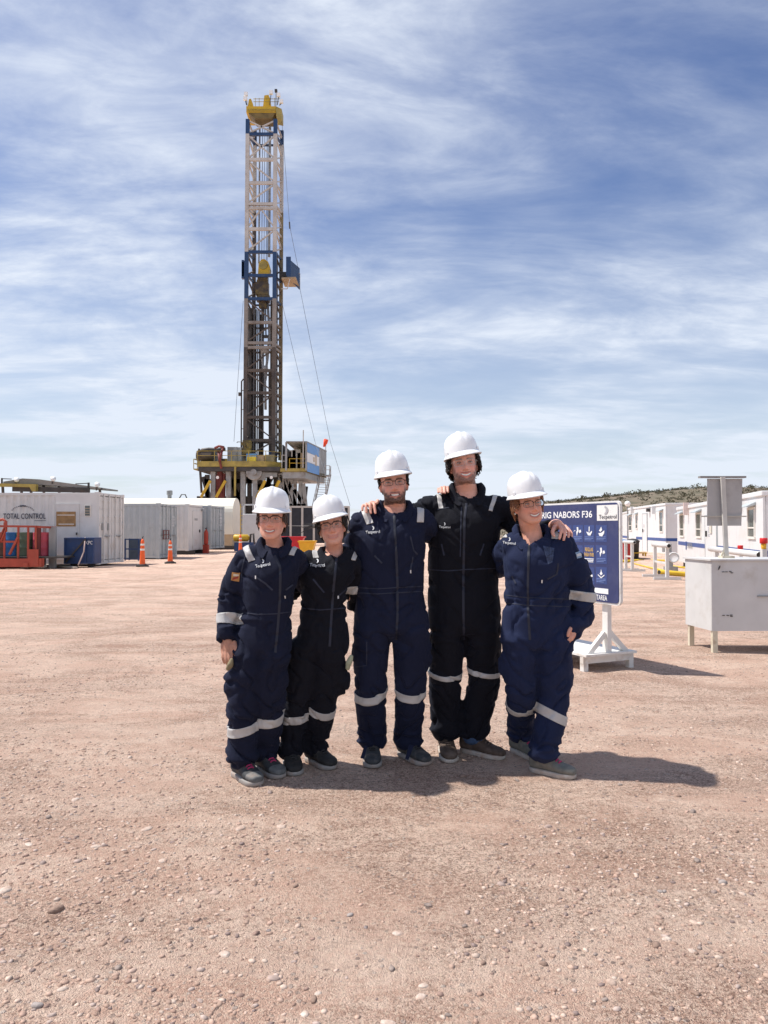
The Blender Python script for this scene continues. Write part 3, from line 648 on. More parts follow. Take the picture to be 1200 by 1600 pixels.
mb.box(at(374.7, 616, 90.4), (.3, .3, .4)); rp('pipe_bracket', mb, DSTEEL)
for px, y0, y1 in ((379.8, 407, 436), (380.6, 410, 433)): mb = MB(); mb.box(at(px, (y0+y1)/2, 90.2), (.28, .5, (y1-y0)/F*90)); rp('side_panel', mb, BLUE)
# crown
cr = MB()
P = lambda x, y, Y=89.9: at(x, y, Y)
cr.prism([P(384.8, 176), P(430.6, 176), P(430.6, 166), P(384.8, 166)], (0, 2.9, 0)); crown = rp('crown_deck', cr, YELL)
cr = MB(); cr.prism([P(430.8, 166), P(440, 170, 91), P(440, 186, 91), P(432, 184)], (0, 1.6, 0)); rp('crown_beam', cr, YELD); cr = MB(); cr.prism([P(388, 176.2), P(430, 176.2), P(425, 185), P(398, 185)], (0, 1.9, 0)); rp('crown_beam', cr, mat('crown_shade_brown', (.15, .105, .035), .6, var=.3, vscale=1.5))  # lower beam: shade under the crown painted in as a darker brown
for x0, x1, yt in ((387, 396, 154), (411, 423.5, 148)):
    c2 = MB(); c2.prism([P(x0, 165.8, 90.6), P(x1, 165.8, 90.6), P(x1-1.5, yt+6, 90.6), P(x1-4, yt, 90.6), P(x0+2, yt+1, 90.6)], (0, .35, 0)); rp('sheave_bracket', c2, YELL)
for k in range(5):
    c2 = MB(); c2.lathe([(.5, -.07), (.55, -.05), (.48, 0), (.55, .05), (.5, .07)], P(400+k*4.5, 185, 91), 14, axis=(1, 0, 0)); rp('sheave', c2, DSTEEL)
c2 = MB()
for y in (154.5, 159): c2.beam(P(396, y, 90.6), P(436, y, 90.6), .05)
for x in (386, 399, 405, 429, 437): c2.beam(P(x, 166, 90.6), P(x, 153, 90.6), .05)
for y in (171, 173.5): c2.beam(P(385, y, 89.8), P(430, y, 89.8), .05)
rp('crown_railing', c2, YELD)
for x, y in ((384.2, 147), (383.2, 154), (423.5, 144.5), (435.2, 148.5), (439.6, 158.5)):
    c2 = MB(); c2.box(P(x, y, 90.3), (.42, .3, .42)); fl_ = rp('floodlight', c2, LAMPW); c3 = MB(); c3.beam(P(x, y+3, 90.4), P(x+(2 if x < 400 else -2), 164, 90.5), .07); rp('bracket', c3, DSTEEL, par=fl_)
c2 = MB(); c2.beam(P(431, 166, 90.5), P(431.5, 141, 90.5), .07); c2.box(P(431.3, 142, 90.5), (.3, .3, .3)); rp('wind_gauge', c2, DSTEEL)
# monkey board
mbB = MB(); 
bx0, bx1 = at(440, 440, 90.5).x, at(461, 440, 90.5).x; z_b = at(450, 436, 90.5).z
mbB.prism([(bx0, 90.5, z_b), (at(465, 440, 92).x, 90.2, z_b), (at(465, 440, 92).x, 93.5, z_b), (bx0, 93.5, z_b)], (0, 0, .18)); mk = rp('racking_board', mbB, mat('board_tan', (.36, .27, .17), .7, var=.15, vscale=1))
m2 = MB(); xr = at(447, 420, 90.2).x; m2.prism([(xr, 90.2, z_b+.3), (at(467.6, 420, 93.6).x, 93.6, z_b-.3), (at(467.6, 420, 93.6).x, 93.6, z_b+2.35), (xr, 90.2, z_b+2.55)], (.06, 0, 0)); rp('windwall', m2, BLUE, par=mk)
m2 = MB(); m2.prism([(at(447, 420, 90.2).x, 90.15, z_b+.3), (at(454.5, 420, 90.2).x, 90.15, z_b+.3), (at(454.5, 420, 90.2).x, 90.15, z_b+2.55), (at(447, 420, 90.2).x, 90.15, z_b+2.55)], (0, .05, 0)); rp('windwall', m2, BLUE, par=mk)
m2 = MB(); xx = at(468.3, 420, 93).x; [m2.beam((xx, 93.3+o_, z_b-.3), (xx, 93.3+o_, z_b+1.6), .06) for o_ in (0,)]; m2.beam((xx, 93.3, z_b+1.6), (xx-.5, 93.3, z_b+1.6), .06); m2.beam((bx0, 90.4, z_b-1.2), (at(449, 453, 90.4).x, 90.4, z_b-1.2), .09); m2.beam((at(449, 453, 90.4).x, 90.4, z_b-1.2), (at(453, 443, 90.4).x, 90.4, z_b), .09)
rp('board_strut', m2, MASTW, par=mk)
m2 = MB(); m2.box((at(443, 423, 91.5).x, 91.8, z_b+.7), (.8, .9, .9)); rp('winch_box', m2, DSTEEL, par=mk)
# guy lines
for pts in (((440.5, 190, 91), (452.5, 352, 88), (466, 420, 93)), ((467.5, 445, 93), (498, 600, 88), (516, 690, 85), (547, 790, 80)), ((439.5, 468, 92), (468, 590, 88), (492, 690, 84), (512, 752, 80)), ((380, 470, 90), (372, 590, 88), (365.5, 690, 86))):
    mb = MB(); mb.tube([at(*p) for p in pts], .022, 5); rp('guy_line', mb, CABLE)
mb = MB(); mb.tube([at(452.2, 347, 88.1), at(452.8, 357, 88)], .09, 6); rp('turnbuckle', mb, DSTEEL)
# floor
DF = 86.0
zd0, zd1 = at(370, 729, DF).z, at(370, 720.5, DF).z
xa, xb, xc = at(308, 725, DF).x, at(437, 725, DF).x, at(479, 725, DF).x
dk = MB(); dk.prism([(xa, DF, zd0), (at(415, 725, DF).x, DF, zd0), (xb, DF+1.5, zd0), (xb, 98, zd0), (xa, 98, zd0)], (0, 0, zd1-zd0)); deck = rp('rig_floor', dk, YELD)
dk = MB(); dk.prism([(xa+.1, DF+.1, zd0-.5), (xb, DF+.1, zd0-.5), (xb, 97.5, zd0-.5), (xa+.1, 97.5, zd0-.5)], (0, 0, .48)); rp('floor_beam', dk, DSTEEL)
xd, Yd = at(510, 725, 96.5).x, 96.5
zr0 = zd0-.55
dk = MB(); dk.prism([(xb+.05, DF, zr0), (xc, DF, zr0), (xd, Yd, zr0), (xb+.05, Yd, zr0)], (0, 0, .35)); rp('doghouse_floor', dk, YELD)
dk = MB(); dk.prism([(xb+.3, DF+.3, zr0-.75), (xc-.2, DF+.3, zr0-.75), (xd-.2, Yd, zr0-.75), (xb+.3, Yd, zr0-.75)], (0, 0, .72)); rp('floor_beam', dk, STEEL)
def railing(pts, h, m_, name, n_=None, par=None):
    mb = MB()
    for a, b in zip(pts[:-1], pts[1:]):
        a = Vector(a); b = Vector(b); k = max(1, int((b-a).length/1.6))
        for i in range(k+1): p = a.lerp(b, i/k); mb.beam(p, p+Vector((0, 0, h)), .07)
        for hh_ in (h, h*.55): mb.beam(a+Vector((0, 0, hh_)), b+Vector((0, 0, hh_)), .06)
    return rp(name, mb, m_, par=par)
railing([(xa, 92, zd1), (xa, DF+.1, zd1), (at(415, 725, DF).x, DF+.1, zd1), (xb-.1, DF+1.6, zd1)], 1.15, YELD, 'railing')
mb = MB(); xl_ = at(304, 730, 87).x; mb.prism([(xl_, 86.5, zd0-.3), (xa, 86.5, zd0-.3), (xa, 90, zd0-.3), (xl_, 90, zd0-.3)], (0, 0, .12)); rp('side_platform', mb, YELD); railing([(xl_, 90, zd0-.2), (xl_, 86.6, zd0-.2), (xa, 86.6, zd0-.2)], 1.1, YELD, 'railing')
# equipment on the floor
eq = [((314, 330), 705, 719, 88, DSTEEL, 'drawworks'), ((333, 345), 700.5, 712, 89, STEEL, 'winch_cabinet'), ((355.5, 371), 698.5, 715, 88, STEEL, 'control_cabinet'), ((371.3, 377.5), 699, 715, 88.2, mat('pale_steel', (.40, .41, .40), .5, var=.1), 'control_cabinet'), ((385, 401), 709, 713.5, 87, LBLUE, 'blue_skid'), ((386, 400), 713.6, 717, 86.6, mat('bright_yellow', (.75, .60, .08), .5, var=.05), 'yellow_guard'),
      ((401.5, 412), 711, 719, 87.2, TAN, 'floor_cabinet'), ((414, 429), 710.5, 719, 88.5, mat('khaki_steel', (.33, .29, .19), .6, var=.1), 'floor_cabinet'), ((420, 431), 705.5, 712, 90.2, BLUE, 'winch_box')]
for (x0, x1), y0, y1, Y, m_, nm in eq:
    a, b = at(x0, y1, Y), at(x1, y0, Y); mb = MB(); zb_ = zd1; zt_ = b.z
    mb.box(((a.x+b.x)/2, Y+.5, (zb_+zt_)/2), (b.x-a.x, 1.2, zt_-zb_)); o_ = rp(nm, mb, m_)
    mb = MB(); [mb.beam((a.x+(b.x-a.x)*k_, Y-.12, zb_+.1), (a.x+(b.x-a.x)*k_, Y-.12, zt_-.05), .06) for k_ in (.05, .5, .95)]; rp('stiffener', mb, m_, par=o_)
mb = MB(); mb.tube([at(313.5, 706, 87.5), at(316, 703.5, 87.5), at(326, 702.2, 87.5), at(340, 703, 87.5), at(352, 702, 87.5)], .22, 8); rp('exhaust_pipe', mb, DSTEEL, True)
mb = MB(); mb.beam(at(310.8, 718, 86.6), at(311, 701, 86.6), .18); mb.lathe([(.55, -.9), (.6, -.8), (.6, .8), (.55, .9)], at(320, 712, 87.8), 14, axis=(1, 0, 0)); rp('winch_drum', mb, RUSTW)
for pts in ((349, 699, 345, 710, 343, 722), (341, 705, 343, 718, 346, 732), (336, 700, 342, 697, 350, 699)):
    mb = MB(); mb.tube([at(pts[0], pts[1], 86.2), at(pts[2], pts[3], 85.8), at(pts[4], pts[5], 85.7)], .14, 7); rp('red_pipe', mb, PIPER, True)
mb = MB(); mb.box(at(386, 699, 88.5), (.9, .8, 1.6)); mb.box(at(384, 693.5, 88.2), (1.0, .5, .35)); mb.box(at(389.5, 695, 88.2), (.5, .6, .9)); mb.beam(at(381, 697, 88), at(391, 691, 88), .18); rp('iron_roughneck', mb, mat('ochre_machine', (.22, .16, .03), .55, var=.4, vscale=1.5, grime=(.06, .05, .03), gscale=1.2, gthr=(.42, .6)))
mb = MB(); mb.beam(at(381, 719, 87), at(381, 690.5, 87), .05); mb.tube([at(370, 692, 86.6), at(371, 690.5, 86.6), at(378, 690.5, 86.6), at(378, 700, 86.6)], .05, 6); rp('post', mb, DSTEEL)
for k in range(14):
    px = random.uniform(313, 430); mb = MB(); Y = random.uniform(88, 93); w_ = random.uniform(.25, .8); h_ = random.uniform(.4, 1.9); p = at(px, 715, Y); mb.box((p.x, Y, zd1+h_/2), (w_, w_, h_)); rp('floor_machine', mb, random.choice([DSTEEL, RUSTW, STEEL, YELD]))
# doghouse
zt_ = at(479, 691, DF).z
fl = MB(); fl.prism([(at(447, 700, DF).x, DF-.05, zt_), (xc+.05, DF-.05, zt_), (xd+.05, Yd, zt_), (at(447, 700, DF).x, Yd, zt_)], (0, 0, .12)); rp('doghouse_roof', fl, STEEL)
rw = Vector((xd-xc, Yd-DF, 0)); rwn = Vector((rw.y, -rw.x, 0)).normalized(); zf = zr0+.35
def wallseg(f0, f1, z0, z1, m_, nm, th=.06, lift=0): 
    a = Vector((xc, DF, 0))+rw*f0+rwn*lift; b = Vector((xc, DF, 0))+rw*f1+rwn*lift; mb = MB(); mb.prism([(a.x, a.y, z0), (b.x, b.y, z0), (b.x, b.y, z1), (a.x, a.y, z1)], rwn*th); return rp(nm, mb, m_)
hz = (zt_-zr0)/3
wallseg(0, 1, zr0, zt_-.01, STEEL, 'doghouse_wall', th=-.08)
for k, m_ in enumerate((LBLUE, FWHITE, LBLUE)): wallseg(0.02, .60, zr0+k*hz+.02, zr0+(k+1)*hz-.02, m_, 'flag_stripe', .03, .002)
wallseg(.30, .36, zr0+hz*1.25, zr0+hz*1.75, TAN, 'flag_emblem', .02, .034); wallseg(.40, .46, zr0+hz*.9, zr0+hz*2.1, TAN, 'flag_emblem', .02, .034)
mb = MB(); mb.box(((at(447, 700, DF).x+xd)/2, Yd-.1, (zr0+zt_)/2), (xd-at(447, 700, DF).x, .1, zt_-zr0)); rp('doghouse_wall', mb, STEEL)
mb = MB(); mb.box((at(446, 700, 91).x, 92.5, (zf+zt_)/2), (.1, 7.8, zt_-zf)); rp('doghouse_wall', mb, DSTEEL)
for px in (447.2, 478.4): mb = MB(); mb.beam(at(px, 735, DF), (at(px, 735, DF).x, DF, zt_), .2); rp('doghouse_post', mb, STEEL)
mb = MB(); mb.beam(at(473.5, 731, DF-.3), at(474, 672, DF-.3), .10); rp('antenna', mb, MASTW)
for px, y0, w_, m_ in ((450, 706, .8, DSTEEL), (458, 704, .7, MASTW), (464, 703, .9, mat('cab_grey', (.5, .5, .48), .5)), (470, 708, .7, TAN), (455, 714, 1.2, RUSTW)):
    p = at(px, y0, 88.5); mb = MB(); mb.box((p.x, 88.5, (zf+p.z)/2), (w_, .9, p.z-zf)); rp('doghouse_console', mb, m_)
railing([(at(452, 730, DF).x, DF+.2, zf), (at(478, 730, DF).x, DF+.2, zf)], 1.1, YELL, 'railing')
railing([(at(440, 730, DF).x, DF+.2, zf), (at(446, 730, DF).x, DF+.2, zf)], 1.5, MASTW, 'railing')
p = Vector((xd, Yd, zr0)); xs_ = at(516.5, 735, Yd).x; mb = MB(); mb.prism([(xd, 94.5, zr0+.1), (xs_, 94.5, zr0+.1), (xs_, 96.5, zr0+.1), (xd, 96.5, zr0+.1)], (0, 0, .12)); rp('side_platform', mb, STEEL); railing([(xd, 94.5, zr0+.2), (xs_, 94.5, zr0+.2), (xs_, 96.5, zr0+.2)], 1.15, MASTW, 'railing')
# substructure
for px in (333.2, 357.2, 380, 398.5):
    x = at(px, 760, 87).x; mb = MB(); zc = at(px, 735.5, 87).z; pr = [(x-.27, 86.8, .3), (x+.27, 86.8, .3)]+[(x+.27*math.cos(a), 86.8, zc-.2+.27*math.sin(a)) for a in np.linspace(0, math.pi, 7)]; mb.prism(pr, (0, .5, 0)); rp('substructure_column', mb, STEEL)
for (x0, y0, x1, y1) in ((328.5, 751, 314, 777), (352, 751, 337.5, 777), (414, 751, 401, 778), (436, 751, 424, 777)):
    mb = MB(); mb.beam(at(x0, y0, 86.6), at(x1, y1, 86.3), .42, .3); rp('yellow_brace', mb, YELL)
for (x0, y0, x1, y1, r_) in ((312.5, 731, 315, 770, .14), (343.5, 735, 346, 790, .33), (338.5, 742, 339, 790, .28), (350.5, 740, 349, 790, .2)):
    mb = MB(); mb.tube([at(x0, y0, 87.3), at(x1, y1, 87.3)], r_, 8); rp('mud_pipe', mb, PIPER if r_ > .15 else DSTEEL)
mb = MB(); mb.beam(at(367.5, 729, 85.8), at(367.2, 775, 85.8), .2); rp('post', mb, YELD)
mb = MB(); mb.prism([(xa+.8, 96, .3), (xb+.5, 96, .3), (xb+.5, 96, zd0-.5), (xa+.8, 96, zd0-.5)], (0, .3, 0)); 
for (x0, y0, x1, y1) in ((324, 742, 324, 800), (341, 738, 341, 800), (365, 738, 365, 800), (372, 738, 372, 800), (390, 740, 390, 800), (407, 740, 407, 800), (420, 738, 420, 800), (431, 738, 431, 800), (318, 745, 330, 790), (360, 745, 378, 790), (385, 745, 370, 790), (395, 745, 425, 795), (425, 745, 396, 795), (402, 760, 436, 760), (320, 752, 400, 752), (412, 772, 440, 772)):
    b2 = MB(); b2.beam(at(x0, y0, 91), at(x1, y1, 91), .5); rp('substructure_strut', b2, DSTEEL)
for (x0, y0, x1, y1) in ((438, 742, 438.5, 812), (447, 742, 447, 812), (461, 745, 461, 812), (470, 752, 466, 812), (474, 756, 480, 812), (440, 745, 458, 800), (458, 745, 440, 800), (460, 765, 475, 790), (450, 750, 462, 790), (446, 790, 478, 790), (438, 742, 470, 735)):
    b2 = MB(); b2.beam(at(x0, y0, 89.5), at(x1, y1, 89.5), .42); rp('substructure_strut', b2, STEEL)
for (x0, y0, x1, y1) in ((443, 760, 443, 812), (454, 748, 454, 812), (470, 760, 471, 812), (478, 760, 472, 812)):
    b2 = MB(); b2.beam(at(x0, y0, 94), at(x1, y1, 94), .5); rp('substructure_strut', b2, RUSTW)
b2 = MB(); b2.prism([at(437, 741, 87), at(447, 733, 87), at(471, 733, 87), at(471, 736, 87), at(445, 746, 87)], (0, .3, 0)); rp('bracket', b2, STEEL)
b2 = MB(); b2.lathe([(.8, -.25), (.9, -.2), (.9, .2), (.8, .25)], at(397, 738, 86.4), 16, axis=(0, 1, 0)); b2.lathe([(.35, -.5), (.35, .5)], at(397, 738, 86.2), 10, axis=(0, 1, 0)); b2.box(at(406, 744, 87), (1.3, .5, .9)); b2.box(at(418, 742, 87), (2.2, .4, .5)); rp('hoist_pivot', b2, STEEL)
for px in (340, 424): b2 = MB(); b2.lathe([(.12, -.05), (.18, .05)], at(px, 746, 86.5), 10, axis=(0, -1, 0)); rp('floodlight', b2, LAMPW)
for px in (318, 330, 360, 392, 410, 430): 
    b2 = MB(); b2.box((at(px, 770, 93).x, 93.5, 2.8), (1.5, 1.5, 5.0)); rp('blowout_preventer' if px == 392 else 'substructure_tank', b2, DSTEEL)
b2 = MB(); b2.tube([at(475, 750, 92), at(484, 753, 94), at(496, 747, 95)], .15, 7); rp('drain_pipe', b2, DSTEEL)
b2 = MB(); b2.prism([(xa, 86.5, .02), (xc, 86.5, .02), (xc, 98, .02), (xa, 98, .02)], (0, 0, .4)); rp('base_mat', b2, DSTEEL)
# stair from the doghouse down
s0, s1 = at(509.5, 741, 94.5), at(487.5, 808, 88); s1.z = .1
st = MB(); wv = Vector((.55, .55, 0))
for o_ in (-1, 1):
    st.beam(s0+wv*o_, s1+wv*o_, .10, .22); st.beam(s0+wv*o_+Vector((0, 0, 1)), s1+wv*o_+Vector((0, 0, 1)), .07)
    for k in range(13): p = s0.lerp(s1, k/12)+wv*o_; st.beam(p, p+Vector((0, 0, 1)), .05)
stair = rp('stair', st, MASTW)
for k in range(26): p = s0.lerp(s1, (k+.5)/26); st = MB(); st.beam(p-wv, p+wv, .22, .04); rp('tread', st, STEEL, par=stair)

# windsock on its own pole
wsk = thing('windsock', (at(508, 700, 97).x, 97, 0), 'small orange windsock on a thin pole beside the rig cabin', 'windsock')
b2 = MB(); pz = at(509, 689, 97); b2.tube([(pz.x, 97, 0), (pz.x, 97, pz.z+.3)], .05, 6); obj('pole', b2, MASTW, wsk)
b2 = MB(); b2.tube([pz+Vector((.05, 0, .2)), pz+Vector((-.05, 0, -.25)), pz+Vector((-.25, 0, -.75))], [.30, .26, .10], 10); obj('sock', b2, mat('sock_orange', (.85, .08, .03), .7, var=.05), wsk, True)

# ================================================================ mud tanks behind the lettered container
mt = thing('mud_tank', (at(60, 800, 46).x, 46, 0), 'dark mud tank with flat canopy and yellow beam above the lettered container', 'tank')
MY = 46.0
b2 = MB(); x0, x1 = at(-60, 760, MY).x, at(150, 760, MY).x; b2.box(((x0+x1)/2, MY+1.5, 1.6), (x1-x0, 2.6, 2.6)); obj('tank_body', b2, DSTEEL, mt)
b2 = MB(); b2.prism([at(5, 752.5, MY), at(35, 747.5, MY), at(62, 749, MY), at(159, 762, MY), at(159, 764.5, MY), at(60, 757, MY), at(5, 757, MY)], (0, 2.8, 0)); obj('canopy', b2, mat('canopy_grey', (.23, .22, .20), .7, var=.2, vscale=.7, grime=(.10, .085, .07), gscale=.5), mt)
b2 = MB(); b2.prism([at(-50, 754, MY-.4), at(56, 756.5, MY-.4), at(56, 767, MY-.4), at(50, 768, MY-.4), at(46, 761, MY-.4), at(-50, 759.5, MY-.4)], (0, .3, 0)); obj('yellow_beam', b2, YELD, mt)
for px in (4, 33, 48, 68, 92, 115, 138, 156): b2 = MB(); p = at(px, 757+max(0, px-60)*.075, MY+.3); b2.beam((p.x, MY+.5, 2.6), p, .12); obj('canopy_post', b2, DSTEEL, mt)
b2 = MB(); b2.beam(at(20, 764, MY), at(140, 766, MY), .16, .3); b2.beam(at(40, 761, MY), at(130, 766, MY), .1); obj('canopy_truss', b2, DSTEEL, mt)
b2 = MB(); b2.beam(at(3, 748, MY), at(18, 748.5, MY), .05); b2.beam(at(3, 757, MY), at(3, 747, MY), .08); b2.beam(at(118, 756, MY), at(140, 755, MY), .05); b2.beam(at(138.5, 765, MY), at(138.5, 754, MY), .1); b2.beam(at(158, 764, MY), at(159.5, 763, MY), .1); obj('railing', b2, DSTEEL, mt)
for px, py in ((26, 750), (83, 748.5), (152, 757.5)):
    b2 = MB(); b2.lathe([(.06, -.10), (.15, .0), (.16, .08)], at(px, py, MY), 10, axis=(.5, -1, .4)); l_ = obj('floodlight', b2, LAMPW, mt, True); b2 = MB(); b2.beam(at(px-1.5, py+7+max(0, (px-60)*.02), MY), at(px, py+1, MY), .07); obj('bracket', b2, DSTEEL, l_)

# ================================================================ red skid frame with drums
SKRED = mat('skid_red', (.36, .062, .036), .55, var=.15, vscale=3, grime=(.28, .07, .04), gscale=2)
sk = thing('skid_frame', (at(40, 888, 26.4).x, 26.4, 0), 'open red steel skid frame with grey end posts at the left edge', 'skid frame')
def fr_pt(px, z, Y): return Vector((at(px, 850, Y).x, Y, z))
YA, YBk = 26.3, 28.1
b2 = MB(); b2.beam(fr_pt(-60, .22, YA-.3), fr_pt(66, .22, YA), .12, .28); b2.beam(fr_pt(-60, .22, YBk), fr_pt(70, .22, YBk), .12, .28); b2.beam(fr_pt(66, .22, YA), fr_pt(69, .22, YBk), .12, .28); 
for px in (-40, 0, 40): b2.beam(fr_pt(px, .15, YA-.2), fr_pt(px+5, .15, YBk), .14, .14)
obj('base_beam', b2, SKRED, sk)
b2 = MB(); b2.box((fr_pt(10, 0, 27.2).x, 27.2, .39), (4.6, 1.6, .05)); obj('deck', b2, DSTEEL, sk)
for px in (-30, 7, 28.5, 44, 56): b2 = MB(); b2.beam(fr_pt(px, .3, YA), fr_pt(px, 1.48 if px > 8 else 1.6, YA), .055); obj('post', b2, SKRED, sk)
for px in (57, 61): b2 = MB(); b2.beam(fr_pt(px, .3, YA+.5), fr_pt(px, 1.48, YA+.5), .1); obj('post', b2, PIPER, sk)
b2 = MB(); b2.beam(fr_pt(-60, 1.48, YA), fr_pt(57, 1.45, YA), .07); b2.beam(fr_pt(-60, .95, YA), fr_pt(30, .93, YA), .06); b2.beam(fr_pt(57, 1.44, YA), fr_pt(86, 1.42, YA+.9), .07); obj('top_rail', b2, SKRED, sk)
for a, b in (((28.5, 1.1), (15, .5)), ((7, 1.4), (-8, .6)), ((9, 1.4), (1, .95))): b2 = MB(); b2.beam(fr_pt(a[0], a[1], YA-.05), fr_pt(b[0], b[1], YA-.05), .07); obj('brace', b2, SKRED, sk)
b2 = MB(); b2.tube([fr_pt(-3, 1.66, YA), fr_pt(4, 1.70, YA), fr_pt(9, 1.62, YA), fr_pt(9, 1.3, YA), fr_pt(0, 1.2, YA)], .05, 8); obj('hoop', b2, SKRED, sk, True)
for px in (69.5, 80, 85): b2 = MB(); b2.beam(fr_pt(px, .0, YA+.7), fr_pt(px, 1.44, YA+.7), .12 if px > 75 else .09); obj('end_post', b2, STEEL, sk)
b2 = MB(); b2.box((fr_pt(54, 0, YA).x, YA-.08, .40), (.34, .05, .55)); obj('end_plate', b2, SKRED, sk)
for px, col, nm, lab in ((19, (.02, .13, .34), 'drum', 'blue steel drum standing inside the red skid frame'), (38.5, (.09, .13, .085), 'drum', 'dark green drum standing inside the red skid frame'), (65, (.42, .06, .09), 'drum', 'crimson drum at the right end of the red skid frame'), (4, (.12, .07, .05), 'drum', 'brown rusty drum at the left edge inside the skid frame')):
    p = fr_pt(px, .42, 27.1); d_ = thing(nm, p, lab, 'drum', 'drums inside the red skid frame'); m_ = mat('drum_%d' % px, col, .5, var=.15, vscale=4)
    b2 = MB(); b2.lathe([(.275, 0), (.285, .02), (.28, .04), (.28, .28), (.292, .30), (.28, .32), (.28, .56), (.292, .58), (.28, .60), (.28, .80), (.285, .82)], p, 20, cap=True); obj('shell', b2, m_, d_, True)
    b2 = MB(); b2.lathe([(.262, .822), (.262, .832)], p, 18); obj('lid', b2, m_, d_)
# blue box with strap and hose
bx = at(124, 881, 27.5); bb = thing('blue_toolbox', (bx.x, 27.6, 0), 'dark blue steel box with a hose over its edge, in front of the white container', 'box')
x0, x1 = at(100.5, 860, 27.5).x, at(147.5, 860, 27.5).x; zb, zt2 = .12, at(124, 840, 27.5).z
b2 = MB(); b2.box(((x0+x1)/2, 27.85, (zb+zt2)/2), (x1-x0, .7, zt2-zb)); obj('body', b2, NAVY, bb, bevel=.012)
b2 = MB(); [b2.box((x, 27.47, (zb+zt2)/2), (.05, .04, zt2-zb-.01)) for x in (x0+.03, (x0+x1)/2+.23, x1-.03)]; b2.box(((x0+x1)/2, 27.46, zt2-.03), (x1-x0-.01, .04, .05)); b2.box(((x0+x1)/2, 27.46, zb+.04), (x1-x0-.01, .04, .05)); obj('frame', b2, NAVY, bb)
for x in (x0+.25, x1-.2): b2 = MB(); b2.box((x, 27.8, .06), (.1, .5, .12)); obj('foot', b2, RUBBER, bb)
b2 = MB(); b2.beam((x0+.08, 27.42, zb+.06), ((x0+x1)/2+.25, 27.42, zt2-.05), .03, .05); obj('brace', b2, DSTEEL, bb)
b2 = MB(); text_on(b2, 'KPO', (x1-.17, 27.49, zt2-.18), (1, 0, 0), uz, .26, .13, bold=.01, lift=.015); obj('lettering', b2, INKW, bb)
b2 = MB(); b2.tube([at(133, 840, 27.6), at(132.5, 848, 27.35), at(131, 862, 27.35), at(127, 872, 27.3), at(122, 883, 27.1)], .022, 8); tag(obj('hose', b2, mat('hose_pale', (.55, .42, .38), .6, var=.3, vscale=3), None, True), 'thin pale hose hanging down the front of the blue box', 'hose')
# pallets and sacks lying on the ground
sp_ = gnd(52, 888); b2 = MB()
for k, (dx, dy, r_, h_) in enumerate(((-.25, 0, .25, .11), (.05, .1, .28, .13), (.3, -.05, .2, .09))): b2.ellip((sp_.x+dx, sp_.y+dy, h_*.8), (r_, .2, h_), n=12, m=8)
vv_ = np.array(b2.v); vv_[:, 2] += .03*fbm(vv_*9, 2, 4); b2.v = [tuple(q_) for q_ in vv_]; tag(obj('sack_pile', b2, mat('sack_cloth', (.50, .45, .38), .9, var=.25, vscale=6, bump=.5), None, True), 'crumpled pale sack lying on the dirt before the skid', 'sack')
for (a, b_, w_, lab) in (((66, 884), (92, 886.5), .22, 'short weathered plank lying on the dirt near the blue box'), ((84, 886), (118, 888), .16, 'long weathered plank lying on the dirt before the blue box')):
    p, q_ = gnd(*a), gnd(*b_); b2 = MB(); b2.beam(p+Vector((0, 0, .05)), q_+Vector((0, 0, .03)), w_, .05); tag(obj('plank', b2, mat('grey_wood', (.42, .37, .31), .85, var=.25, vscale=5)), lab, 'plank', 'planks on the ground')
# blue gas-bottle cage
cg = gnd(206, 876); c_ = thing('bottle_cage', (cg.x, cg.y+.2, 0), 'small dark blue steel cage by the container doors', 'cage')
b2 = MB(); w_, h_ = .29, .95
for dx in (-w_, w_):
    for dy in (0, .55): b2.beam((cg.x+dx, cg.y+dy, 0), (cg.x+dx, cg.y+dy, h_), .05)
for z in (.06, .5, h_-.03):
    for dy in (0, .55): b2.beam((cg.x-w_, cg.y+dy, z), (cg.x+w_, cg.y+dy, z), .045)
    for dx in (-w_, w_): b2.beam((cg.x+dx, cg.y, z), (cg.x+dx, cg.y+.55, z), .045)
obj('frame', b2, NAVY, c_)
b2 = MB(); b2.box((cg.x, cg.y+.5, h_/2), (w_*1.9, .03, h_-.1)); obj('back_panel', b2, mat('slate_blue', (.05, .075, .11), .6, var=.15), c_)
# cones
def cone(px, py, ht, lab):
    p = gnd(px, py); p.z = gz(p.x, p.y); c = thing('traffic_cone', p, lab, 'cone', 'tall orange cones'); rng_ = [(0, .115), (.08, .105), (ht-.1, .062), (ht-.06, .058), (ht-.04, .036), (ht, .032)]
    def rad(z): return np.interp(z, [a for a, _ in rng_], [b for _, b in rng_])
    b2 = MB(); b2.lathe([(rad(z), z) for z in (.04, .08, .3, .6, ht-.1, ht-.06, ht-.04, ht)], p, 18); obj('body', b2, ORANGE, c, True)
    b2 = MB(); b2.box(p+Vector((0, 0, .025)), (.44, .44, .05), .3); b2.lathe([(.18, .05), (.13, .09)], p, 16); obj('base', b2, RUBBER, c)
    for z in (ht*.58, ht*.76): b2 = MB(); b2.lathe([(rad(z)+.004, z), (rad(z+.07)+.004, z+.07)], p, 18, cap=False); obj('reflective_band', b2, PLASTW, c)
    b2 = MB(); b2.tube([p+Vector((0, 0, ht)), p+Vector((0, 0, ht+.06)), p+Vector((.03, 0, ht+.09))], .018, 6); obj('handle', b2, RUBBER, c)
cone(222.5, 884.5, 1.02, 'nearer orange cone of the pair, beside the small blue cage')
cone(266, 879.5, .92, 'farther orange cone of the pair, before the grey container doors')
cone(375.5, 866.5, 1.05, 'orange cone beside the end of the cream tank')
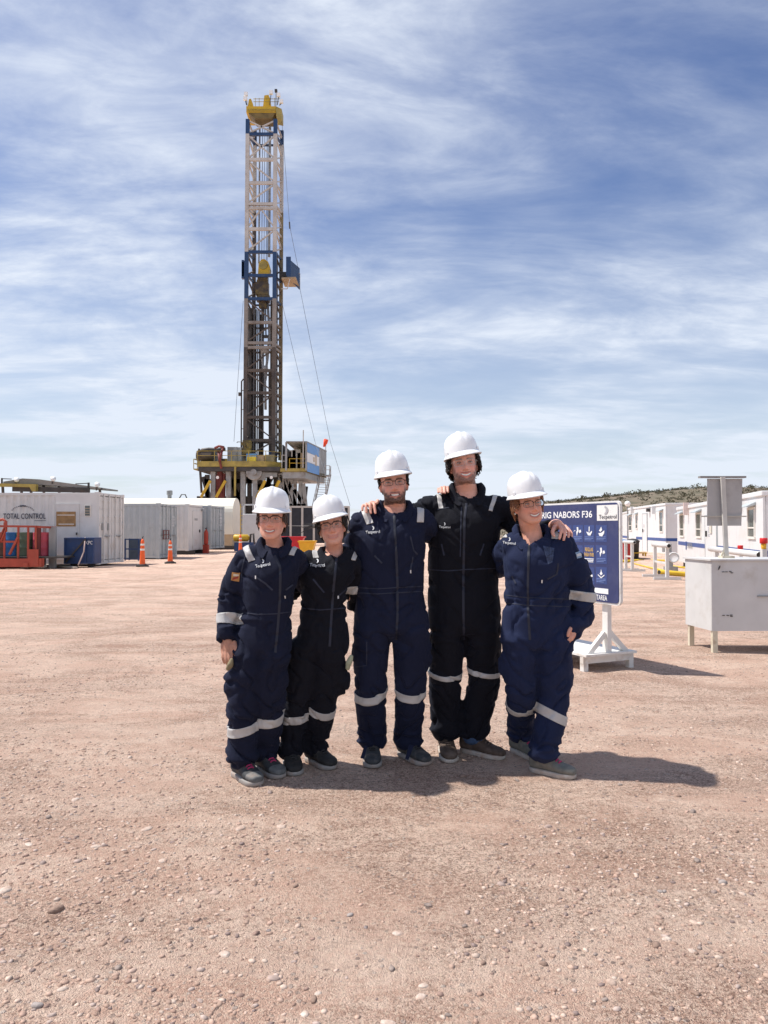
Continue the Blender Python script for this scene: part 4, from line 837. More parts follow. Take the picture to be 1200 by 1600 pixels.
# colourful clutter by the group
def hopper(px, Y, lab, nm, m_, w_, h_, z0):
    p = at(px, 850, Y); p.z = 0; t = thing(nm, p, lab, nm.split('_')[-1]); b2 = MB(); b2.prism([(p.x-w_*.5, Y-.5, z0+h_), (p.x+w_*.5, Y-.5, z0+h_), (p.x+w_*.36, Y-.5, z0), (p.x-w_*.36, Y-.5, z0)], (0, 1.0, 0)); o_ = obj('bin_body', b2, m_, t)
    b2 = MB(); b2.box((p.x, Y, z0+h_+.02), (w_*1.06, 1.08, .07)); obj('rim', b2, m_, t)
    b2 = MB(); [b2.beam((p.x+dx, Y+dy, 0), (p.x+dx, Y+dy, z0+.02), .09) for dx in (-w_*.3, w_*.3) for dy in (-.35, .35)]; obj('leg', b2, DSTEEL, t)
hopper(454, 42, 'red steel bin behind the two women on the left', 'red_bin', mat('bright_red', (.55, .02, .03), .5, var=.1, vscale=3), 1.5, .6, .3)
hopper(480.5, 40, 'bright yellow bin between the two women on the left', 'yellow_bin', mat('bin_yellow', (.72, .38, .02), .5, var=.1, vscale=3), .85, .5, .2)
p = gnd(374, 858); vh = thing('pump_skid', (at(383, 850, 44).x, 44, 0), 'small dark blue pump with yellow motor beside the tank', 'pump')
xp = at(383, 850, 44).x; b2 = MB(); b2.box((xp, 44, .35), (1.1, .8, .5)); obj('base', b2, NAVY, vh); b2 = MB(); b2.lathe([(.16, -.5), (.2, -.45), (.2, .3), (.12, .36), (.08, .5)], (xp-.15, 44, .85), 12, axis=(1, 0, 0)); obj('motor', b2, YELL, vh, True); b2 = MB(); b2.tube([(xp+.3, 43.9, .6), (xp+.35, 43.8, 1.05), (xp+.5, 43.8, 1.1), (xp+.55, 43.8, .5)], .06, 7); obj('pipe', b2, DSTEEL, vh, True)
# ================================================================ right-hand trailers
def trailer(pl, pr, Yl, ybot, W, label, stripe, wins, door, z_floor=None):
    """pl / pr: pixels of the left and right top corners of the long side; Yl: depth of the left corner"""
    A = at(pl[0], pl[1], Yl); zt = A.z; d = ray(*pr); k = (zt-HC)/d.z; B = CAMP+d*k
    z0 = at(pl[0], ybot, Yl).z
    u = Vector((B.x-A.x, B.y-A.y, 0)); Ls = u.length; u.normalize(); nI = Vector((-u.y, u.x, 0))          # into the trailer
    if nI.x < 0: nI = -nI
    g0 = gz(A.x, A.y); t = thing('office_trailer', Vector((A.x, A.y, g0)), label, 'trailer', 'white site office trailers')
    O = Vector((A.x, A.y, 0)); yw = yaw_of(u)
    def P(s, e, z): return O+u*s+nI*e+Vector((0, 0, z))
    def hit(px, py): d_ = ray(px, py); return CAMP+d_*((O-CAMP).dot(nI)/d_.dot(nI))
    npan = max(4, int(Ls/1.5))
    for i in range(npan):
        mb = MB(); a, b = Ls*i/npan, Ls*(i+1)/npan; mb.box(P((a+b)/2, .03, (z0+zt-.12)/2), ((b-a)-.012, .06, zt-.12-z0), yw); obj('wall_panel', mb, WHITE2, t)
    for s in (.03, Ls-.03):
        mb = MB(); mb.box(P(s, W/2+.03, (z0+zt-.12)/2), (.06, W-.08, zt-.12-z0), yw); obj('end_wall', mb, WHITE2, t)
    mb = MB(); mb.box(P(Ls/2, W-.0, (z0+zt-.12)/2), (Ls-.12, .06, zt-.12-z0), yw); obj('wall_panel', mb, WHITE2, t)
    mb = MB(); mb.box(P(Ls/2, W/2, zt-.06), (Ls+.06, W+.08, .13), yw); obj('roof', mb, WHITE2, t, bevel=.02)
    mb = MB(); mb.box(P(Ls/2, W/2, z0+.05), (Ls-.2, W-.2, .08), yw); obj('floor', mb, DSTEEL, t)
    mb = MB()
    for e in (.35, W-.35): mb.beam(P(.2, e, (z0+g0)/2), P(Ls-.2, e, (z0+g0)/2), .16, max(.08, z0-g0-.02))
    for k_ in range(5):
        for e in (.35, W-.35): mb.box(P(.4+(Ls-.8)*k_/4, e, (z0+g0)/2-.04), (.3, .3, max(.1, z0-g0)+.02), yw)
    obj('skid', mb, DSTEEL, t)
    (sx0, sy0, sx1, sy1), th = stripe
    a, b = hit(sx0, sy0), hit(sx1, sy1); z = (a.z+b.z)/2; mb = MB(); s0 = (a-O).dot(u); mb.box(P((s0+Ls)/2, -.004, z), (Ls-s0-.01, .008, th), yw); obj('stripe', mb, STRIPE, t)
    mb = MB(); mb.box(P(Ls+.004, W/2, z), (.008, W-.02, th), yw); obj('stripe', mb, STRIPE, t)
    for (x0, y0, x1, y1) in wins:
        a, b = hit(x0, y1), hit(x1, y0); s0, s1 = (a-O).dot(u), (b-O).dot(u); zb, zh = min(a.z, b.z), max(a.z, b.z); c = P((s0+s1)/2, -.012, (zb+zh)/2); w_ = s1-s0; h_ = zh-zb
        fr = MB()
        for dz in (-h_/2, h_/2): fr.box(c+Vector((0, 0, dz)), (w_+.10, .05, .06), yw)
        for dx in (-w_/2, w_/2): fr.box(c+u*dx, (.05, .05, h_), yw)
        wo = obj('window', fr, PLASTW, t)
        mb = MB(); mb.box(P((s0+s1)/2, -.006, (zb+zh)/2), (w_-.02, .012, h_-.02), yw); obj('pane', mb, GLASSG, wo)
        mb = MB(); mb.box(c+Vector((0, 0, -h_*.16))-nI*.012, (w_-.04, .012, .035), yw); obj('sash_bar', mb, PLASTW, wo)
        mb = MB(); mb.prism([c+u*(-w_/2-.1)+Vector((0, 0, h_/2+.16)), c+u*(-w_/2-.1)+Vector((0, 0, h_/2+.05))-nI*.22, c+u*(-w_/2-.1)+Vector((0, 0, h_/2+.02))-nI*.22, c+u*(-w_/2-.1)+Vector((0, 0, h_/2+.08))], u*(w_+.2)); obj('awning', mb, GREYC, wo)
    if door:
        x0, y0, x1, y1 = door; a, b = hit(x0, y1), hit(x1, y0); s0, s1 = (a-O).dot(u), (b-O).dot(u); zb, zh = max(z0+.03, min(a.z, b.z)), b.z; mb = MB(); mb.box(P((s0+s1)/2, -.02, (zb+zh)/2), (s1-s0, .035, zh-zb), yw); do_ = obj('door', mb, WHITE2, t)
        fr = MB(); [fr.box(P(s_, -.024, (zb+zh)/2), (.035, .05, zh-zb), yw) for s_ in (s0-.02, s1+.02)]; fr.box(P((s0+s1)/2, -.024, zh+.02), (s1-s0+.08, .05, .04), yw); obj('door_frame', fr, GREYC, t)
        mb = MB(); mb.box(P(s0+(s1-s0)*.16, -.065, (zb+zh)/2+.12), (.07, .05, .2), yw); obj('handle', mb, DSTEEL, do_)
        mb = MB(); mb.box(P(s0+(s1-s0)*.35, -.042, zb+(zh-zb)*.68), (.25, .008, .2), yw); mb.box(P(s0+(s1-s0)*.35, -.042, zb+(zh-zb)*.55), (.25, .008, .1), yw); obj('notice', mb, mat('notice_grey', (.45, .45, .47), .6, var=.3, vscale=20), do_)
    return t, P, Ls, W, z0, zt, u, nI, hit
T1 = trailer((1058, 793), (1192, 767), 34.0, 876, 2.6, 'nearest white trailer with blue stripe, partly behind the white metal box', ((1060, 851.8, 1195, 859), .15), [(1063, 804, 1068.8, 838), (1088.5, 802, 1095.5, 839), (1170, 794, 1180, 840)], (1104, 805, 1121, 872))
T2 = trailer((982, 794), (1040, 786), 52.5, 860, 2.6, 'middle white trailer with blue stripe and closed door, behind the pipe stands', ((994, 840.6, 1039, 843.2), .17), [(983.2, 806, 987.2, 829), (993.8, 804.5, 996.3, 826), (1031.2, 799.5, 1035.8, 831)], (1005, 802.5, 1011.5, 861))
T3 = trailer((968, 802), (980, 799), 66.0, 850, 2.6, 'farthest trailer showing only a narrow grey strip beside the sign board', ((968, 838, 980, 839), .17), [], None)
t_, P_, Ls_, W_, z0_, zt_, u_, nI_, hit_ = T1
mb = MB(); c = hit_(1078.5, 852.5); text_on(mb, 'NABORS', c-nI_*.02, u_, uz, 1.3, .22, bold=.01); obj('lettering', mb, STEEL, t_)
mb = MB(); c = hit_(1072.5, 852.2); mb.box(c-nI_*.015, (.18, .01, .34), yaw_of(u_)); obj('emblem', mb, STRIPE, t_)
mb = MB(); c = hit_(1076, 795); mb.box(c-nI_*.1, (.16, .2, .5), yaw_of(u_)); obj('wall_lamp', mb, mat('pale_pink', (.62, .50, .46), .6), t_)
mb = MB(); c = hit_(1156.5, 789); mb.lathe([(.25, 0), (.28, .06), (.16, .12)], c, 14, axis=-nI_); obj('vent_cover', mb, STEEL, t_)
mb = MB(); c = hit_(1113, 826); mb.box(c-nI_*.06, (.35, .02, .3), yaw_of(u_)); obj('notice', mb, mat('notice_pale', (.6, .58, .5), .6, var=.2, vscale=20), t_)
t_, P_, Ls_, W_, z0_, zt_, u_, nI_, hit_ = T2
for px in (990, 1024): mb = MB(); c = hit_(px, 797); mb.box(c-nI_*.1, (.14, .2, .45), yaw_of(u_)); obj('wall_lamp', mb, WHITE2, t_)
mb = MB(); c = hit_(1015.5, 797); mb.box(c-nI_*.1, (.3, .2, .2), yaw_of(u_)); obj('wall_lamp', mb, DSTEEL, t_)
# globe lamp
gp = at(980.5, 787, 56); gl = thing('globe_lamp', (gp.x, 56, 0), 'white globe lamp on a pole behind the middle trailer', 'lamp')
mb = MB(); mb.tube([(gp.x, 56, 0), (gp.x, 56, gp.z-.18)], .05, 8); obj('pole', mb, STEEL, gl); mb = MB(); mb.ellip(gp, (.21, .21, .21)); obj('globe', mb, LAMPW, gl, True)
# ================================================================ pipe stands, pipes, bins
def stand(a, b, ytop, label, fw, z_h, r_=.055, beacons=()):
    """a, b: ground pixels of the far and near leg feet"""
    A, B = gnd(*a), gnd(*b); ga, gb = gz(A.x, A.y), gz(B.x, B.y); t = thing('pipe_stand', Vector(((A.x+B.x)/2, (A.y+B.y)/2, min(ga, gb))), label, 'pipe stand', 'white pipe stands')
    d = (B-A).normalized(); h = z_h
    for p, g in ((A, ga), (B, gb)):
        mb = MB(); mb.beam((p.x, p.y, g+.04), (p.x, p.y, h), .085); obj('leg', mb, WHITE, t)
        mb = MB(); mb.beam((p.x-fw, p.y+.02, g+.04), (p.x+fw, p.y-.02, g+.04), .09, .07); obj('foot', mb, WHITE, t)
    pa, pb = A-d*.18, B+d*.22; pa.z = pb.z = h+r_*.8
    mb = MB(); mb.tube([pa, pb], r_, 14); ba = obj('top_pipe', mb, WHITE, t, True)
    mb = MB(); mb.lathe([(r_*.8, 0), (r_*.8, .004)], pb, 12, axis=d); obj('pipe_mouth', mb, RUBBER, ba)
    mb = MB(); mb.beam((A.x, A.y, h*.5), (B.x, B.y, h*.5), .05); obj('cross_bar', mb, WHITE, t)
    return t, A, B, h
zA = at(983, 849.5, 25.5).z
stand((978, 889), (988, 890.5), 849, 'white pipe stand nearest the sign board, beside the dark bins', .42, zA)
zB = at(1035, 855, 21.3).z
stand((1023.5, 900.5), (1042.5, 905.5), 855, 'larger white pipe stand standing before the yellow pipe', .36, zB, .065)
A, B = at(1120, 905, 15), at(1187, 905, 13.0)
st3 = thing('pipe_stand', (A.x+.4, 14, 0), 'white pipe stand with beacons, behind the white metal box', 'pipe stand', 'white pipe stands'); zt3 = at(1187, 867, 13).z
mb = MB(); mb.tube([(at(1110, 866, 17).x, 17, zt3), (at(1187, 866, 13).x, 13.0, zt3)], .06, 14); o_ = obj('top_pipe', mb, WHITE, st3, True)
dd_ = Vector((at(1187, 866, 13).x-at(1110, 866, 17).x, -4, 0)).normalized(); mb = MB(); mb.lathe([(.05, 0), (.05, .004)], (at(1187, 866, 13).x, 13, zt3), 12, axis=dd_); obj('pipe_mouth', mb, RUBBER, o_)
for f_ in (.15, .85):
    p = Vector((at(1110, 866, 17).x, 17, 0)).lerp(Vector((at(1187, 866, 13).x, 13, 0)), f_); mb = MB(); mb.beam((p.x, p.y, .04), (p.x, p.y, zt3-.05), .085); obj('leg', mb, WHITE, st3); mb = MB(); mb.beam((p.x-.36, p.y, .04), (p.x+.36, p.y, .04), .09, .07); obj('foot', mb, WHITE, st3)
RBE = mat('beacon_red', (.60, .02, .02), .3, var=.05); YBE = mat('beacon_yellow', (.75, .42, .03), .4, var=.05)
def beacon(px, ytop, ybase, Y, s, lab):
    p = at(px, ybase, Y); t = thing('beacon_post', (p.x, Y, 0), lab, 'beacon', 'red beacons'); h = at(px, ytop, Y).z
    mb = MB(); mb.box((p.x, Y, (h-2.6*s)/2), (1.15*s, 1.15*s, h-2.6*s)); obj('post', mb, WHITE, t)
    mb = MB(); mb.lathe([(.42*s, h-2.6*s), (.55*s, h-2.4*s), (.62*s, h-1.4*s), (.45*s, h-1.3*s)], (p.x, Y, 0), 16); obj('collar', mb, YBE, t, True)
    mb = MB(); mb.lathe([(.75*s, h-1.3*s), (.85*s, h-1.2*s), (.85*s, h-.15*s), (.75*s, h)], (p.x, Y, 0), 16); obj('lens', mb, RBE, t, True)
beacon(1193.5, 840.5, 875, 11.0, .062, 'large red and yellow beacon on a white post at the right edge')
beacon(1156.8, 852, 864, 15.5, .062, 'small red beacon above the white metal box')
# yellow pipes on the ground
for pts, r_, lab in ((((1030, 894), (1066, 897), (1130, 902)), .085, 'thick yellow pipe lying behind the larger pipe stand'), (((972, 877), (1010, 875), (1052, 877)), .06, 'long thin yellow hose lying before the middle trailer'), (((988, 880), (1020, 888), (1046, 893)), .035, 'thin yellow line slanting across the dirt to the pipe stand'), (((1040, 882.5), (1058, 885.5), (1100, 890)), .035, 'thin yellow line beside the nearest trailer corner')):
    q_ = []
    for p in pts:
        g = gnd(*p); 
        for _ in range(3): g = gnd(p[0], p[1], gz(g.x, g.y)+r_)
        q_.append(g)
    mb = MB(); mb.tube(q_, r_, 12); o_ = tag(obj('yellow_pipe', mb, mat('pipe_yellow', (.68, .46, .035), .5, var=.12, vscale=3, grime=(.45, .33, .12), gscale=2), None, True), lab, 'pipe', 'yellow pipes on the ground')
    if r_ > .08: mb = MB(); d = (q_[0]-q_[1]).normalized(); mb.lathe([(r_*.8, .002), (r_*.8, .006)], q_[0], 12, axis=d); obj('pipe_mouth', mb, RUBBER, o_)
g = gnd(985, 871); g = gnd(985, 866)
def bin_(px, py, m_, w_, h_, lab, lid, nm='waste_bin', cat='bin'):
    g = gnd(px, py); t = thing(nm, (g.x, g.y, gz(g.x, g.y)), lab, cat, 'bins by the middle trailer'); mb = MB(); z = gz(g.x, g.y)
    mb.lathe([(w_*.42, 0), (w_*.45, .03), (w_*.5, h_*.95), (w_*.52, h_)], (g.x, g.y, z), 18); obj('shell', mb, m_, t, True)
    mb = MB(); mb.lathe([(w_*.55, h_), (w_*.55, h_+.05), (w_*.3, h_+.14), (w_*.08, h_+.16)], (g.x, g.y, z), 18); obj('lid', mb, lid, t, True)
bin_(974.5, 868, mat('bin_blue', (.03, .14, .32), .5, var=.1), .6, .75, 'blue bin beside the sign board edge', mat('bin_blue_lid', (.04, .18, .40), .5))
bin_(981, 869, mat('bin_red', (.35, .03, .03), .5), .55, .80, 'dark red topped bin between the blue and black bins', RBE)
bin_(989, 868.5, mat('bin_black', (.035, .03, .03), .6, var=.2), .62, .85, 'black bin just left of the middle trailer door', mat('bin_black_lid', (.05, .045, .045), .6))
p = gnd(1000, 869); sp2 = thing('step_pallet', (p.x, p.y, gz(p.x, p.y)), 'small yellow step before the middle trailer door', 'step'); mb = MB(); mb.box(p+Vector((0, .25, .16)), (.75, .5, .05)); obj('tread', mb, YELL, sp2); mb = MB(); [mb.box(p+Vector((dx, .25+dy, .065)), (.07, .07, .14)) for dx in (-.3, .3) for dy in (-.18, .18)]; obj('leg', mb, YELL, sp2)
# grey utility pedestal with a white dish
p = at(1052, 871, 27.5); dz_ = gz(p.x, 27.6); ds = thing('dish_pedestal', (p.x, 27.6, dz_), 'round white disc on a grey pedestal at the trailer corner', 'dish')
mb = MB(); mb.lathe([(.0, -.0), (.17, -.012), (.19, .0), (.17, .02)], (p.x, 27.45, p.z), 24, axis=(-.45, -1, .12), cap=False); obj('disc', mb, WHITE2, ds, True)
mb = MB(); text_on(mb, 'WATER', Vector((p.x, 27.45, p.z))+Vector((-.45, -1, .12)).normalized()*.03, Vector((1, -.45, 0)), uz, .2, .05); 
mb = MB(); mb.lathe([(.165, .022), (.165, .026), (.15, .026)], (p.x, 27.45, p.z), 24, axis=(-.45, -1, .12), cap=False); obj('rim', mb, STEEL, ds)
mb = MB(); mb.box((p.x-.02, 27.75, (p.z+dz_)/2-.02), (.16, .16, p.z-dz_+.05)); mb.box((p.x, 27.75, dz_+.14), (.42, .3, .28)); mb.box((p.x-.1, 27.85, p.z+.33), (.28, .2, .3)); obj('pedestal', mb, STEEL, ds)
# ================================================================ white metal box on legs and the sign board seen from behind
BXL, BXY = at(1112, 930, 8.55).x, 8.55; bw = 1.55; bd = .62
zt4, zb4 = at(1112, 876.5, 8.55).z, at(1112, 986, 8.55).z
CABG = mat('box_white', (.58, .58, .57), .5, var=.06, vscale=4, grime=(.44, .41, .37), gscale=2.2, gthr=(.53, .78), bump=.05, bscale=8)
cb = thing('metal_box', (BXL+bw/2, BXY+bd/2, gz(BXL+.5, BXY)), 'scuffed white metal box on short legs at the right edge', 'box')
tilt = .08
def BP(x, y, z): return Vector((BXL+x*math.cos(.015)-y*tilt, BXY+y+x*.012, z))
zs = zb4, zt4
for nm, quad in (('front_panel', [BP(0, 0, zb4), BP(bw, 0, zb4), BP(bw, 0, zt4), BP(0, 0, zt4)]), ('back_panel', [BP(0, bd, zb4), BP(bw, bd, zb4), BP(bw, bd, zt4), BP(0, bd, zt4)])):
    mb = MB(); mb.prism(quad, (0, .012 if nm[0] == 'f' else -.012, 0)); obj(nm, mb, CABG, cb)
for x, o_ in ((0, .012), (bw, -.012)): mb = MB(); mb.prism([BP(x, .013, zb4), BP(x, bd-.013, zb4), BP(x, bd-.013, zt4), BP(x, .013, zt4)], (o_, 0, 0)); obj('side_panel', mb, CABG, cb)
mb = MB(); mb.prism([BP(-.02, -.02, zt4+.002), BP(bw+.02, -.02, zt4+.002), BP(bw+.02, bd+.02, zt4+.002), BP(-.02, bd+.02, zt4+.002)], (0, 0, .018)); lid = obj('top', mb, CABG, cb)
mb = MB(); mb.prism([BP(.012, .012, zb4+.01), BP(bw-.012, .012, zb4+.01), BP(bw-.012, bd-.012, zb4+.01), BP(.012, bd-.012, zb4+.01)], (0, 0, .012)); obj('bottom', mb, CABG, cb)
for x in (.02, bw-.06):
    for y in (.03, bd-.05): mb = MB(); p = BP(x+.02, y, 0); g = gz(p.x, p.y); mb.beam((p.x, p.y, g-.01), (p.x, p.y, zb4+.01), .055, .055); obj('leg', mb, mat('leg_cream', (.62, .57, .44), .6, var=.1, grime=(.3, .2, .12), gscale=6), cb)
mb = MB()
for px, py in ((1130, 893.5), (1135, 893.5), (1141, 893), (1143.5, 895), (1130.5, 961.5), (1137, 961.5), (1142.5, 961), (1143, 963)):
    p = at(px, py, 8.55); mb.box((p.x, BXY-.004+(p.x-BXL)*.012, p.z), (.026, .008, .008))
for px, py in ((1124, 886), (1123.5, 888)): p = at(px, py, 8.55); mb.box((p.x, BXY-.004+(p.x-BXL)*.012, p.z), (.01, .006, .035), Matrix.Rotation(.5, 3, 'Y'))
obj('vent_slot', mb, DSTEEL, cb)
mb = MB(); p = at(1195, 931.5, 8.55); mb.box((p.x, BXY-.0, p.z), (.16, .03, .012)); obj('latch', mb, STEEL, cb)
# sign back on pole: stands on the box
sb = thing('sign_board', BP(.18, .35, zt4+.02), 'blank grey back of a small sign on a pole above the white box', 'sign')
SY = BXY+.35; BK = mat('sign_back', (.40, .385, .375), .6, var=.06, vscale=5, grime=(.30, .28, .27), gscale=3)
top, bot = at(1128.5, 744, SY), at(1135, 875, SY); bot.z = zt4+.02
mb = MB(); mb.beam(bot, at(1129.2, 745, SY), .048, .03, up=(0, 1, 0)); obj('pole', mb, mat('pole_galv', (.52, .50, .46), .5, var=.1), sb)
mb = MB(); mb.prism([at(1105.5, 748, SY+.05), at(1160, 748, SY+.05), at(1158.5, 821.5, SY+.05), at(1105, 821.5, SY+.05)], (0, .012, 0)); obj('panel', mb, BK, sb)
mb = MB(); mb.beam(at(1092.5, 745.5, SY+.05), at(1164, 745.5, SY+.05), .07, .022); obj('top_rail', mb, mat('rail_grey', (.25, .24, .23), .5, var=.1), sb)
mb = MB(); mb.beam(at(1095, 806.8, SY+.028), at(1166, 806.8, SY+.028), .02, .014); obj('cross_rail', mb, mat('rail_tan', (.46, .42, .36), .5, var=.1), sb)
mb = MB(); mb.box(bot+Vector((0, 0, .012)), (.14, .12, .024)); mb.beam(bot+Vector((-.06, 0, .02)), bot+Vector((0, 0, .14)), .02); obj('base_plate', mb, mat('leg_cream', (.6, .5, .4)), sb)
# ================================================================ blue notice board
uB = Vector((.43, -.905, 0)).normalized(); BR = at(969, 860, 7.3); BR.z = 0; nB = uB.cross(uz)
def bhit(px, py): d = ray(px, py); return CAMP+d*((BR-CAMP).dot(nB)/d.dot(nB))
z_t, z_b2 = bhit(968, 782).z, bhit(969, 947).z; BW = 1.55
nbd = thing('notice_board', Vector((2.16, 7.45, 0))-uB*.7, 'large blue notice board with white lettering on a white stand', 'sign')
def BB(s, z, o_=0.0): return BR-uB*s+nB*o_+Vector((0, 0, z))
def rrect(s0, s1, z0, z1, r_, o_):
    pts = []
    for cx_, cz_, a0 in ((s0+r_, z0+r_, 180), (s1-r_, z0+r_, 270), (s1-r_, z1-r_, 0), (s0+r_, z1-r_, 90)):
        for k in range(5): a = R(a0+k*22.5); pts.append(BB(cx_+r_*math.cos(a), cz_+r_*math.sin(a), o_))
    return pts
mb = MB(); mb.prism(rrect(0, BW, z_b2, z_t, .05, 0), -nB*.03); obj('frame', mb, mat('board_rim', (.74, .73, .70), .5, var=.06, grime=(.45, .38, .3), gscale=8), nbd)
BBLUE = mat('board_blue', (.034, .044, .130), .5, var=.08, vscale=5, grime=(.065, .075, .16), gscale=3, gthr=(.5, .8))
mb = MB(); mb.prism(rrect(.018, BW-.018, z_b2+.018, z_t-.018, .04, .006), -nB*.006); obj('face', mb, BBLUE, nbd)
def bfit(mb, body, x0, y0, x1, y1, bold=.0, o_=.008):
    a, b = bhit(x0, (y0+y1)/2), bhit(x1, (y0+y1)/2); c = (a+b)/2; w_ = (b-a).length; h_ = bhit((x0+x1)/2, y0).z-bhit((x0+x1)/2, y1).z
    text_on(mb, body, c, uB, uz, w_, h_, bold=bold, lift=o_); return mb
def brect(x0, y0, x1, y1, o_=.0075):
    xm = (x0+x1)/2; a, b = bhit(x0, y0), bhit(x1, y0); za, zb = bhit(xm, y0).z, bhit(xm, y1).z; mb = MB()
    mb.prism([Vector((a.x, a.y, zb))+nB*o_, Vector((b.x, b.y, zb))+nB*o_, Vector((b.x, b.y, za))+nB*o_, Vector((a.x, a.y, za))+nB*o_], -nB*.003); return mb
mb = MB(); bfit(mb, 'RIG NABORS F36', 847.5, 799, 926.2, 809.5, bold=.018); obj('lettering', mb, INKW, nbd)
lo_ = obj('logo_plate', brect(933.5, 789, 966, 813.5), mat('plate_white', (.74, .73, .70), .5, var=.04), nbd)
mb = MB(); bfit(mb, 'Tecpetrol', 937, 804, 964.5, 812.3, bold=.01, o_=.011); obj('lettering', mb, mat('ink_grey', (.10, .10, .11), .6), lo_)
def crescent(n_=10):
    o = []
    for k in range(n_+1): a = R(80-k*160/n_); o.append((math.cos(a)*.5, math.sin(a)*.5))
    for k in range(n_+1): a = R(-62+k*124/n_); o.append((math.cos(a)*.42-.22, math.sin(a)*.42))
    return o
c = bhit(945.5, 797.3); mb = MB(); mb.add([c+uB*(x*.11)+uz*(y*.085)+nB*.0115 for x, y in crescent()], [tuple(range(22))]); obj('emblem', mb, mat('emblem_grey', (.38, .38, .40), .6), lo_, fix=False)
TIL = mat('tile_blue', (.040, .066, .200), .5, var=.08, vscale=8)
PALE = mat('pale_print', (.17, .24, .48), .6, var=.2, vscale=60)
GOLD = mat('gold_print', (.62, .40, .12), .6, var=.1)
cols = [(862, 877), (879, 894), (896, 911.6), (913.5, 929.8), (932, 949)]; rows = [(820.5, 847), (852, 881), (886, 912.5)]
ic = 0
for r0, r1 in rows:
    for ci, (c0, c1) in enumerate(cols):
        centre = (r0 == 852 and ci == 3)
        t_o = obj('pictogram_tile', brect(c0, r0, c1, r1), TIL, nbd)
        a = bhit((c0+c1)/2, r0+(r1-r0)*.38); w_ = (bhit(c1, r0)-bhit(c0, r0)).length; mb = MB(); nrm = nB*.0105
        def tri(*pts): mb.add([a+uB*(x*w_)+uz*(y*w_)+nrm for x, y in pts], [tuple(range(len(pts)))])
        if centre:
            bfit(mb, 'REGLAS', c0+2, r0+3.5, c1-2, r0+9.5, .02, .0115); bfit(mb, 'PARA VIVIR', c0+1, r0+11.5, c1-.5, r0+17.5, .02, .0115); obj('lettering', mb, GOLD, t_o)
            mb = MB(); [mb.add(brect(c0+1+k*.6, r0+20.5+k*2.3, c1-1-k*.4, r0+21.7+k*2.3, .0105).v, brect(0, 0, 1, 1).f) for k in range(3)]; obj('fine_print', mb, INKW, t_o)
        else:
            k = ic % 6; ic += 1
            if k == 0: tri((-.32, -.2), (.34, -.2), (.34, -.06), (.1, -.06), (.02, .02), (-.08, -.08), (-.2, .02), (-.32, -.05)); tri((-.04, .1), (.04, .16), (.0, .3), (-.03, .2))
            elif k == 1: tri((-.3, -.12), (0, -.3), (.3, -.12), (.3, -.05), (0, -.22), (-.3, -.05)); tri((-.13, 0), (-.02, -.12), (.14, -.02), (.05, .12), (.0, .3), (-.04, .1))
            elif k == 2: tri((-.08, -.3), (.02, -.05), (.1, .0), (.06, .3), (-.1, .28), (-.06, .04), (-.14, .0)); tri((-.42, -.04), (-.3, .1), (-.18, .04), (-.3, .04)); tri((.14, -.1), (.36, -.04), (.32, .12), (.16, .1))
            elif k == 3: tri((-.28, .0), (-.1, -.24), (.12, -.26), (.3, -.02), (.26, .06), (.06, -.08), (-.1, -.04)); tri((-.04, .0), (.05, .0), (.06, .32), (-.02, .32))
            elif k == 4: tri((-.26, -.1), (-.14, -.28), (.1, -.3), (.28, -.1), (.3, .08), (.0, -.08)); tri((-.05, -.02), (.1, .1), (.0, .32), (-.06, .2), (-.2, .06))
            else: tri((-.34, -.02), (.34, -.02), (.28, .2), (.12, .32), (-.12, .32), (-.28, .2)); tri((-.2, -.22), (-.06, -.22), (-.06, -.08), (-.2, -.08)); tri((.06, -.22), (.2, -.22), (.2, -.08), (.06, -.08))
            obj('pictogram', mb, INKW, t_o, fix=False)
            mb = MB(); [mb.add(brect(c0+1.5, r1-8.5+q_*2.3, c1-1.5-(q_ == 2)*3, r1-7.6+q_*2.3, .0105).v, brect(0, 0, 1, 1).f) for q_ in range(3)]; obj('fine_print', mb, PALE, t_o)
br_ = obj('white_bar', brect(868, 916, 951.2, 924), INKW, nbd)
mb = MB(); bfit(mb, 'rvsme', 921, 918.5, 930, 922, o_=.011); obj('lettering', mb, mat('ink_grey'  , (.1, .1, .1)), br_)
mb = MB(); bfit(mb, 'R LA TAREA', 921, 929, 949.5, 937, bold=.015); obj('lettering', mb, INKW, nbd)
mb = MB(); bfit(mb, 'mm', 876, 816, 885, 820, bold=.0); 
# stand of the notice board
ST = mat('stand_white', (.72, .70, .66), .55, var=.06, grime=(.48, .40, .32), gscale=5)
e0 = (gnd(915, 1056)+gnd(988, 1046))/2; off_ = (e0-BR).dot(nB); e0 = e0+nB*(-.065-off_); acr = (gnd(988, 1046)-gnd(915, 1056)).normalized(); 
acr = Vector((-uB.y, uB.x, 0)).normalized()
if acr.x < 0: acr = -acr
hw = .315; ep = lambda s, a_, z: e0-uB*s+acr*a_+Vector((0, 0, z))
for s in (0.13, 1.45):
    mb = MB(); mb.beam(ep(s, -hw, .115), ep(s, hw, .115), .05, .07); obj('base_beam', mb, ST, nbd)
    mb = MB(); mb.beam(ep(s, 0, .15), ep(s, 0, z_t-.12), .05, .075, up=uB); pz_ = obj('post', mb, ST, nbd)
    for sg_ in (-1, 1): mb = MB(); mb.beam(ep(s, sg_*.25, .15), ep(s, sg_*.03, .36), .05, .04, up=uB); obj('brace', mb, ST, nbd)
    for sg_ in (-1, 1): mb = MB(); p = ep(s, sg_*(hw-.03), 0); mb.box((p.x, p.y, gz(p.x, p.y)+.04), (.055, .055, .09), yaw_of(uB)); obj('foot', mb, ST, nbd)
    
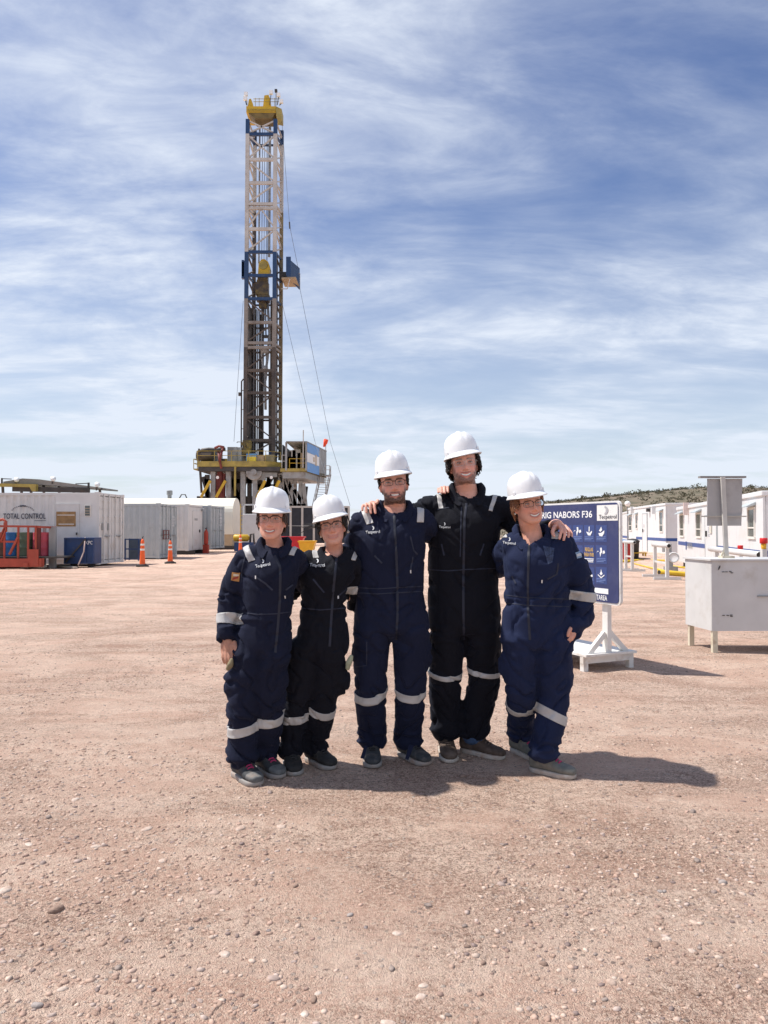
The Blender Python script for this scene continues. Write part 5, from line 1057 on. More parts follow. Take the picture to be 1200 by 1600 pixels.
for k in range(5): a_ = -hw+.06+k*(2*hw-.12)/4; mb = MB(); mb.beam(ep(.06, a_, .162), ep(1.42, a_, .162), .125, .022); obj('slat', mb, ST, nbd)
# ================================================================ people
def cloth_mat(name, col, col2):
    m = bpy.data.materials.new(name); m.use_nodes = True; t = m.node_tree; n = t.nodes; l = t.links.new; b = n['Principled BSDF']
    b.inputs['Roughness'].default_value = .82; b.inputs['Specular IOR Level'].default_value = .18
    b.inputs['Sheen Weight'].default_value = .05; b.inputs['Sheen Roughness'].default_value = .45; b.inputs['Sheen Tint'].default_value = (.5, .6, 1, 1)
    tc = n.new('ShaderNodeTexCoord')
    def nz(sc, d=5, mp=None):
        z = n.new('ShaderNodeTexNoise'); z.inputs['Scale'].default_value = sc; z.inputs['Detail'].default_value = d
        if mp: q = n.new('ShaderNodeMapping'); q.inputs['Scale'].default_value = mp; l(tc.outputs['Object'], q.inputs[0]); l(q.outputs[0], z.inputs['Vector'])
        else: l(tc.outputs['Object'], z.inputs['Vector'])
        return z.outputs[0]
    mr = n.new('ShaderNodeMapRange'); l(nz(7), mr.inputs[0]); mr.inputs[1].default_value = .35; mr.inputs[2].default_value = .7
    mx = n.new('ShaderNodeMix'); mx.data_type = 'RGBA'; l(mr.outputs[0], mx.inputs[0]); mx.inputs[6].default_value = (*col, 1); mx.inputs[7].default_value = (*col2, 1); l(mx.outputs[2], b.inputs['Base Color'])
    ad = n.new('ShaderNodeMath'); ad.operation = 'MULTIPLY_ADD'; l(nz(24, 4, (1, 1, .6)), ad.inputs[0]); ad.inputs[1].default_value = 1.4; l(nz(420, 2), ad.inputs[2])
    bp = n.new('ShaderNodeBump'); bp.inputs['Strength'].default_value = .55; bp.inputs['Distance'].default_value = .006; l(ad.outputs[0], bp.inputs['Height']); l(bp.outputs[0], b.inputs['Normal'])
    return m
CL_NAVY = cloth_mat('navy_cloth', (.0075, .0098, .0245), (.0105, .0135, .033)); CL_BLUE = cloth_mat('blue_cloth', (.0105, .0165, .048), (.0145, .022, .061)); CL_BLACK = cloth_mat('black_cloth', (.0055, .0060, .010), (.008, .0085, .014))
CL_MID = cloth_mat('mid_cloth', (.0082, .0112, .030), (.0115, .0155, .039))
SEAM = mat('seam_thread', (.019, .024, .046), .7, var=.1); ZIP = mat('zip_tape', (.013, .016, .031), .6, var=.1); PULL = mat('zip_pull', (.6, .6, .6), .3)
TAPE = mat('retro_tape', (.46, .455, .445), .45, var=.07, vscale=22, bump=.1, bscale=60)
THREAD = mat('white_thread', (.60, .62, .64), .7, var=.08, vscale=60)
SKIN = vcol_mat('skin', .48, .10, .35); HAT = mat('hat_shell', (.80, .81, .82), .28, var=.02, vscale=9, spec=.5, grime=(.66, .64, .60), gscale=7, gthr=(.6, .85))
HATIN = mat('hat_liner', (.05, .05, .05), .7); FRAME = mat('glasses_black', (.012, .012, .014), .25); CLEARF = mat('glasses_clear', (.62, .60, .58), .2)
LENS = glass_mat('lens', (.95, .955, .96), .03)
EYEM = vcol_mat('eye', .25, 0, .5); TEETH = mat('teeth', (.76, .70, .62), .3, var=.03)
DENIM = mat('denim', (.045, .085, .17), .8, var=.2, vscale=60, bump=.3, bscale=150)
def catmull(pts, n=6):
    pts = [np.array(p, float) for p in pts]; out = []
    for i in range(len(pts)-1):
        p0 = pts[max(i-1, 0)]; p1 = pts[i]; p2 = pts[i+1]; p3 = pts[min(i+2, len(pts)-1)]
        for k in range(n):
            t = k/n; out.append(.5*((2*p1)+(-p0+p2)*t+(2*p0-5*p1+4*p2-p3)*t*t+(-p0+3*p1-3*p2+p3)*t**3))
    out.append(pts[-1]); return out
def limb(mb, pts, rad, n=20, seg=6):
    """round limb through pts with radii; closed and rounded ends"""
    data = catmull([list(p)+[r_] for p, r_ in zip(pts, rad)], seg); P = [Vector(d[:3]) for d in data]; r_ = [max(.002, d[3]) for d in data]
    d0 = (P[0]-P[1]).normalized(); d1 = (P[-1]-P[-2]).normalized()
    P = [P[0]+d0*r_[0]*.55, P[0]+d0*r_[0]*.35]+P+[P[-1]+d1*r_[-1]*.35, P[-1]+d1*r_[-1]*.55]; r_ = [r_[0]*.45, r_[0]*.8]+r_+[r_[-1]*.8, r_[-1]*.45]
    mb.tube(P, r_, n); return mb
def rings(mb, rows, n=32, ex=2.4, seg=5):
    """stack of horizontal superellipse rings: rows of (cx, cy, z, a, b), from bottom to top, closed"""
    data = catmull(rows, seg); vs = []; fs = []; k = len(data)
    for cx_, cy_, z, a, b in data:
        for j in range(n):
            t = 2*math.pi*j/n; c_, s_ = math.cos(t), math.sin(t)
            vs.append((cx_+a*math.copysign(abs(c_)**(2/ex), c_), cy_+b*math.copysign(abs(s_)**(2/ex), s_), z))
    for i in range(k-1):
        for j in range(n): fs.append((i*n+j, i*n+(j+1) % n, (i+1)*n+(j+1) % n, (i+1)*n+j))
    fs += [tuple(range(n-1, -1, -1)), tuple((k-1)*n+j for j in range(n))]
    return mb.add(vs, fs)
def fuse(mb, voxel, smooth_it, fac=.5):
    me = bpy.data.meshes.new('f'); me.from_pydata([tuple(p) for p in mb.v], [], mb.f); o = bpy.data.objects.new('f', me); COL.objects.link(o)
    m = o.modifiers.new('r', 'REMESH'); m.mode = 'VOXEL'; m.voxel_size = voxel; m.adaptivity = 0
    if smooth_it: s = o.modifiers.new('s', 'SMOOTH'); s.iterations = smooth_it; s.factor = fac
    bpy.context.view_layer.update()
    r_ = bpy.data.meshes.new_from_object(o.evaluated_get(bpy.context.evaluated_depsgraph_get())); bpy.data.objects.remove(o); bpy.data.meshes.remove(me)
    return r_
def mesh_np(me):
    v = np.empty(len(me.vertices)*3); me.vertices.foreach_get('co', v); nn = np.empty(len(me.vertices)*3); me.vertex_normals.foreach_get('vector', nn)
    return v.reshape(-1, 3), nn.reshape(-1, 3)
def shift_mesh(me, org):
    v, _ = mesh_np(me); v = v-np.array(org); me.vertices.foreach_set('co', v.ravel()); me.update()
HEAD_Z = [(-.119, .016, .074, -.046), (-.112, .030, .085, -.03), (-.098, .043, .091, -.005), (-.078, .054, .092, .03), (-.05, .062, .091, .062), (-.02, .067, .090, .083), (.0, .070, .088, .092), (.03, .073, .092, .098), (.06, .073, .089, .099), (.09, .062, .074, .088), (.11, .042, .048, .06), (.121, .012, .014, .02)]
def gauss(x, c, s): return np.exp(-((x-c)/s)**2)
def head_points(spec):
    rows = catmull([(z, w_, f_, b_) for z, w_, f_, b_ in HEAD_Z], 8); n = 88; vs = []; fs = []
    wj = spec.get('jaw', 1.0)
    for z, w_, f_, b_ in rows:
        w_ = w_*(1+(wj-1)*float(np.clip(-z/.08, 0, 1)))
        cy_ = (b_-f_)/2; hy = (b_+f_)/2
        for j in range(n):
            t = 2*math.pi*j/n; c_, s_ = math.cos(t), math.sin(t); ex = 2.25
            vs.append((w_*math.copysign(abs(c_)**(2/ex), c_), cy_+hy*math.copysign(abs(s_)**(2/ex), s_), z))
    k = len(rows)
    for i in range(k-1):
        for j in range(n): fs.append((i*n+j, i*n+(j+1) % n, (i+1)*n+(j+1) % n, (i+1)*n+j))
    fs += [tuple(range(n-1, -1, -1)), tuple((k-1)*n+j for j in range(n))]
    v = np.array(vs); x, y, z = v.T; ax = np.abs(x); front = sstep(-y, .01, .05)
    out_ = np.zeros(len(v))
    nose_h = np.interp(z, [-.050, -.046, -.040, -.030, -.012, .008, .022], [0, .007, .0235, .0255, .016, .008, .0])
    nose_w = np.interp(z, [-.046, -.034, -.01, .02], [.0135, .0125, .009, .010]); out_ += nose_h*np.exp(-(x/nose_w)**2)
    out_ += .009*gauss(ax, .0145, .0065)*gauss(z, -.038, .007)
    out_ -= .011*gauss(ax, .032, .016)*gauss(z, .001, .012)
    out_ += .0045*gauss(ax, .030, .020)*gauss(z, .021, .008)
    out_ += spec.get('cheek', .006)*gauss(ax, .041, .017)*gauss(z, -.032, .015)
    out_ -= .003*gauss(ax, .036, .010)*gauss(z, -.066, .014)
    mz = z-(-.071+spec.get('smile', 9)*np.minimum(ax, .034)**2*1.0)
    mw = 1-sstep(ax, .027, .037)
    out_ += mw*(.0055*gauss(mz, .0075, .0042)+.0065*gauss(mz, -.0085, .0050)-.007*spec.get('mopen', 1)*gauss(mz, 0, .0042))
    out_ += .005*gauss(x, 0, .018)*gauss(z, -.103, .012)
    out_ -= .003*gauss(x, 0, .02)*gauss(z, -.090, .006)
    v[:, 1] -= out_*front
    return v, fs
def head_colors(q, spec):
    """colours of the face, hands and neck from head-local coordinates q"""
    x, y, z = q.T; ax = np.abs(x); front = sstep(-y, .0, .05)
    base = np.array(spec['skin']); c = np.tile(base, (len(q), 1))
    def mixin(f, col): 
        f = np.clip(f, 0, 1)[:, None]; c[:] = c*(1-f)+np.array(col)*f
    inh = ((z > -.14) & (z < .16) & (np.hypot(x, y) < .14)).astype(float)
    red = base*np.array([1.06, .74, .70])
    mixin(inh*front*.6*gauss(ax, .042, .02)*gauss(z, -.034, .02), red); mixin(inh*front*.55*gauss(ax, 0, .014)*gauss(z, -.034, .014), red)
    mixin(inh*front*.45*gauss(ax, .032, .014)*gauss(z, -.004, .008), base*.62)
    mz = z-(-.071+spec.get('smile', 9)*np.minimum(ax, .03)**2)
    if spec.get('beard'):
        n_ = fbm(q*260, 2, 3); st = spec['beard']
        low = sstep(-z, .050, .075)*sstep(ax*.9-z*1.0, .086, .100); side = sstep(ax, .050, .060)*sstep(-z, .015, .05)*sstep(-y, -.03, .0)
        must = gauss(z, -.0565, .0052)*(1-sstep(ax, .022, .034)); chin = gauss(x, 0, .026)*sstep(-z, .086, .094); strap = sstep(-z, .02, .06)*sstep(ax, .034+.0*z, .050)*sstep(-z, .045, .06)
        m_ = np.maximum.reduce([low, side, must*.9, chin, strap])*inh*sstep(-y, -.045, -.015)*(1-sstep(-z, .128, .140))
        mixin(np.clip(m_*st*(1.0+.35*n_), 0, .96), spec['hair'])
    mo_ = .35 if spec.get('mopen') else 1.0
    lip = (1-sstep(ax, .028, .034))*inh*front
    mixin(lip*.85*np.maximum(gauss(mz, .0050+.0035*mo_, .0036), gauss(mz, -.0055-.004*mo_, .0044)), spec.get('lip', base*np.array([.85, .45, .45])))
    mixin(lip*sstep(-np.abs(mz), -.0058*mo_, -.0040*mo_)*spec.get('mouth', 1.0)*(1-sstep(ax, .024, .030)), (.07, .02, .018))
    mixin(inh*front*.35*gauss(mz, .004, .011)*gauss(ax, .035, .006), base*.5)
    brow = gauss(z-(.0195+.05*np.minimum(ax-.012, .02)), 0, .0042)*sstep(ax, .010, .015)*(1-sstep(ax, .046, .052)); mixin(inh*front*brow*spec.get('browk', .85), spec['hair'])
    mixin(inh*sstep(ax, .069, .073)*.25, red)
    mixin(inh*sstep(z, .055, .065), spec['hair'])
    return c
class Person: pass
def build_person(sp):
    Y = sp['Y']; pe = Person(); base = Vector(at(sp['neck'][0], 900, Y)); base.z = 0
    t = thing('person', base, sp['label'], 'person', 'people posing in a row'); pe.t = t
    J = {}
    for k in ('neck', 'sa', 'sb', 'ha', 'hb', 'ka', 'kb'):
        q = sp[k]; J[k] = at(q[0], q[1], Y+(q[2] if len(q) > 2 else 0))
    s = sp['s']
    # feet
    feet = []
    for side in 'ab':
        px, py, phi = sp['foot_'+side]; toe = gnd(px, py); d = Vector((math.sin(R(phi)), -math.cos(R(phi)), 0)); ln = sp.get('foot', .275); heel = toe-d*ln; feet.append((heel, d, ln)); J['a'+side] = heel+d*ln*.30+Vector((0, 0, .11))
    # ---------------- coverall
    mb = MB(); tor = sp['torso']; rows = []
    for (y, xl, xr, b) in tor:
        a, c = at(xl, y, Y), at(xr, y, Y); rows.append(((a.x+c.x)/2, Y+sp.get('lean', 0)*(1.0 if y < tor[0][0] else 0), a.z, (c.x-a.x)/2, b))
    rows = sorted(rows, key=lambda r_: r_[2]); rings(mb, rows)
    nk = J['neck']
    for k in ('sa', 'sb'): limb(mb, [nk+Vector((0, .015, -.045*s)), (nk*.45+J[k]*.55)+Vector((0, .01, -.022*s)), J[k]], [.072*s, .070*s, .078*s])
    lr = sp.get('legr', (.105, .092, .082))
    for side in 'ab':
        h, k_, a_ = J['h'+side]+Vector((0, -.030, 0)), J['k'+side], J['a'+side]; cuff = a_+Vector((0, -.01, -.022+sp.get('cuff', 0)))
        mid = (h+k_)/2; sh = (k_+cuff)/2+Vector((0, .015, 0))
        limb(mb, [h+Vector((0, 0, .04)), mid, k_, sh, cuff+Vector((0, 0, .06)), cuff], [lr[0], (lr[0]+lr[1])/2, lr[1], (lr[1]+lr[2])/2, lr[2]*1.03, lr[2]*1.06])
    arms = {}
    for side in 'ab':
        if 'arm_'+side in sp:
            pts = [J['s'+side]]+[at(q[0], q[1], Y+q[2]) for q in sp['arm_'+side]]; arms[side] = pts; rr = sp.get('armr', (.080, .064, .054)); rad = np.interp(np.linspace(0, 1, len(pts)), [0, .5, 1], rr)
            limb(mb, pts, list(rad))
    for (bx0, by0, bd0, ra, rb, rc) in sp.get('bulges', []): mb.ellip(at(bx0, by0, Y+bd0), (ra, rb, rc), None, 20, 14)
    cov = fuse(mb, .0085, 14); v, nn = mesh_np(cov)
    # cloth folds: compressed rolls near ankles, knees, elbows and waist, long drapes elsewhere
    disp = np.zeros(len(v)); sd = sp['seed']
    hz_ = np.abs(fbm(v*np.array([4, 4, 15])+sd, 2, sd)); vt_ = fbm(v*np.array([11, 11, 3.0])+sd*3, 2, sd+5); sg_ = np.sign(v[:, 0]-J['neck'].x); dg = np.abs(fbm(np.stack([v[:, 0]*5+sg_*v[:, 2]*4, v[:, 1]*5, v[:, 2]*10-sg_*v[:, 0]*9], 1)+sd, 2, sd+9))
    zk = (J['ka'].z+J['kb'].z)/2; zh = J['ha'].z; wz = at(0, sp['waist'], Y).z
    roll = 1.2*gauss(v[:, 2], .12, .11)+.8*gauss(v[:, 2], zk, .09)+.8*gauss(v[:, 2], wz, .06)+.7*gauss(v[:, 2], zh-.05, .08)
    for side, pts in arms.items():
        for p in pts[1:]: roll += 1.0*np.exp(-np.sum((v-np.array(p))**2, 1)/.011)
    crease = np.clip(.30-hz_, 0, .3)/.3; disp += .011*roll*(crease-.45) + .006*vt_ - .020*np.clip(.16-dg, 0, .16)/.16*(.4+.6*np.clip(roll, 0, 1)) - .004*np.clip(.10-np.abs(vt_), 0, .1)/.1
    v2 = v+nn*disp[:, None]; cov.vertices.foreach_set('co', v2.ravel()); cov.update()
    if 'vee' in sp:
        bm = bmesh.new(); bm.from_mesh(cov); poly = sp['vee']; kill = []
        for f_ in bm.faces:
            c_ = f_.calc_center_median()
            if c_.y > Y: continue
            d_ = c_-CAMP; dep = d_.y*CA+d_.z*SA; px = 600+F*d_.x/dep; py = 800-F*(d_.z*CA-d_.y*SA)/dep; ins = False; j = len(poly)-1
            for i in range(len(poly)):
                if (poly[i][1] > py) != (poly[j][1] > py) and px < (poly[j][0]-poly[i][0])*(py-poly[i][1])/(poly[j][1]-poly[i][1])+poly[i][0]: ins = not ins
                j = i
            if ins: kill.append(f_)
        bmesh.ops.delete(bm, geom=kill, context='FACES'); bm.to_mesh(cov); bm.free(); cov.update()
    pe.cov = cov; bm = bmesh.new(); bm.from_mesh(cov); bvh = BVHTree.FromBMesh(bm); bm.free(); v, nn = mesh_np(cov); pe.bvh = bvh
    fidx = np.empty(len(cov.polygons)*4, np.int32) if all(len(p.vertices) == 4 for p in cov.polygons[:50]) else None
    polys = [tuple(p.vertices) for p in cov.polygons]; cen = np.array([v[list(p)].mean(0) for p in polys])
    shift_mesh(cov, base); cov.materials.append(sp['cloth']); cov.shade_smooth(); co = link('coverall', cov, t); pe.co = co
    def piece(name, mask, planes, off, m_, par=co, thick=True):
        """part of the cloth surface lifted off and cut clean by planes (point, normal keeps the side it points to)"""
        b2 = bmesh.new(); ids = {}; sel = np.nonzero(mask)[0]
        for i in sel:
            fv = []
            for q in polys[i]:
                if q not in ids: ids[q] = b2.verts.new(v[q]+nn[q]*off)
                fv.append(ids[q])
            try: b2.faces.new(fv)
            except ValueError: pass
        for p, n_ in planes: bmesh.ops.bisect_plane(b2, geom=list(b2.verts)+list(b2.edges)+list(b2.faces), plane_co=p, plane_no=-Vector(n_), clear_outer=True)
        if not b2.faces: b2.free(); return None
        bmesh.ops.recalc_face_normals(b2, faces=b2.faces)
        for q in b2.verts: q.co -= base
        me = bpy.data.meshes.new(name); b2.to_mesh(me); b2.free(); me.materials.append(m_); me.shade_smooth(); o = link(name, me, par)
        so = o.modifiers.new('thickness', 'SOLIDIFY'); so.thickness = max(.002, off*.8); so.offset = -1
        return o
    def band(p, ax_, wd_, rad, m_=TAPE, name='reflective_band', other=None):
        p = Vector(p); ax_ = Vector(ax_).normalized(); rel = cen-np.array(p); s_ = rel @ np.array(ax_); rr = np.linalg.norm(rel-s_[:, None]*np.array(ax_), axis=1)
        mk_ = (np.abs(s_) < wd_/2+.02) & (rr < rad)
        if other:
            def dax(a, b):
                a = np.array(a); b = np.array(b); t_ = np.clip((cen[:, 2]-a[2])/(b[2]-a[2]), -.6, 1.2); return np.linalg.norm((a+(b-a)*t_[:, None]-cen)[:, :2], axis=1)
            mk_ &= dax(other[2], other[3]) < dax(other[0], other[1])
        return piece(name, mk_, [(p-ax_*wd_/2, ax_), (p+ax_*wd_/2, -ax_)], .0035, m_)
    def cast(px, py):
        d = ray(px, py).normalized(); h, n_, i, ds = bvh.ray_cast(CAMP, d); 
        return (h, n_) if h else (None, None)
    def ribbon(name, pts, wd_, m_, off=.0025, par=co):
        P = []; 
        for (a, b) in zip(pts[:-1], pts[1:]):
            k = max(2, int(math.hypot(b[0]-a[0], b[1]-a[1])/2.0))
            for i in range(k): P.append((a[0]+(b[0]-a[0])*i/k, a[1]+(b[1]-a[1])*i/k))
        P.append(pts[-1]); H = [cast(*p) for p in P]; H = [(h, n_) for h, n_ in H if h]
        if len(H) < 2: return
        mb_ = MB(); vs = []
        for i, (h, n_) in enumerate(H):
            d = (H[min(i+1, len(H)-1)][0]-H[max(i-1, 0)][0]).normalized(); sd_ = d.cross(n_).normalized()*wd_/2; vs += [h+n_*off-sd_, h+n_*(off+.0015), h+n_*off+sd_]
        fs = []
        for i in range(len(H)-1):
            if (H[i+1][0]-H[i][0]).length < .05: fs += [(3*i, 3*i+1, 3*i+4, 3*i+3), (3*i+1, 3*i+2, 3*i+5, 3*i+4)]
        mb_.add(vs, fs); return obj(name, mb_, m_, par, True)
    def patch(name, c4, m_, off=.003, n_=10, par=co, bulge=0.0):
        (ax0, ay0), (bx0, by0), (cx0, cy0), (dx0, dy0) = c4; vs = []; ok = []; fs = []
        for j in range(n_+1):
            for i in range(n_+1):
                u_, w_ = i/n_, j/n_; px = (ax0*(1-u_)+bx0*u_)*(1-w_)+(dx0*(1-u_)+cx0*u_)*w_; py = (ay0*(1-u_)+by0*u_)*(1-w_)+(dy0*(1-u_)+cy0*u_)*w_; h, nr = cast(px, py)
                e = min(u_, 1-u_, w_, 1-w_); vs.append(h+nr*(off+bulge*min(1, e*6)) if h else Vector((0, 0, 0))); ok.append(h is not None)
        for j in range(n_):
            for i in range(n_):
                q = (j*(n_+1)+i, j*(n_+1)+i+1, (j+1)*(n_+1)+i+1, (j+1)*(n_+1)+i)
                if all(ok[z] for z in q) and max((vs[q[0]]-vs[q[2]]).length, (vs[q[1]]-vs[q[3]]).length) < .08: fs.append(q)
        if not fs: return None
        mb_ = MB(); mb_.add(vs, fs); used = sorted({i for f_ in fs for i in f_}); mp = {u_: i for i, u_ in enumerate(used)}; mb_.v = [mb_.v[u_] for u_ in used]; mb_.f = [tuple(mp[i] for i in f_) for f_ in mb_.f]
        return obj(name, mb_, m_, par, True)
    def label_on(name, body, cx_, cy_, wpx, hpx, ang, m_, bold=.0, par=co, poly=None):
        ca, sa = math.cos(R(ang)), math.sin(R(ang)); 
        if poly is None: tv, tf, tw, th = text_mesh(body, bold)
        else: tv = np.array([(a, b, 0) for a, b in poly]); tf = [tuple(range(len(poly)))]; tw = th = 1.0
        vs = []; last = None
        for p in tv:
            a, b = p[0]/tw*wpx, -p[1]/th*hpx; h, n_ = cast(cx_+a*ca-b*sa, cy_+a*sa+b*ca)
            if h is None: h, n_ = last if last else (at(cx_, cy_, Y-.2), Vector((0, -1, 0)))
            last = (h, n_); vs.append(h+n_*.004)
        mb_ = MB(); mb_.add(vs, tf); return obj(name, mb_, m_, par, fix=False)
    pe.cast, pe.band, pe.ribbon, pe.patch, pe.piece, pe.label_on, pe.cen, pe.J, pe.arms, pe.base = cast, band, ribbon, patch, piece, label_on, cen, J, arms, base
    # leg bands
    for side, yb, tl in (('a', sp['band_a'], sp.get('tilt_a', 0)), ('b', sp['band_b'], sp.get('tilt_b', 0))):
        k_, a_ = J['k'+side], J['a'+side]; zb = at(600, yb, Y).z; f_ = np.clip((k_.z-zb)/(k_.z-a_.z), -.5, 1); p = k_.lerp(a_, max(0, f_)) if f_ >= 0 else k_.lerp(J['h'+side], -f_*(k_.z-a_.z)/(J['h'+side].z-k_.z)); ax_ = (k_-a_).normalized(); ax_ = Vector((ax_.x+math.sin(R(tl)), ax_.y, ax_.z)); band(p, ax_, sp.get('bandw', .05), .135, other=(J['k'+('b' if side == 'a' else 'a')], J['a'+('b' if side == 'a' else 'a')], k_, a_))
    # shoulder strips
    for (xl, xr, yb, sh, nm) in sp['strips']:
        a, b = at(xl, yb, Y-.12), at(xr, yb, Y-.12); zb = a.z; mid = (a.x+b.x)/2; hw_ = (b.x-a.x)/2; slope = sh
        nx = Vector((1, 0, slope)).normalized()
        piece('shoulder_strip', (np.abs(cen[:, 0]-mid) < .18) & (cen[:, 2] > zb-.03) & (cen[:, 2] < nk.z+.12), [(Vector((mid-hw_, Y, zb)), nx), (Vector((mid+hw_, Y, zb)), -nx), (Vector((mid, Y, zb)), (slope*-.6, 0, 1))], .0035, TAPE)
    # zip, seams, pockets, writing
    ribbon('zip_placket', sp['zip'], .014, ZIP, .002)
    for a in sp.get('seams', []): ribbon('seam', a, .006, SEAM, .0015)
    for a in sp.get('zips', []): ribbon('pocket_zip', a, .010, SEAM, .0025)
    for a in sp.get('pulls', []): patch('zip_pull', [(a[0]-.9, a[1]-2.5), (a[0]+.9, a[1]-2.5), (a[0]+.9, a[1]+2.5), (a[0]-.9, a[1]+2.5)], PULL, .006, 3)
    for q in sp.get('pockets', []): po = patch('cargo_pocket', q, sp['cloth'], .004, 10, bulge=.012)
    lx, ly, lw, la = sp['logo']; label_on('lettering', 'Tecpetrol', lx, ly, lw, lw*.27, la, THREAD, .012); label_on('emblem', None, lx-1, ly-lw*.30, lw*.27, lw*.30, la, THREAD, poly=crescent())
    # ---------------- collar: two leaves folded over, open at the throat
    cR = sp.get('colr', .072)*1.0; cc = nk+Vector(sp.get('colo', (0, .005, 0))); vs = []; fs = []; K = 40; half = R(sp.get('colopen', 158)); dip = sp.get('dip', 0)
    for i in range(K+1):
        a = -half+2*half*i/K; sx_, cy_ = math.sin(a), math.cos(a); fr_ = abs(a)/half; e = sstep(fr_, .55, 1.0)
        d = Vector((sx_, cy_, 0)); up_in = cc+d*cR*(1-.05*e)+Vector((0, 0, .032-(.052+dip)*e)); top_ = cc+d*(cR*1.12)+Vector((0, 0, .046-(.058+dip)*e)); out_ = cc+d*(cR*(1.45+.25*e))+Vector((0, -.012*e, .010-(.075+dip*.8)*e)); low = cc+d*cR*1.0+Vector((0, 0, -.05))
        j_ = .003*math.sin(a*5+sd); vs += [low, up_in, top_+Vector((0, 0, j_)), out_+d*j_]
    for i in range(K):
        for j in range(3): fs.append((4*i+j, 4*i+j+1, 4*i+j+5, 4*i+j+4))
    mb_ = MB(); mb_.add(vs, fs); o = obj('collar', mb_, sp['cloth'], co, True); so = o.modifiers.new('t', 'SOLIDIFY'); so.thickness = .004
    ss = o.modifiers.new('s', 'SUBSURF'); ss.levels = ss.render_levels = 1
    # ---------------- body: one continuous skin surface
    hs = sp['hs']; hx, hy, hyaw, hpitch, hroll = sp['head']; hc = at(hx, hy, Y+sp.get('hd', -.03)); RM = Euler((R(hpitch), R(hroll), R(hyaw)), 'XYZ').to_matrix(); pe.hc, pe.RM, pe.hs = hc, RM, hs
    H = lambda x, y, z: hc+RM @ (Vector((x, y, z))*hs)
    mb = MB(); hv, hf = head_points(sp); mb.add([H(*p) for p in hv], hf)
    for sgn in (-1, 1):
        er = RM @ Euler((0, 0, sgn*.35)).to_matrix(); mb.ellip(H(sgn*.0745, .012, -.012), (.009*hs, .018*hs, .031*hs), er, 14, 10); mb.ellip(H(sgn*.073, .004, -.036), (.007*hs, .009*hs, .010*hs), er, 10, 8)
    nr_ = sp.get('neckr', .046); limb(mb, [H(0, .022, -.03), H(0, .026, -.085), nk+Vector((0, .016, .01)), nk+Vector((0, .005, -.10))], [nr_*hs, nr_*hs, (nr_+.006)*hs, .080*hs], 24)
    chest = rows[-3]; limb(mb, [nk+Vector((0, .01, -.06)), Vector((chest[0], Y, chest[2])), Vector((rows[1][0], Y, rows[1][2]+.05))], [.07, .085, .075], 14)
    for side in 'ab':
        limb(mb, [Vector((rows[1][0], Y, rows[1][2]+.05)), J['h'+side], J['k'+side], J['a'+side]], [.05, .05, .04, .036], 10)
        if side in arms: limb(mb, [nk+Vector((0, .01, -.09))]+arms[side], [.04]+[.034]*(len(arms[side])-1)+[.029*s], 12)
    for nm, chains in sp.get('hands', []):
        for pts, rad in chains: limb(mb, [at(q[0], q[1], Y+q[2]) for q in pts], rad, 12, 5)
    body = fuse(mb, .0034, 2, .35); bv, bn = mesh_np(body)
    q = ((bv-np.array(hc)) @ np.array(RM))/hs; cols_ = head_colors(q, sp)
    far = q[:, 2] < -.16; hnd = np.array(sp.get('handskin', sp['skin'])); cols_[far] = hnd*(1+.10*fbm(bv[far]*60, 2, 2))[:, None]
    nk_f = (q[:, 2] < -.118) & ~far; cols_[nk_f] = np.array(sp['skin'])*np.array(sp.get('neckc', (.95, .92, .90)))
    for (px, py, dd, r_) in sp.get('nails', []):
        p = np.array(at(px, py, Y+dd)); m_ = np.linalg.norm(bv-p, axis=1) < r_; cols_[m_] = sp.get('nailc', (.55, .33, .28))
    at_ = body.color_attributes.new('Col', 'FLOAT_COLOR', 'POINT'); at_.data.foreach_set('color', np.concatenate([cols_, np.ones((len(cols_), 1))], 1).astype(np.float32).ravel())
    shift_mesh(body, base); body.materials.append(SKIN); body.shade_smooth(); bo = link('body', body, t)
    # eyes: narrow, lids in skin colour
    for sgn in (-1, 1):
        mb_ = MB(); mb_.ellip((0, 0, 0), (.0135, .0125, .0115), None, 28, 28); ev = np.array(mb_.v); open_ = sp.get('eyeopen', .0030)*.75
        lid = np.array(sp['skin'])*.80; ec = np.tile(lid, (len(ev), 1)); vis = np.abs(ev[:, 2]+.001) < open_; ec[vis] = (.42, .36, .33); iris = vis & (np.hypot(ev[:, 0]-sgn*-.0005, ev[:, 2]) < .0052); ec[iris] = sp.get('iris', (.035, .02, .012)); lash = (ev[:, 2]+.001 >= open_) & (ev[:, 2]+.001 < open_+.0018); ec[lash] = (.03, .02, .018)
        mb_.v = [H(sgn*.032+p[0], -.0735+p[1], .001+p[2]) for p in ev]; o = obj('eye', mb_, EYEM, bo, True, fix=False)
        ca_ = o.data.color_attributes.new('Col', 'FLOAT_COLOR', 'POINT'); ca_.data.foreach_set('color', np.concatenate([ec, np.ones((len(ec), 1))], 1).astype(np.float32).ravel())
    if sp.get('teeth', True):
        vs = []; n_ = 12; wv_ = sp.get('teethw', .0205); smile = sp.get('smile', 9)
        for i in range(n_+1):
            x = -wv_+2*wv_*i/n_; e = 1-(abs(x)/wv_)**3; zc_ = -.071+smile*x*x; yy = -.0912+ .22*x*x/.03; vs += [H(x, yy-.0012, zc_+.0070*e+.0005), H(x, yy-.0012, zc_-.0058*e)]
        mb_ = MB(); mb_.add(vs, [(2*i, 2*i+1, 2*i+3, 2*i+2) for i in range(n_)]); obj('teeth', mb_, TEETH, bo, True, fix=False)
    # ---------------- hair: tapered locks
    rg = random.Random(sp['seed']); mb_ = MB()
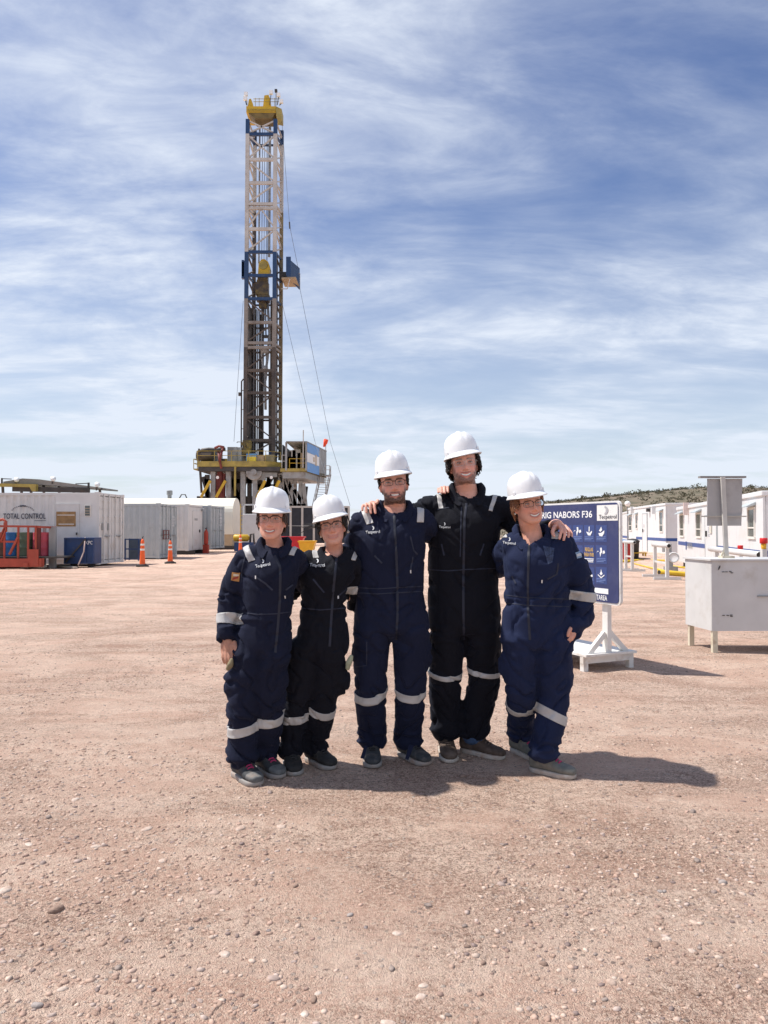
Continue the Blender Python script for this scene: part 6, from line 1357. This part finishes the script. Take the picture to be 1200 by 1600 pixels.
    for k in range(sp.get('locks', 260)):
        a = rg.uniform(-1, 1); ang = a*R(sp.get('hspan', 128)); sx_, cy_ = math.sin(ang), math.cos(ang)          # 0 = back of the head
        z0 = rg.uniform(.0, .055) if abs(a) > .6 else rg.uniform(-.03, .055); rx, ry = .0745, .098; ln = sp.get('hlen', .05)*rg.uniform(.6, 1.25)*(1 if abs(a) < .8 else sp.get('sideburn', .6)); curl = sp.get('curl', 0)
        pts = []; ph = rg.uniform(0, 6.28); lift = rg.uniform(.001, .006)
        for i in range(9):
            f_ = i/8; z = z0-ln*f_; sw = sp.get('hflare', .010)*f_+lift+curl*(.5+.5*math.sin(ph+f_*sp.get('curlf', 7))); zz = max(-.9, min(.9, z/.13)); shrink = 1-.35*max(0, -z-.03)/.10
            tw = curl*1.6*math.cos(ph+f_*sp.get('curlf', 7))/rx
            pts.append(H((rx*shrink+sw)*math.sin(ang+tw), .006+(ry*shrink+sw)*math.cos(ang+tw), z))
        w_ = sp.get('lockw', .005)*rg.uniform(.7, 1.3); mb_.tube(pts, [w_*k_*hs for k_ in (1, 1.1, 1.1, 1.05, 1, .9, .75, .55, .2)], 5)
    for pts, w_ in sp.get('strands', []): mb_.tube([Vector(c_) for c_ in catmull([at(a, b, Y+d) for a, b, d in pts], 5)], [w_*(1-.75*i/(5*(len(pts)-1))) for i in range(5*(len(pts)-1)+1)], 5)
    ho = obj('hair', mb_, sp['hairm'], t, True, fix=False)
    # ---------------- hard hat
    hp, hrr, hyy = sp.get('hat', (0, 0, 0)); HM = RM @ Euler((R(hp), R(hrr), R(hyy))).to_matrix(); ks = sp.get('hatk', .965)*hs; hb = H(0, .008, sp.get('hatz', .050)); G = lambda x, y, z: hb+HM @ (Vector((x, y, z))*ks)
    hat = MB(); n = 72; prof = [(1.0, 0), (1.0, .012), (.993, .030), (.975, .052), (.93, .078), (.85, .101), (.72, .120), (.55, .132), (.36, .1385), (.18, .141), (.04, .1415)]; vs = []; fs = []
    for i, (f_, z) in enumerate(prof):
        for j in range(n):
            a = 2*math.pi*j/n; sx_, cy_ = math.sin(a), -math.cos(a); ridge = .0055*math.exp(-((sx_*f_)/.16)**2)*sstep(z, .05, .10)+.003*math.exp(-((abs(sx_*f_)-.36)/.08)**2)*sstep(z, .06, .11)*(1-sstep(z, .134, .141)); groove = -.004*math.exp(-((abs(sx_*f_)-.19)/.05)**2)*sstep(z, .07, .12)*(1-sstep(z, .136, .141))
            vs.append(G(.102*f_*sx_, .124*f_*cy_, z+float(ridge+groove)*1.6))
    for i in range(len(prof)-1):
        for j in range(n): fs.append((i*n+j, i*n+(j+1) % n, (i+1)*n+(j+1) % n, (i+1)*n+j))
    fs.append(tuple((len(prof)-1)*n+j for j in range(n))); hat.add(vs, fs); ho_ = obj('hard_hat', hat, HAT, t, True)
    br = MB(); vs = []; fs = []
    for j in range(n):
        a = 2*math.pi*j/n; sx_, cy_ = math.sin(a), -math.cos(a); fr_ = max(0, -cy_); w_ = .010+.030*fr_**1.6; dz = -.004-.010*fr_**2
        ix, iy = .103*sx_, .124*cy_; dn = Vector((sx_, cy_*1.02, 0)).normalized()
        for q_, z in ((0, .016), (w_*.5, .006+dz*.3), (w_, dz+.003), (w_+.0015, dz), (w_, dz-.004), (w_*.5, .0+dz*.3), (-.004, .004)): vs.append(G(ix+dn.x*q_, iy+dn.y*q_, z))
    for j in range(n):
        for i in range(6): fs.append((7*j+i, 7*j+i+1, 7*((j+1) % n)+i+1, 7*((j+1) % n)+i))
    br.add(vs, fs); obj('brim', br, HAT, ho_, True)
    ln_ = MB(); vs = []; fs = []
    for j in range(48):
        a = 2*math.pi*j/48; sx_, cy_ = math.sin(a), math.cos(a)
        for f_, z in ((.90, -.012), (.92, .018)): vs.append(G(.104*f_*sx_, .125*f_*cy_, z))
    for j in range(48): fs.append((2*j, 2*j+1, 2*((j+1) % 48)+1, 2*((j+1) % 48)))
    ln_.add(vs, fs); obj('headband', ln_, HATIN, ho_, True)
    for sgn in (-1, 1):
        sl = MB(); a = sgn*R(62); sl.box(G(.106*math.sin(a), -.127*math.cos(a), .022), (.020*ks, .006*ks, .022*ks), HM @ Matrix.Rotation(a, 3, 'Z')); obj('accessory_slot', sl, HAT, ho_, bevel=.0015)
    # ---------------- glasses
    g_ = sp['glasses']; fm = FRAME if g_ != 'clear' else CLEARF; gw, gh = sp.get('lensw', .0285), sp.get('lensh', .0175); tr = {'safety': .0005, 'frame': .0011, 'clear': .0007}[g_]; top_r = {'safety': .0025, 'frame': .0021, 'clear': .0009}[g_]
    fo = None
    for sgn in (-1, 1):
        pts = []; N_ = 32
        for j in range(N_):
            a = 2*math.pi*j/N_; c_, s_ = math.cos(a), math.sin(a); x = sgn*.0335+gw*math.copysign(abs(c_)**.62, c_); z = -.001+gh*math.copysign(abs(s_)**.68, s_)-(0.003*abs(c_) if s_ < 0 else 0); y = -.1035+6.0*max(0, abs(x)-.012)**2; pts.append((x, y, z))
        rim = MB(); k0 = len(pts); P3 = [H(*p) for p in pts]; P3.append(P3[0]); rim.tube(P3, [(top_r if pts[i % k0][2] > .006 else tr)*hs for i in range(k0+1)], 6, cap=False)
        if fo is None:
            br_ = MB(); br_.tube([H(-.008, -.1045, .004), H(0, -.107, .0065), H(.008, -.1045, .004)], [top_r*hs]*3, 6)
            fo = obj('glasses', br_, fm, t, True)
        obj('rim', rim, fm, fo, True, fix=False)
        le = MB(); cpt = H(sgn*.0335, -.1035+6.0*(.0215)**2-.001, -.001); le.add([cpt]+[H(*p) for p in pts], [(0, 1+(i+1) % N_, 1+i) for i in range(N_)]); obj('lens', le, LENS, fo, True, fix=False)
        tm = MB(); xo = sgn*(.0335+gw); tm.tube([H(xo, -.0985, .007), H(sgn*.0725, -.07, .007), H(sgn*.0775, .0, .004), H(sgn*.077, .02, -.004)], [top_r*1.1*hs, top_r*hs, .0018*hs, .0015*hs], 6); obj('temple', tm, fm, fo, True)
    # ---------------- shoes
    for side, (heel, d, ln) in zip('ab', feet):
        sdv = Vector((-d.y, d.x, 0)); up_ = Vector((0, 0, 1)); sc = sp['shoe']
        def ring(f_, w_, z0, z1, n_=20, off=0.0, ex=2.6):
            o_ = []; w_ = w_*1.13; z1 = z1*1.06
            for j in range(n_): a = 2*math.pi*j/n_; c_, s_ = math.cos(a), math.sin(a); o_.append(heel+d*(ln*f_)+sdv*(w_*math.copysign(abs(c_)**(2/ex), c_)+off)+up_*((z0+z1)/2+(z1-z0)/2*math.copysign(abs(s_)**(2/ex), s_)))
            return o_
        prf = [(.0, .020, .035, .075), (.02, .032, .022, .100), (.10, .037, .018, .118), (.28, .038, .018, .128), (.42, .040, .018, .115), (.55, .043, .018, .086), (.70, .046, .018, .068), (.84, .043, .018, .059), (.93, .035, .018, .051), (.98, .026, .020, .048), (1.0, .012, .024, .038)]
        pr2 = catmull(prf, 4); vs = []; fs = []
        for f_, w_, z0, z1 in pr2: vs += ring(f_, w_, z0, z1)
        for i in range(len(pr2)-1):
            for j in range(20): fs.append((i*20+j, i*20+(j+1) % 20, (i+1)*20+(j+1) % 20, (i+1)*20+j))
        fs += [tuple(range(19, -1, -1)), tuple((len(pr2)-1)*20+j for j in range(20))]; mb_ = MB(); mb_.add(vs, fs); sh = obj('shoe', mb_, sc[0], t, True)
        out_ = []; K = 40
        for j in range(K):
            a = 2*math.pi*j/K; c_, s_ = math.cos(a), math.sin(a); f_ = .5-.515*c_; w_ = np.interp(f_, [0, .1, .3, .5, .7, .86, .96, 1.02], [.025, .045, .046, .051, .058, .055, .038, .013]); out_.append(heel+d*(ln*f_)+sdv*(math.copysign(1, s_)*w_*min(1, abs(s_)*3.2)**.5))
        so_ = MB(); vs = []
        for z, k_ in ((.001, .96), (.005, .99), (.022, 1.0), (.027, .95)):
            for p in out_: vs.append(heel+d*ln*.5+(p-(heel+d*ln*.5))*k_+up_*(z+(.010 if False else 0)))
        fs = []
        for i in range(3):
            for j in range(K): fs.append((i*K+j, i*K+(j+1) % K, (i+1)*K+(j+1) % K, (i+1)*K+j))
        fs += [tuple(range(K-1, -1, -1)), tuple(3*K+j for j in range(K))]; so_.add(vs, fs); obj('sole', so_, sc[1], sh, True)
        tc_ = MB(); vs = []; pr3 = [p for p in catmull([(.80, .0442, .02, .0615), (.88, .0405, .02, .0565), (.94, .0342, .02, .0505), (.985, .025, .02, .046), (1.006, .012, .022, .036)], 4)]
        for f_, w_, z0, z1 in pr3: vs += ring(f_, w_+.0016, z0, z1+.0016)
        fs = []
        for i in range(len(pr3)-1):
            for j in range(20): fs.append((i*20+j, i*20+(j+1) % 20, (i+1)*20+(j+1) % 20, (i+1)*20+j))
        fs.append(tuple((len(pr3)-1)*20+j for j in range(20))); tc_.add(vs, fs); obj('toe_cap', tc_, sc[3] if len(sc) > 3 else sc[0], sh, True, fix=False)
        for k in range(5):
            f_ = .40+k*.065; zt = np.interp(f_, [.28, .42, .55, .70], [.135, .121, .091, .072])+.0015; la_ = MB(); w_ = .021
            la_.tube([heel+d*(ln*f_)+sdv*w_+up_*(zt-.010), heel+d*(ln*(f_+.012))+sdv*w_*.5+up_*(zt+.002), heel+d*(ln*(f_+.02))+up_*(zt+.004), heel+d*(ln*(f_+.012))-sdv*w_*.5+up_*(zt+.002), heel+d*(ln*f_)-sdv*w_+up_*(zt-.010)], .0046, 6); obj('lace', la_, sc[2], sh, True)
        for sgn in (-1, 1):
            la_ = MB(); b0 = heel+d*(ln*.45)+up_*.118; la_.tube([b0, b0+sdv*sgn*.015+up_*.008+d*.01, b0+sdv*sgn*.035+up_*-.004+d*.02, b0+sdv*sgn*.024+up_*-.012+d*.012, b0], .0038, 5); obj('lace', la_, sc[2], sh, True)
    if 'earring' in sp:
        for (px, py, dd, r_) in sp['earring']: mb_ = MB(); mb_.ellip(at(px, py, Y+dd), (r_, r_, r_)); obj('earring', mb_, mat('earring_pearl', (.75, .70, .62), .2, metal=.3), t, True)
    return pe
SH_DK = mat('shoe_charcoal', (.040, .044, .048), .75, var=.2, vscale=40, bump=.3, bscale=120, grime=(.17, .14, .12), gscale=14, gthr=(.5, .8)); SH_BK = mat('shoe_black', (.022, .021, .021), .75, var=.2, vscale=40, bump=.3, bscale=120, grime=(.12, .095, .08), gscale=14, gthr=(.5, .8))
SH_BR = mat('shoe_brown', (.080, .054, .040), .8, var=.2, vscale=40, bump=.3, bscale=120, grime=(.19, .14, .11), gscale=14, gthr=(.5, .8)); SH_GR = mat('shoe_grey', (.15, .15, .13), .8, var=.15, vscale=40, bump=.3, bscale=120, grime=(.26, .22, .18), gscale=14, gthr=(.5, .8))
SOLE = mat('sole_grey', (.30, .28, .26), .8, var=.15, vscale=20, grime=(.36, .25, .19), gscale=16, gthr=(.45, .7)); SOLEP = mat('sole_pale', (.46, .42, .37), .8, var=.12, vscale=20, grime=(.38, .27, .2), gscale=16, gthr=(.45, .7))
CAPG = mat('toe_grey', (.12, .125, .125), .7, var=.2, vscale=30, grime=(.28, .22, .18), gscale=14); PINK = mat('lace_pink', (.42, .03, .12), .7, var=.1); LBK = mat('lace_black', (.03, .03, .032), .8); LBR = mat('lace_brown', (.12, .085, .065), .8)
HB = mat('hair_dark', (.016, .011, .008), .45, var=.3, vscale=60); HBR = mat('hair_brown', (.045, .022, .014), .45, var=.3, vscale=60); HRED = mat('hair_auburn', (.22, .095, .045), .45, var=.3, vscale=60)
group_specs = []
P1 = dict(seed=3, Y=4.27, s=.95, hs=.955, label='smiling person at the far left in navy coverall, pink laced shoes, arm hanging down', cloth=CL_NAVY, skin=(.68, .355, .26), hair=(.030, .017, .012), hairm=HBR, handskin=(.46, .23, .155),
    dip=.022, colo=(0, .005, .026), neck=(429, 857), sa=(388, 873), sb=(451, 871), ha=(388, 1030), hb=(429, 1030), ka=(379, 1108, -.01), kb=(421, 1108, .03), waist=958,
    torso=[(1028, 380, 444, .05), (1014, 367, 455, .116), (965, 374, 456, .112), (930, 376, 460, .118), (895, 380, 468, .128), (875, 391, 466, .105), (862, 412, 448, .075)],
    legr=(.098, .088, .083), foot_a=(404, 1229, 38), foot_b=(440, 1217, 40), foot=.265,
    arm_a=[(369, 905, .01), (359, 948, .02), (354, 975, -.0), (355, 995, -.03)], arm_b=[(468, 888, .13), (478, 912, .25), (495, 922, .30)], armr=(.078, .072, .062),
    head=(425, 812, 0, -2, 0), hd=-.03, band_a=1137, band_b=1121, tilt_a=-12, tilt_b=-8, strips=[(385, 397, 877, .55, ''), (449, 457, 868, -.35, '')], bandw=.052,
    zip=[(429, 868), (437, 884), (438, 900), (437, 940), (434, 980), (430, 1020)], seams=[[(372, 956), (400, 960), (430, 959), (455, 956)], [(383, 870), (378, 890), (377, 910)]], zips=[[(400, 902), (414, 911), (426, 922)], [(446, 922), (457, 914)]], pulls=[(445, 933), (400, 902)],
    logo=(411, 884, 23, -10), glasses='safety', smile=11, teethw=.026, jaw=1.12, hat=(2, 1, 0), hspan=118, hlen=.055, locks=240, shoe=(SH_DK, SOLE, PINK, CAPG), eyeopen=.0032, iris=(.03, .02, .015),
    bulges=[(363, 1066, -.02, .052, .075, .085)], colr=.070, cuff=.012,
    hands=[('a', [([(355, 990, -.03), (356, 1004, -.04), (357, 1017, -.05)], [.026, .028, .026]), ([(350, 1006, -.045), (350, 1014, -.05), (350, 1021, -.055)], [.018, .018, .016]), ([(364, 1008, -.05), (363, 1016, -.055), (362, 1022, -.06)], [.018, .018, .015]),
        ([(349, 1018, -.06), (348.5, 1028, -.075), (351, 1036, -.07)], [.010, .0092, .0072]), ([(353, 1019, -.065), (353.5, 1031, -.082), (356, 1039, -.075)], [.0102, .0095, .0074]), ([(357.5, 1019, -.065), (358.5, 1031, -.082), (360, 1039, -.075)], [.0102, .0095, .0074]), ([(362, 1019, -.06), (363.5, 1028, -.075), (363.5, 1035, -.07)], [.0096, .0088, .007]), ([(366, 1003, -.05), (369, 1013, -.07), (368, 1024, -.085)], [.013, .011, .008])])])
P2 = dict(seed=11, Y=4.42, s=.93, hs=.95, label='person second from left in very dark coverall, head tilted, hoop earrings', cloth=CL_BLACK, skin=(.66, .35, .26), hair=(.014, .010, .008), hairm=HB,
    vee=[(507, 856), (540, 856), (534, 866), (526, 871), (513, 865)], neck=(522, 864), sa=(483, 878), sb=(545, 877), ha=(477, 1020), hb=(517, 1020), ka=(462, 1092, -.0), kb=(506, 1090, .02), waist=952,
    torso=[(1026, 472, 532, .05), (1008, 462, 546, .125), (955, 470, 541, .108), (925, 470, 546, .115), (895, 469, 556, .128), (878, 480, 555, .105), (866, 503, 541, .072)],
    legr=(.098, .083, .076), foot_a=(461, 1213, 14), foot_b=(521, 1203, 40), foot=.255,
    arm_a=[(462, 905, .08), (450, 930, .16), (440, 945, .2)], arm_b=[(550, 900, .05), (552, 922, .10), (554, 938, .16), (570, 948, .22)], armr=(.068, .060, .054),
    head=(518, 822, 4, -3, -9), hd=-.03, band_a=1120, band_b=1109, tilt_a=-8, tilt_b=5, strips=[(488, 497, 872, .25, ''), (548, 555, 876, -.35, '')], bandw=.050,
    zip=[(526, 872), (524, 890), (521, 920), (518, 960), (515, 1010)], seams=[[(471, 950), (500, 953), (540, 950)]], zips=[[(489, 905), (507, 926)], [(530, 930), (541, 920)]], pulls=[(528, 933)],
    logo=(496, 884, 23, 1), glasses='safety', smile=10, teeth=False, mouth=.3, mopen=.1, neckr=.050, jaw=1.08, hat=(0, -5, 0), hspan=120, hlen=.06, locks=260, shoe=(SH_BK, SOLE, LBK, SH_BK), eyeopen=.0034, lip=(.50, .19, .16), colr=.068,
    strands=[([(493, 822, .0), (484, 822, .03), (476, 824, .05), (466, 822, .06)], .005), ([(493, 824, .0), (482, 826, .03), (473, 831, .05), (464, 835, .06)], .004), ([(494, 820, .0), (484, 819, .02), (472, 820, .04)], .003), ([(540, 808, -.06), (543, 818, -.06), (542, 830, -.05)], .004), ([(543, 806, -.04), (546, 818, -.03), (545, 832, -.02)], .004)],
    earring=[(501.5, 838, -.0, .009), (544, 831, -.01, .008)], bulges=[(534, 1060, -.0, .052, .075, .095)])
P3 = dict(seed=23, Y=4.53, s=1.03, hs=1.03, label='bearded person in the middle in navy coverall and dark framed glasses', cloth=CL_MID, skin=(.66, .35, .265), hair=(.022, .014, .010), hairm=HB, beard=.86, jaw=1.08,
    dip=.045, colo=(0, .005, .016), vee=[(598, 784), (638, 784), (634, 793), (620, 803), (606, 794)], neck=(617, 795), sa=(569, 815), sb=(655, 813), ha=(581, 990), hb=(643, 990), ka=(579, 1078, -.0), kb=(641, 1078, .01), waist=932,
    torso=[(1000, 572, 654, .05), (982, 554, 671, .140), (932, 556, 664, .128), (890, 554, 663, .135), (845, 553, 665, .140), (818, 564, 662, .115), (800, 590, 645, .080)],
    legr=(.112, .095, .084), foot_a=(583, 1201, 4), foot_b=(668, 1197, 32), foot=.285,
    arm_a=[(551, 860, .06), (541, 905, .13), (525, 935, .2)], arm_b=[(668, 828, .12), (682, 836, .22), (700, 812, .27), (704, 788, .27), (700, 780, .25)], armr=(.088, .068, .05),
    head=(615, 756, 1, -2, -5), hd=-.03, band_a=1083, band_b=1080, tilt_a=-8, tilt_b=5, strips=[(572, 584, 818, .42, ''), (652, 663, 816, -.05, '')], bandw=.050, neckr=.061, hat=(1, -4, 0),
    zip=[(616, 806), (617, 830), (619, 860), (621, 910), (621, 960), (619, 1000)], seams=[[(557, 918), (590, 920), (621, 918), (661, 916)], [(557, 926), (590, 928), (621, 926), (661, 924)], [(573, 1003), (573, 1040), (556, 1042)]], zips=[[(585, 868), (597, 880)], [(641, 838), (646, 860), (652, 866)], [(645, 870), (641, 892)]], pulls=[(641, 893)],
    logo=(583, 832, 22, -3), glasses='frame', smile=5, teethw=.022, hspan=104, hlen=.028, locks=220, lensw=.026, lensh=.016, shoe=(SH_DK, SOLE, LBK, SH_DK), eyeopen=.0026, colr=.076, lip=(.42, .17, .14),
    cuff=.01, bulges=[(558, 1022, .0, .035, .08, .085), (667, 1020, .0, .035, .08, .085)],
    hands=[('b', [([(699, 778, .26), (697, 770, .22), (693, 767, .17)], [.025, .028, .024]), ([(699.5, 765.5, .16), (699.5, 761.5, .10), (700, 769, .065)], [.0098, .0092, .0072]), ([(694.5, 765, .16), (694.5, 761, .095), (695, 770.5, .055)], [.010, .0094, .0074]), ([(689.5, 766, .16), (689.3, 762, .095), (689.8, 770.5, .058)], [.0098, .0092, .0074]), ([(685.2, 768, .16), (684.8, 764, .10), (685, 770, .07)], [.0088, .0082, .0066])])])
P4 = dict(seed=31, Y=4.68, s=1.08, hs=1.05, label='tallest person, in black coverall, with curly dark hair and clear glasses', cloth=CL_BLACK, skin=(.70, .37, .28), hair=(.020, .013, .010), hairm=HB, beard=.68, jaw=1.10,
    dip=.062, colo=(0, .008, .034), vee=[(706, 758), (752, 758), (748, 768), (731, 776), (712, 768)], neck=(729, 772), sa=(672, 794), sb=(787, 796), ha=(697, 985), hb=(755, 985), ka=(695, 1066, 0), kb=(756, 1066, .02), waist=905,
    torso=[(995, 685, 768, .05), (977, 669, 784, .145), (905, 668, 778, .135), (860, 669, 781, .140), (820, 669, 784, .145), (798, 674, 783, .118), (778, 703, 758, .082)],
    legr=(.112, .102, .096), foot_a=(704, 1193, 3), foot_b=(788, 1187, 52), foot=.30, cuff=.05,
    arm_a=[(657, 800, .03), (640, 806, .05), (618, 806, .04), (598, 799, .0), (589, 793, -.05)], arm_b=[(798, 812, .02), (815, 828, -.03), (842, 828, -.08), (864, 822, -.13)], armr=(.088, .070, .048),
    head=(724, 726, 0, -3, -6), hd=-.03, band_a=1049, band_b=1047, tilt_a=6, tilt_b=-4, strips=[(686.5, 693.5, 794, .12, ''), (763.5, 770.5, 798, -.42, '')], bandw=.030, neckr=.060, hat=(0, -6, 0),
    zip=[(729, 786), (726, 810), (725, 850), (724, 900), (724, 950), (725, 1000)], seams=[[(684, 796), (702, 793)], [(671, 890), (700, 892), (725, 890), (775, 888)], [(721, 792), (720, 830), (719, 870)]], zips=[[(690, 850), (694, 868)], [(756, 850), (750, 868)]], pulls=[],
    logo=(695, 824, 17, 2), glasses='clear', smile=13, teethw=.028, hspan=104, hlen=.058, locks=250, curl=.013, hflare=.014, lockw=.0055, sideburn=.85, curlf=12, shoe=(SH_BR, SOLEP, LBR, SH_BR), eyeopen=.0028, iris=(.06, .05, .04), colr=.080, neckc=(.98, .96, .94),
    hands=[('a', [([(592, 797, -.05), (586, 791, -.11), (580, 789, -.16)], [.026, .029, .025]), ([(588, 787, -.15), (590, 782.5, -.19), (589, 786, -.225)], [.012, .0105, .0085]), ([(584, 788, -.17), (584.5, 787.5, -.235), (586.5, 802, -.262)], [.0102, .0094, .0074]), ([(579, 788, -.17), (578, 787.5, -.238), (579.5, 802, -.262)], [.0104, .0096, .0074]), ([(575, 789, -.17), (572, 788.5, -.232), (572.5, 801, -.255)], [.0102, .0094, .0074]), ([(572, 791, -.16), (567, 790, -.22), (566, 798, -.24)], [.0092, .0086, .0068])]),
           ('b', [([(862, 822, -.13), (868, 819, -.20), (873, 820, -.26)], [.026, .030, .027]), ([(867, 823, -.27), (863.5, 831, -.315), (866, 838, -.335)], [.013, .011, .0085]), ([(873.5, 820, -.27), (877, 828, -.32), (874, 842, -.345)], [.0108, .0098, .0076]), ([(878.5, 820, -.26), (883, 829, -.315), (880.5, 844, -.34)], [.011, .010, .0076]), ([(883, 822, -.24), (888.5, 831, -.295), (886.5, 845, -.32)], [.0106, .0096, .0076]), ([(886.5, 825, -.22), (893, 834, -.265), (892, 843, -.285)], [.0096, .0088, .007])])])
P5 = dict(seed=47, Y=4.42, s=.96, hs=.985, label='person at the far right in blue coverall, auburn hair, one hand in pocket', cloth=CL_BLUE, skin=(.68, .345, .245), hair=(.16, .07, .035), hairm=HRED,
    dip=.060, colo=(0, .006, .026), vee=[(806, 824), (856, 824), (850, 838), (827, 851), (813, 838)], neck=(831, 836), sa=(806, 850), sb=(876, 850), ha=(810, 1005), hb=(864, 1005), ka=(814, 1085, .03), kb=(868, 1088, -.01), waist=938,
    torso=[(1020, 800, 874, .05), (1004, 784, 894, .122), (970, 785, 892, .126), (940, 787, 889, .130), (905, 789, 889, .135), (875, 787, 890, .140), (854, 796, 880, .112), (840, 812, 856, .078)],
    legr=(.108, .092, .084), foot_a=(846, 1190, 30), foot_b=(899, 1217, 55), foot=.265,
    arm_a=[(789, 866, .14), (786, 884, .28), (776, 890, .42)], arm_b=[(900, 890, .0), (908, 930, .03), (909, 955, .04), (902, 972, .0), (892, 984, -.05)], armr=(.082, .080, .060),
    head=(824, 788, 12, -2, -8), hd=-.03, band_a=1101, band_b=1115, tilt_a=0, tilt_b=14, strips=[(788, 797, 840, .15, ''), (866, 877, 842, -.1, '')], bandw=.052, neckr=.055, jaw=1.1, hat=(0, -2, 0),
    zip=[(827, 848), (826, 870), (825, 910), (825, 950), (828, 1000)], seams=[[(789, 930), (825, 934), (888, 936)], [(789, 942), (825, 946), (889, 948)]], zips=[[(872, 880), (870, 897), (855, 905)], [(800, 900), (806, 912)]], pulls=[(846.5, 908)],
    logo=(796, 849, 20, 7), glasses='frame', smile=14, teethw=.028, hspan=122, hlen=.06, locks=300, curl=.003, hflare=.012, lensw=.027, lensh=.017, shoe=(SH_GR, SOLEP, PINK, SH_GR), eyeopen=.0030, iris=(.10, .13, .14), colr=.078, colopen=146, lip=(.45, .15, .13), browk=.6,
    cuff=.02, bulges=[(886, 1050, -.0, .040, .07, .085), (788, 1040, .02, .035, .07, .075)], earring=[(805, 803, -.04, .006)],
    hands=[('b', [([(898, 977, -.02), (895, 984, -.05), (891, 991, -.07)], [.025, .028, .026]), ([(898, 985, -.07), (897, 993, -.085), (893, 1000, -.08)], [.0105, .0098, .008]), ([(894, 989, -.075), (892.5, 997, -.09), (889, 1003, -.08)], [.0105, .0098, .008]), ([(890, 991, -.08), (888.5, 999, -.09), (886, 1004, -.085)], [.0102, .0095, .008]), ([(893, 980, -.08), (889, 987, -.10), (887, 994, -.10)], [.012, .0105, .0085])])])
PP = [build_person(sp) for sp in (P1, P2, P3, P4, P5)]
# sleeve bands
p1, p2, p3, p4, p5 = PP
a = p1.arms['a']; p1.band(at(353, 968, 4.27), (a[2]-a[4]), .055, .12)
a = p5.arms['b']; p5.band(at(908, 930, 4.45), (.12, -.02, 1), .055, .115)
p2.band(at(552, 920, 4.52), (0, -.1, 1), .05, .10)
# sleeve patches
o = p1.patch('sleeve_patch', [(363, 894), (375, 895.5), (374, 909), (361.5, 906.5)], mat('patch_orange', (.42, .20, .06), .7, var=.1), .005, 8)
if o:
    p1.patch('patch_stripe', [(365.5, 896.5), (373.5, 897.5), (372.8, 900.5), (365, 900)], mat('patch_cream', (.62, .55, .42), .7), .0065, 4, o); p1.patch('patch_stripe', [(364.2, 903), (372.5, 899.5), (372.2, 903), (363.8, 906)], mat('patch_red', (.30, .04, .03), .7), .008, 4, o)
o = p5.patch('flag_patch', [(898, 864), (905, 862), (909, 871), (901, 873)], mat('patch_sky', (.26, .36, .50), .7), .005, 6)
if o: p5.patch('patch_stripe', [(899.5, 866.5), (906.5, 864.8), (907.8, 868.2), (900.5, 870)], mat('patch_white', (.6, .62, .64), .7), .0065, 4, o)
p5.patch('chest_print', [(848, 853), (866, 857), (863, 879), (856, 882)], mat('print_faded', (.030, .045, .095), .7, var=.6, vscale=90), .004, 8)
# loose cuff flaps on the bearded person, jeans below the tall one
for pts in (((569, 1166), (574, 1166), (569, 1186), (563, 1185)), ((639, 1164), (647, 1165), (638, 1188), (633, 1186))):
    q = [at(x, y, 4.42+(y-1166)*-.002) for x, y in pts]; mb = MB(); mb.prism(q, (0, .008, 0)); obj('cuff_flap', mb, CL_MID, p3.t, bevel=.002)
jn = p4.J['ab']; mb = MB(); limb(mb, [jn+Vector((0, .0, .14)), jn+Vector((0, 0, .03)), jn+Vector((0, -.005, -.015))], [.068, .070, .072]); obj('jeans', mb, DENIM, p4.t, True)
# gloves held and tucked away
def glove(pts, r_, m_, lab):
    mb = MB(); limb(mb, pts, r_, 10, 4); v_ = np.array(mb.v); v_ += .004*np.stack([fbm(v_*40, 2, 1), fbm(v_*40+9, 2, 2), fbm(v_*40+20, 2, 3)], 1); mb.v = [tuple(q) for q in v_]; tag(obj('work_glove', mb, m_, None, True), lab, 'glove', 'work gloves')
KH = mat('khaki_cloth', (.24, .20, .12), .9, var=.2, vscale=40); LG = mat('pale_green_cloth', (.36, .38, .26), .9, var=.2, vscale=40)
glove([at(362, 1030, 4.17), at(360, 1038, 4.17), at(356, 1045, 4.18)], [.010, .016, .012], KH, 'crumpled khaki glove held in the hanging hand of the person at far left')
glove([at(543, 1044, 4.36), at(546, 1034, 4.35), at(549, 1025, 4.35)], [.014, .018, .012], LG, 'pale green glove sticking out of the side pocket of the second person')
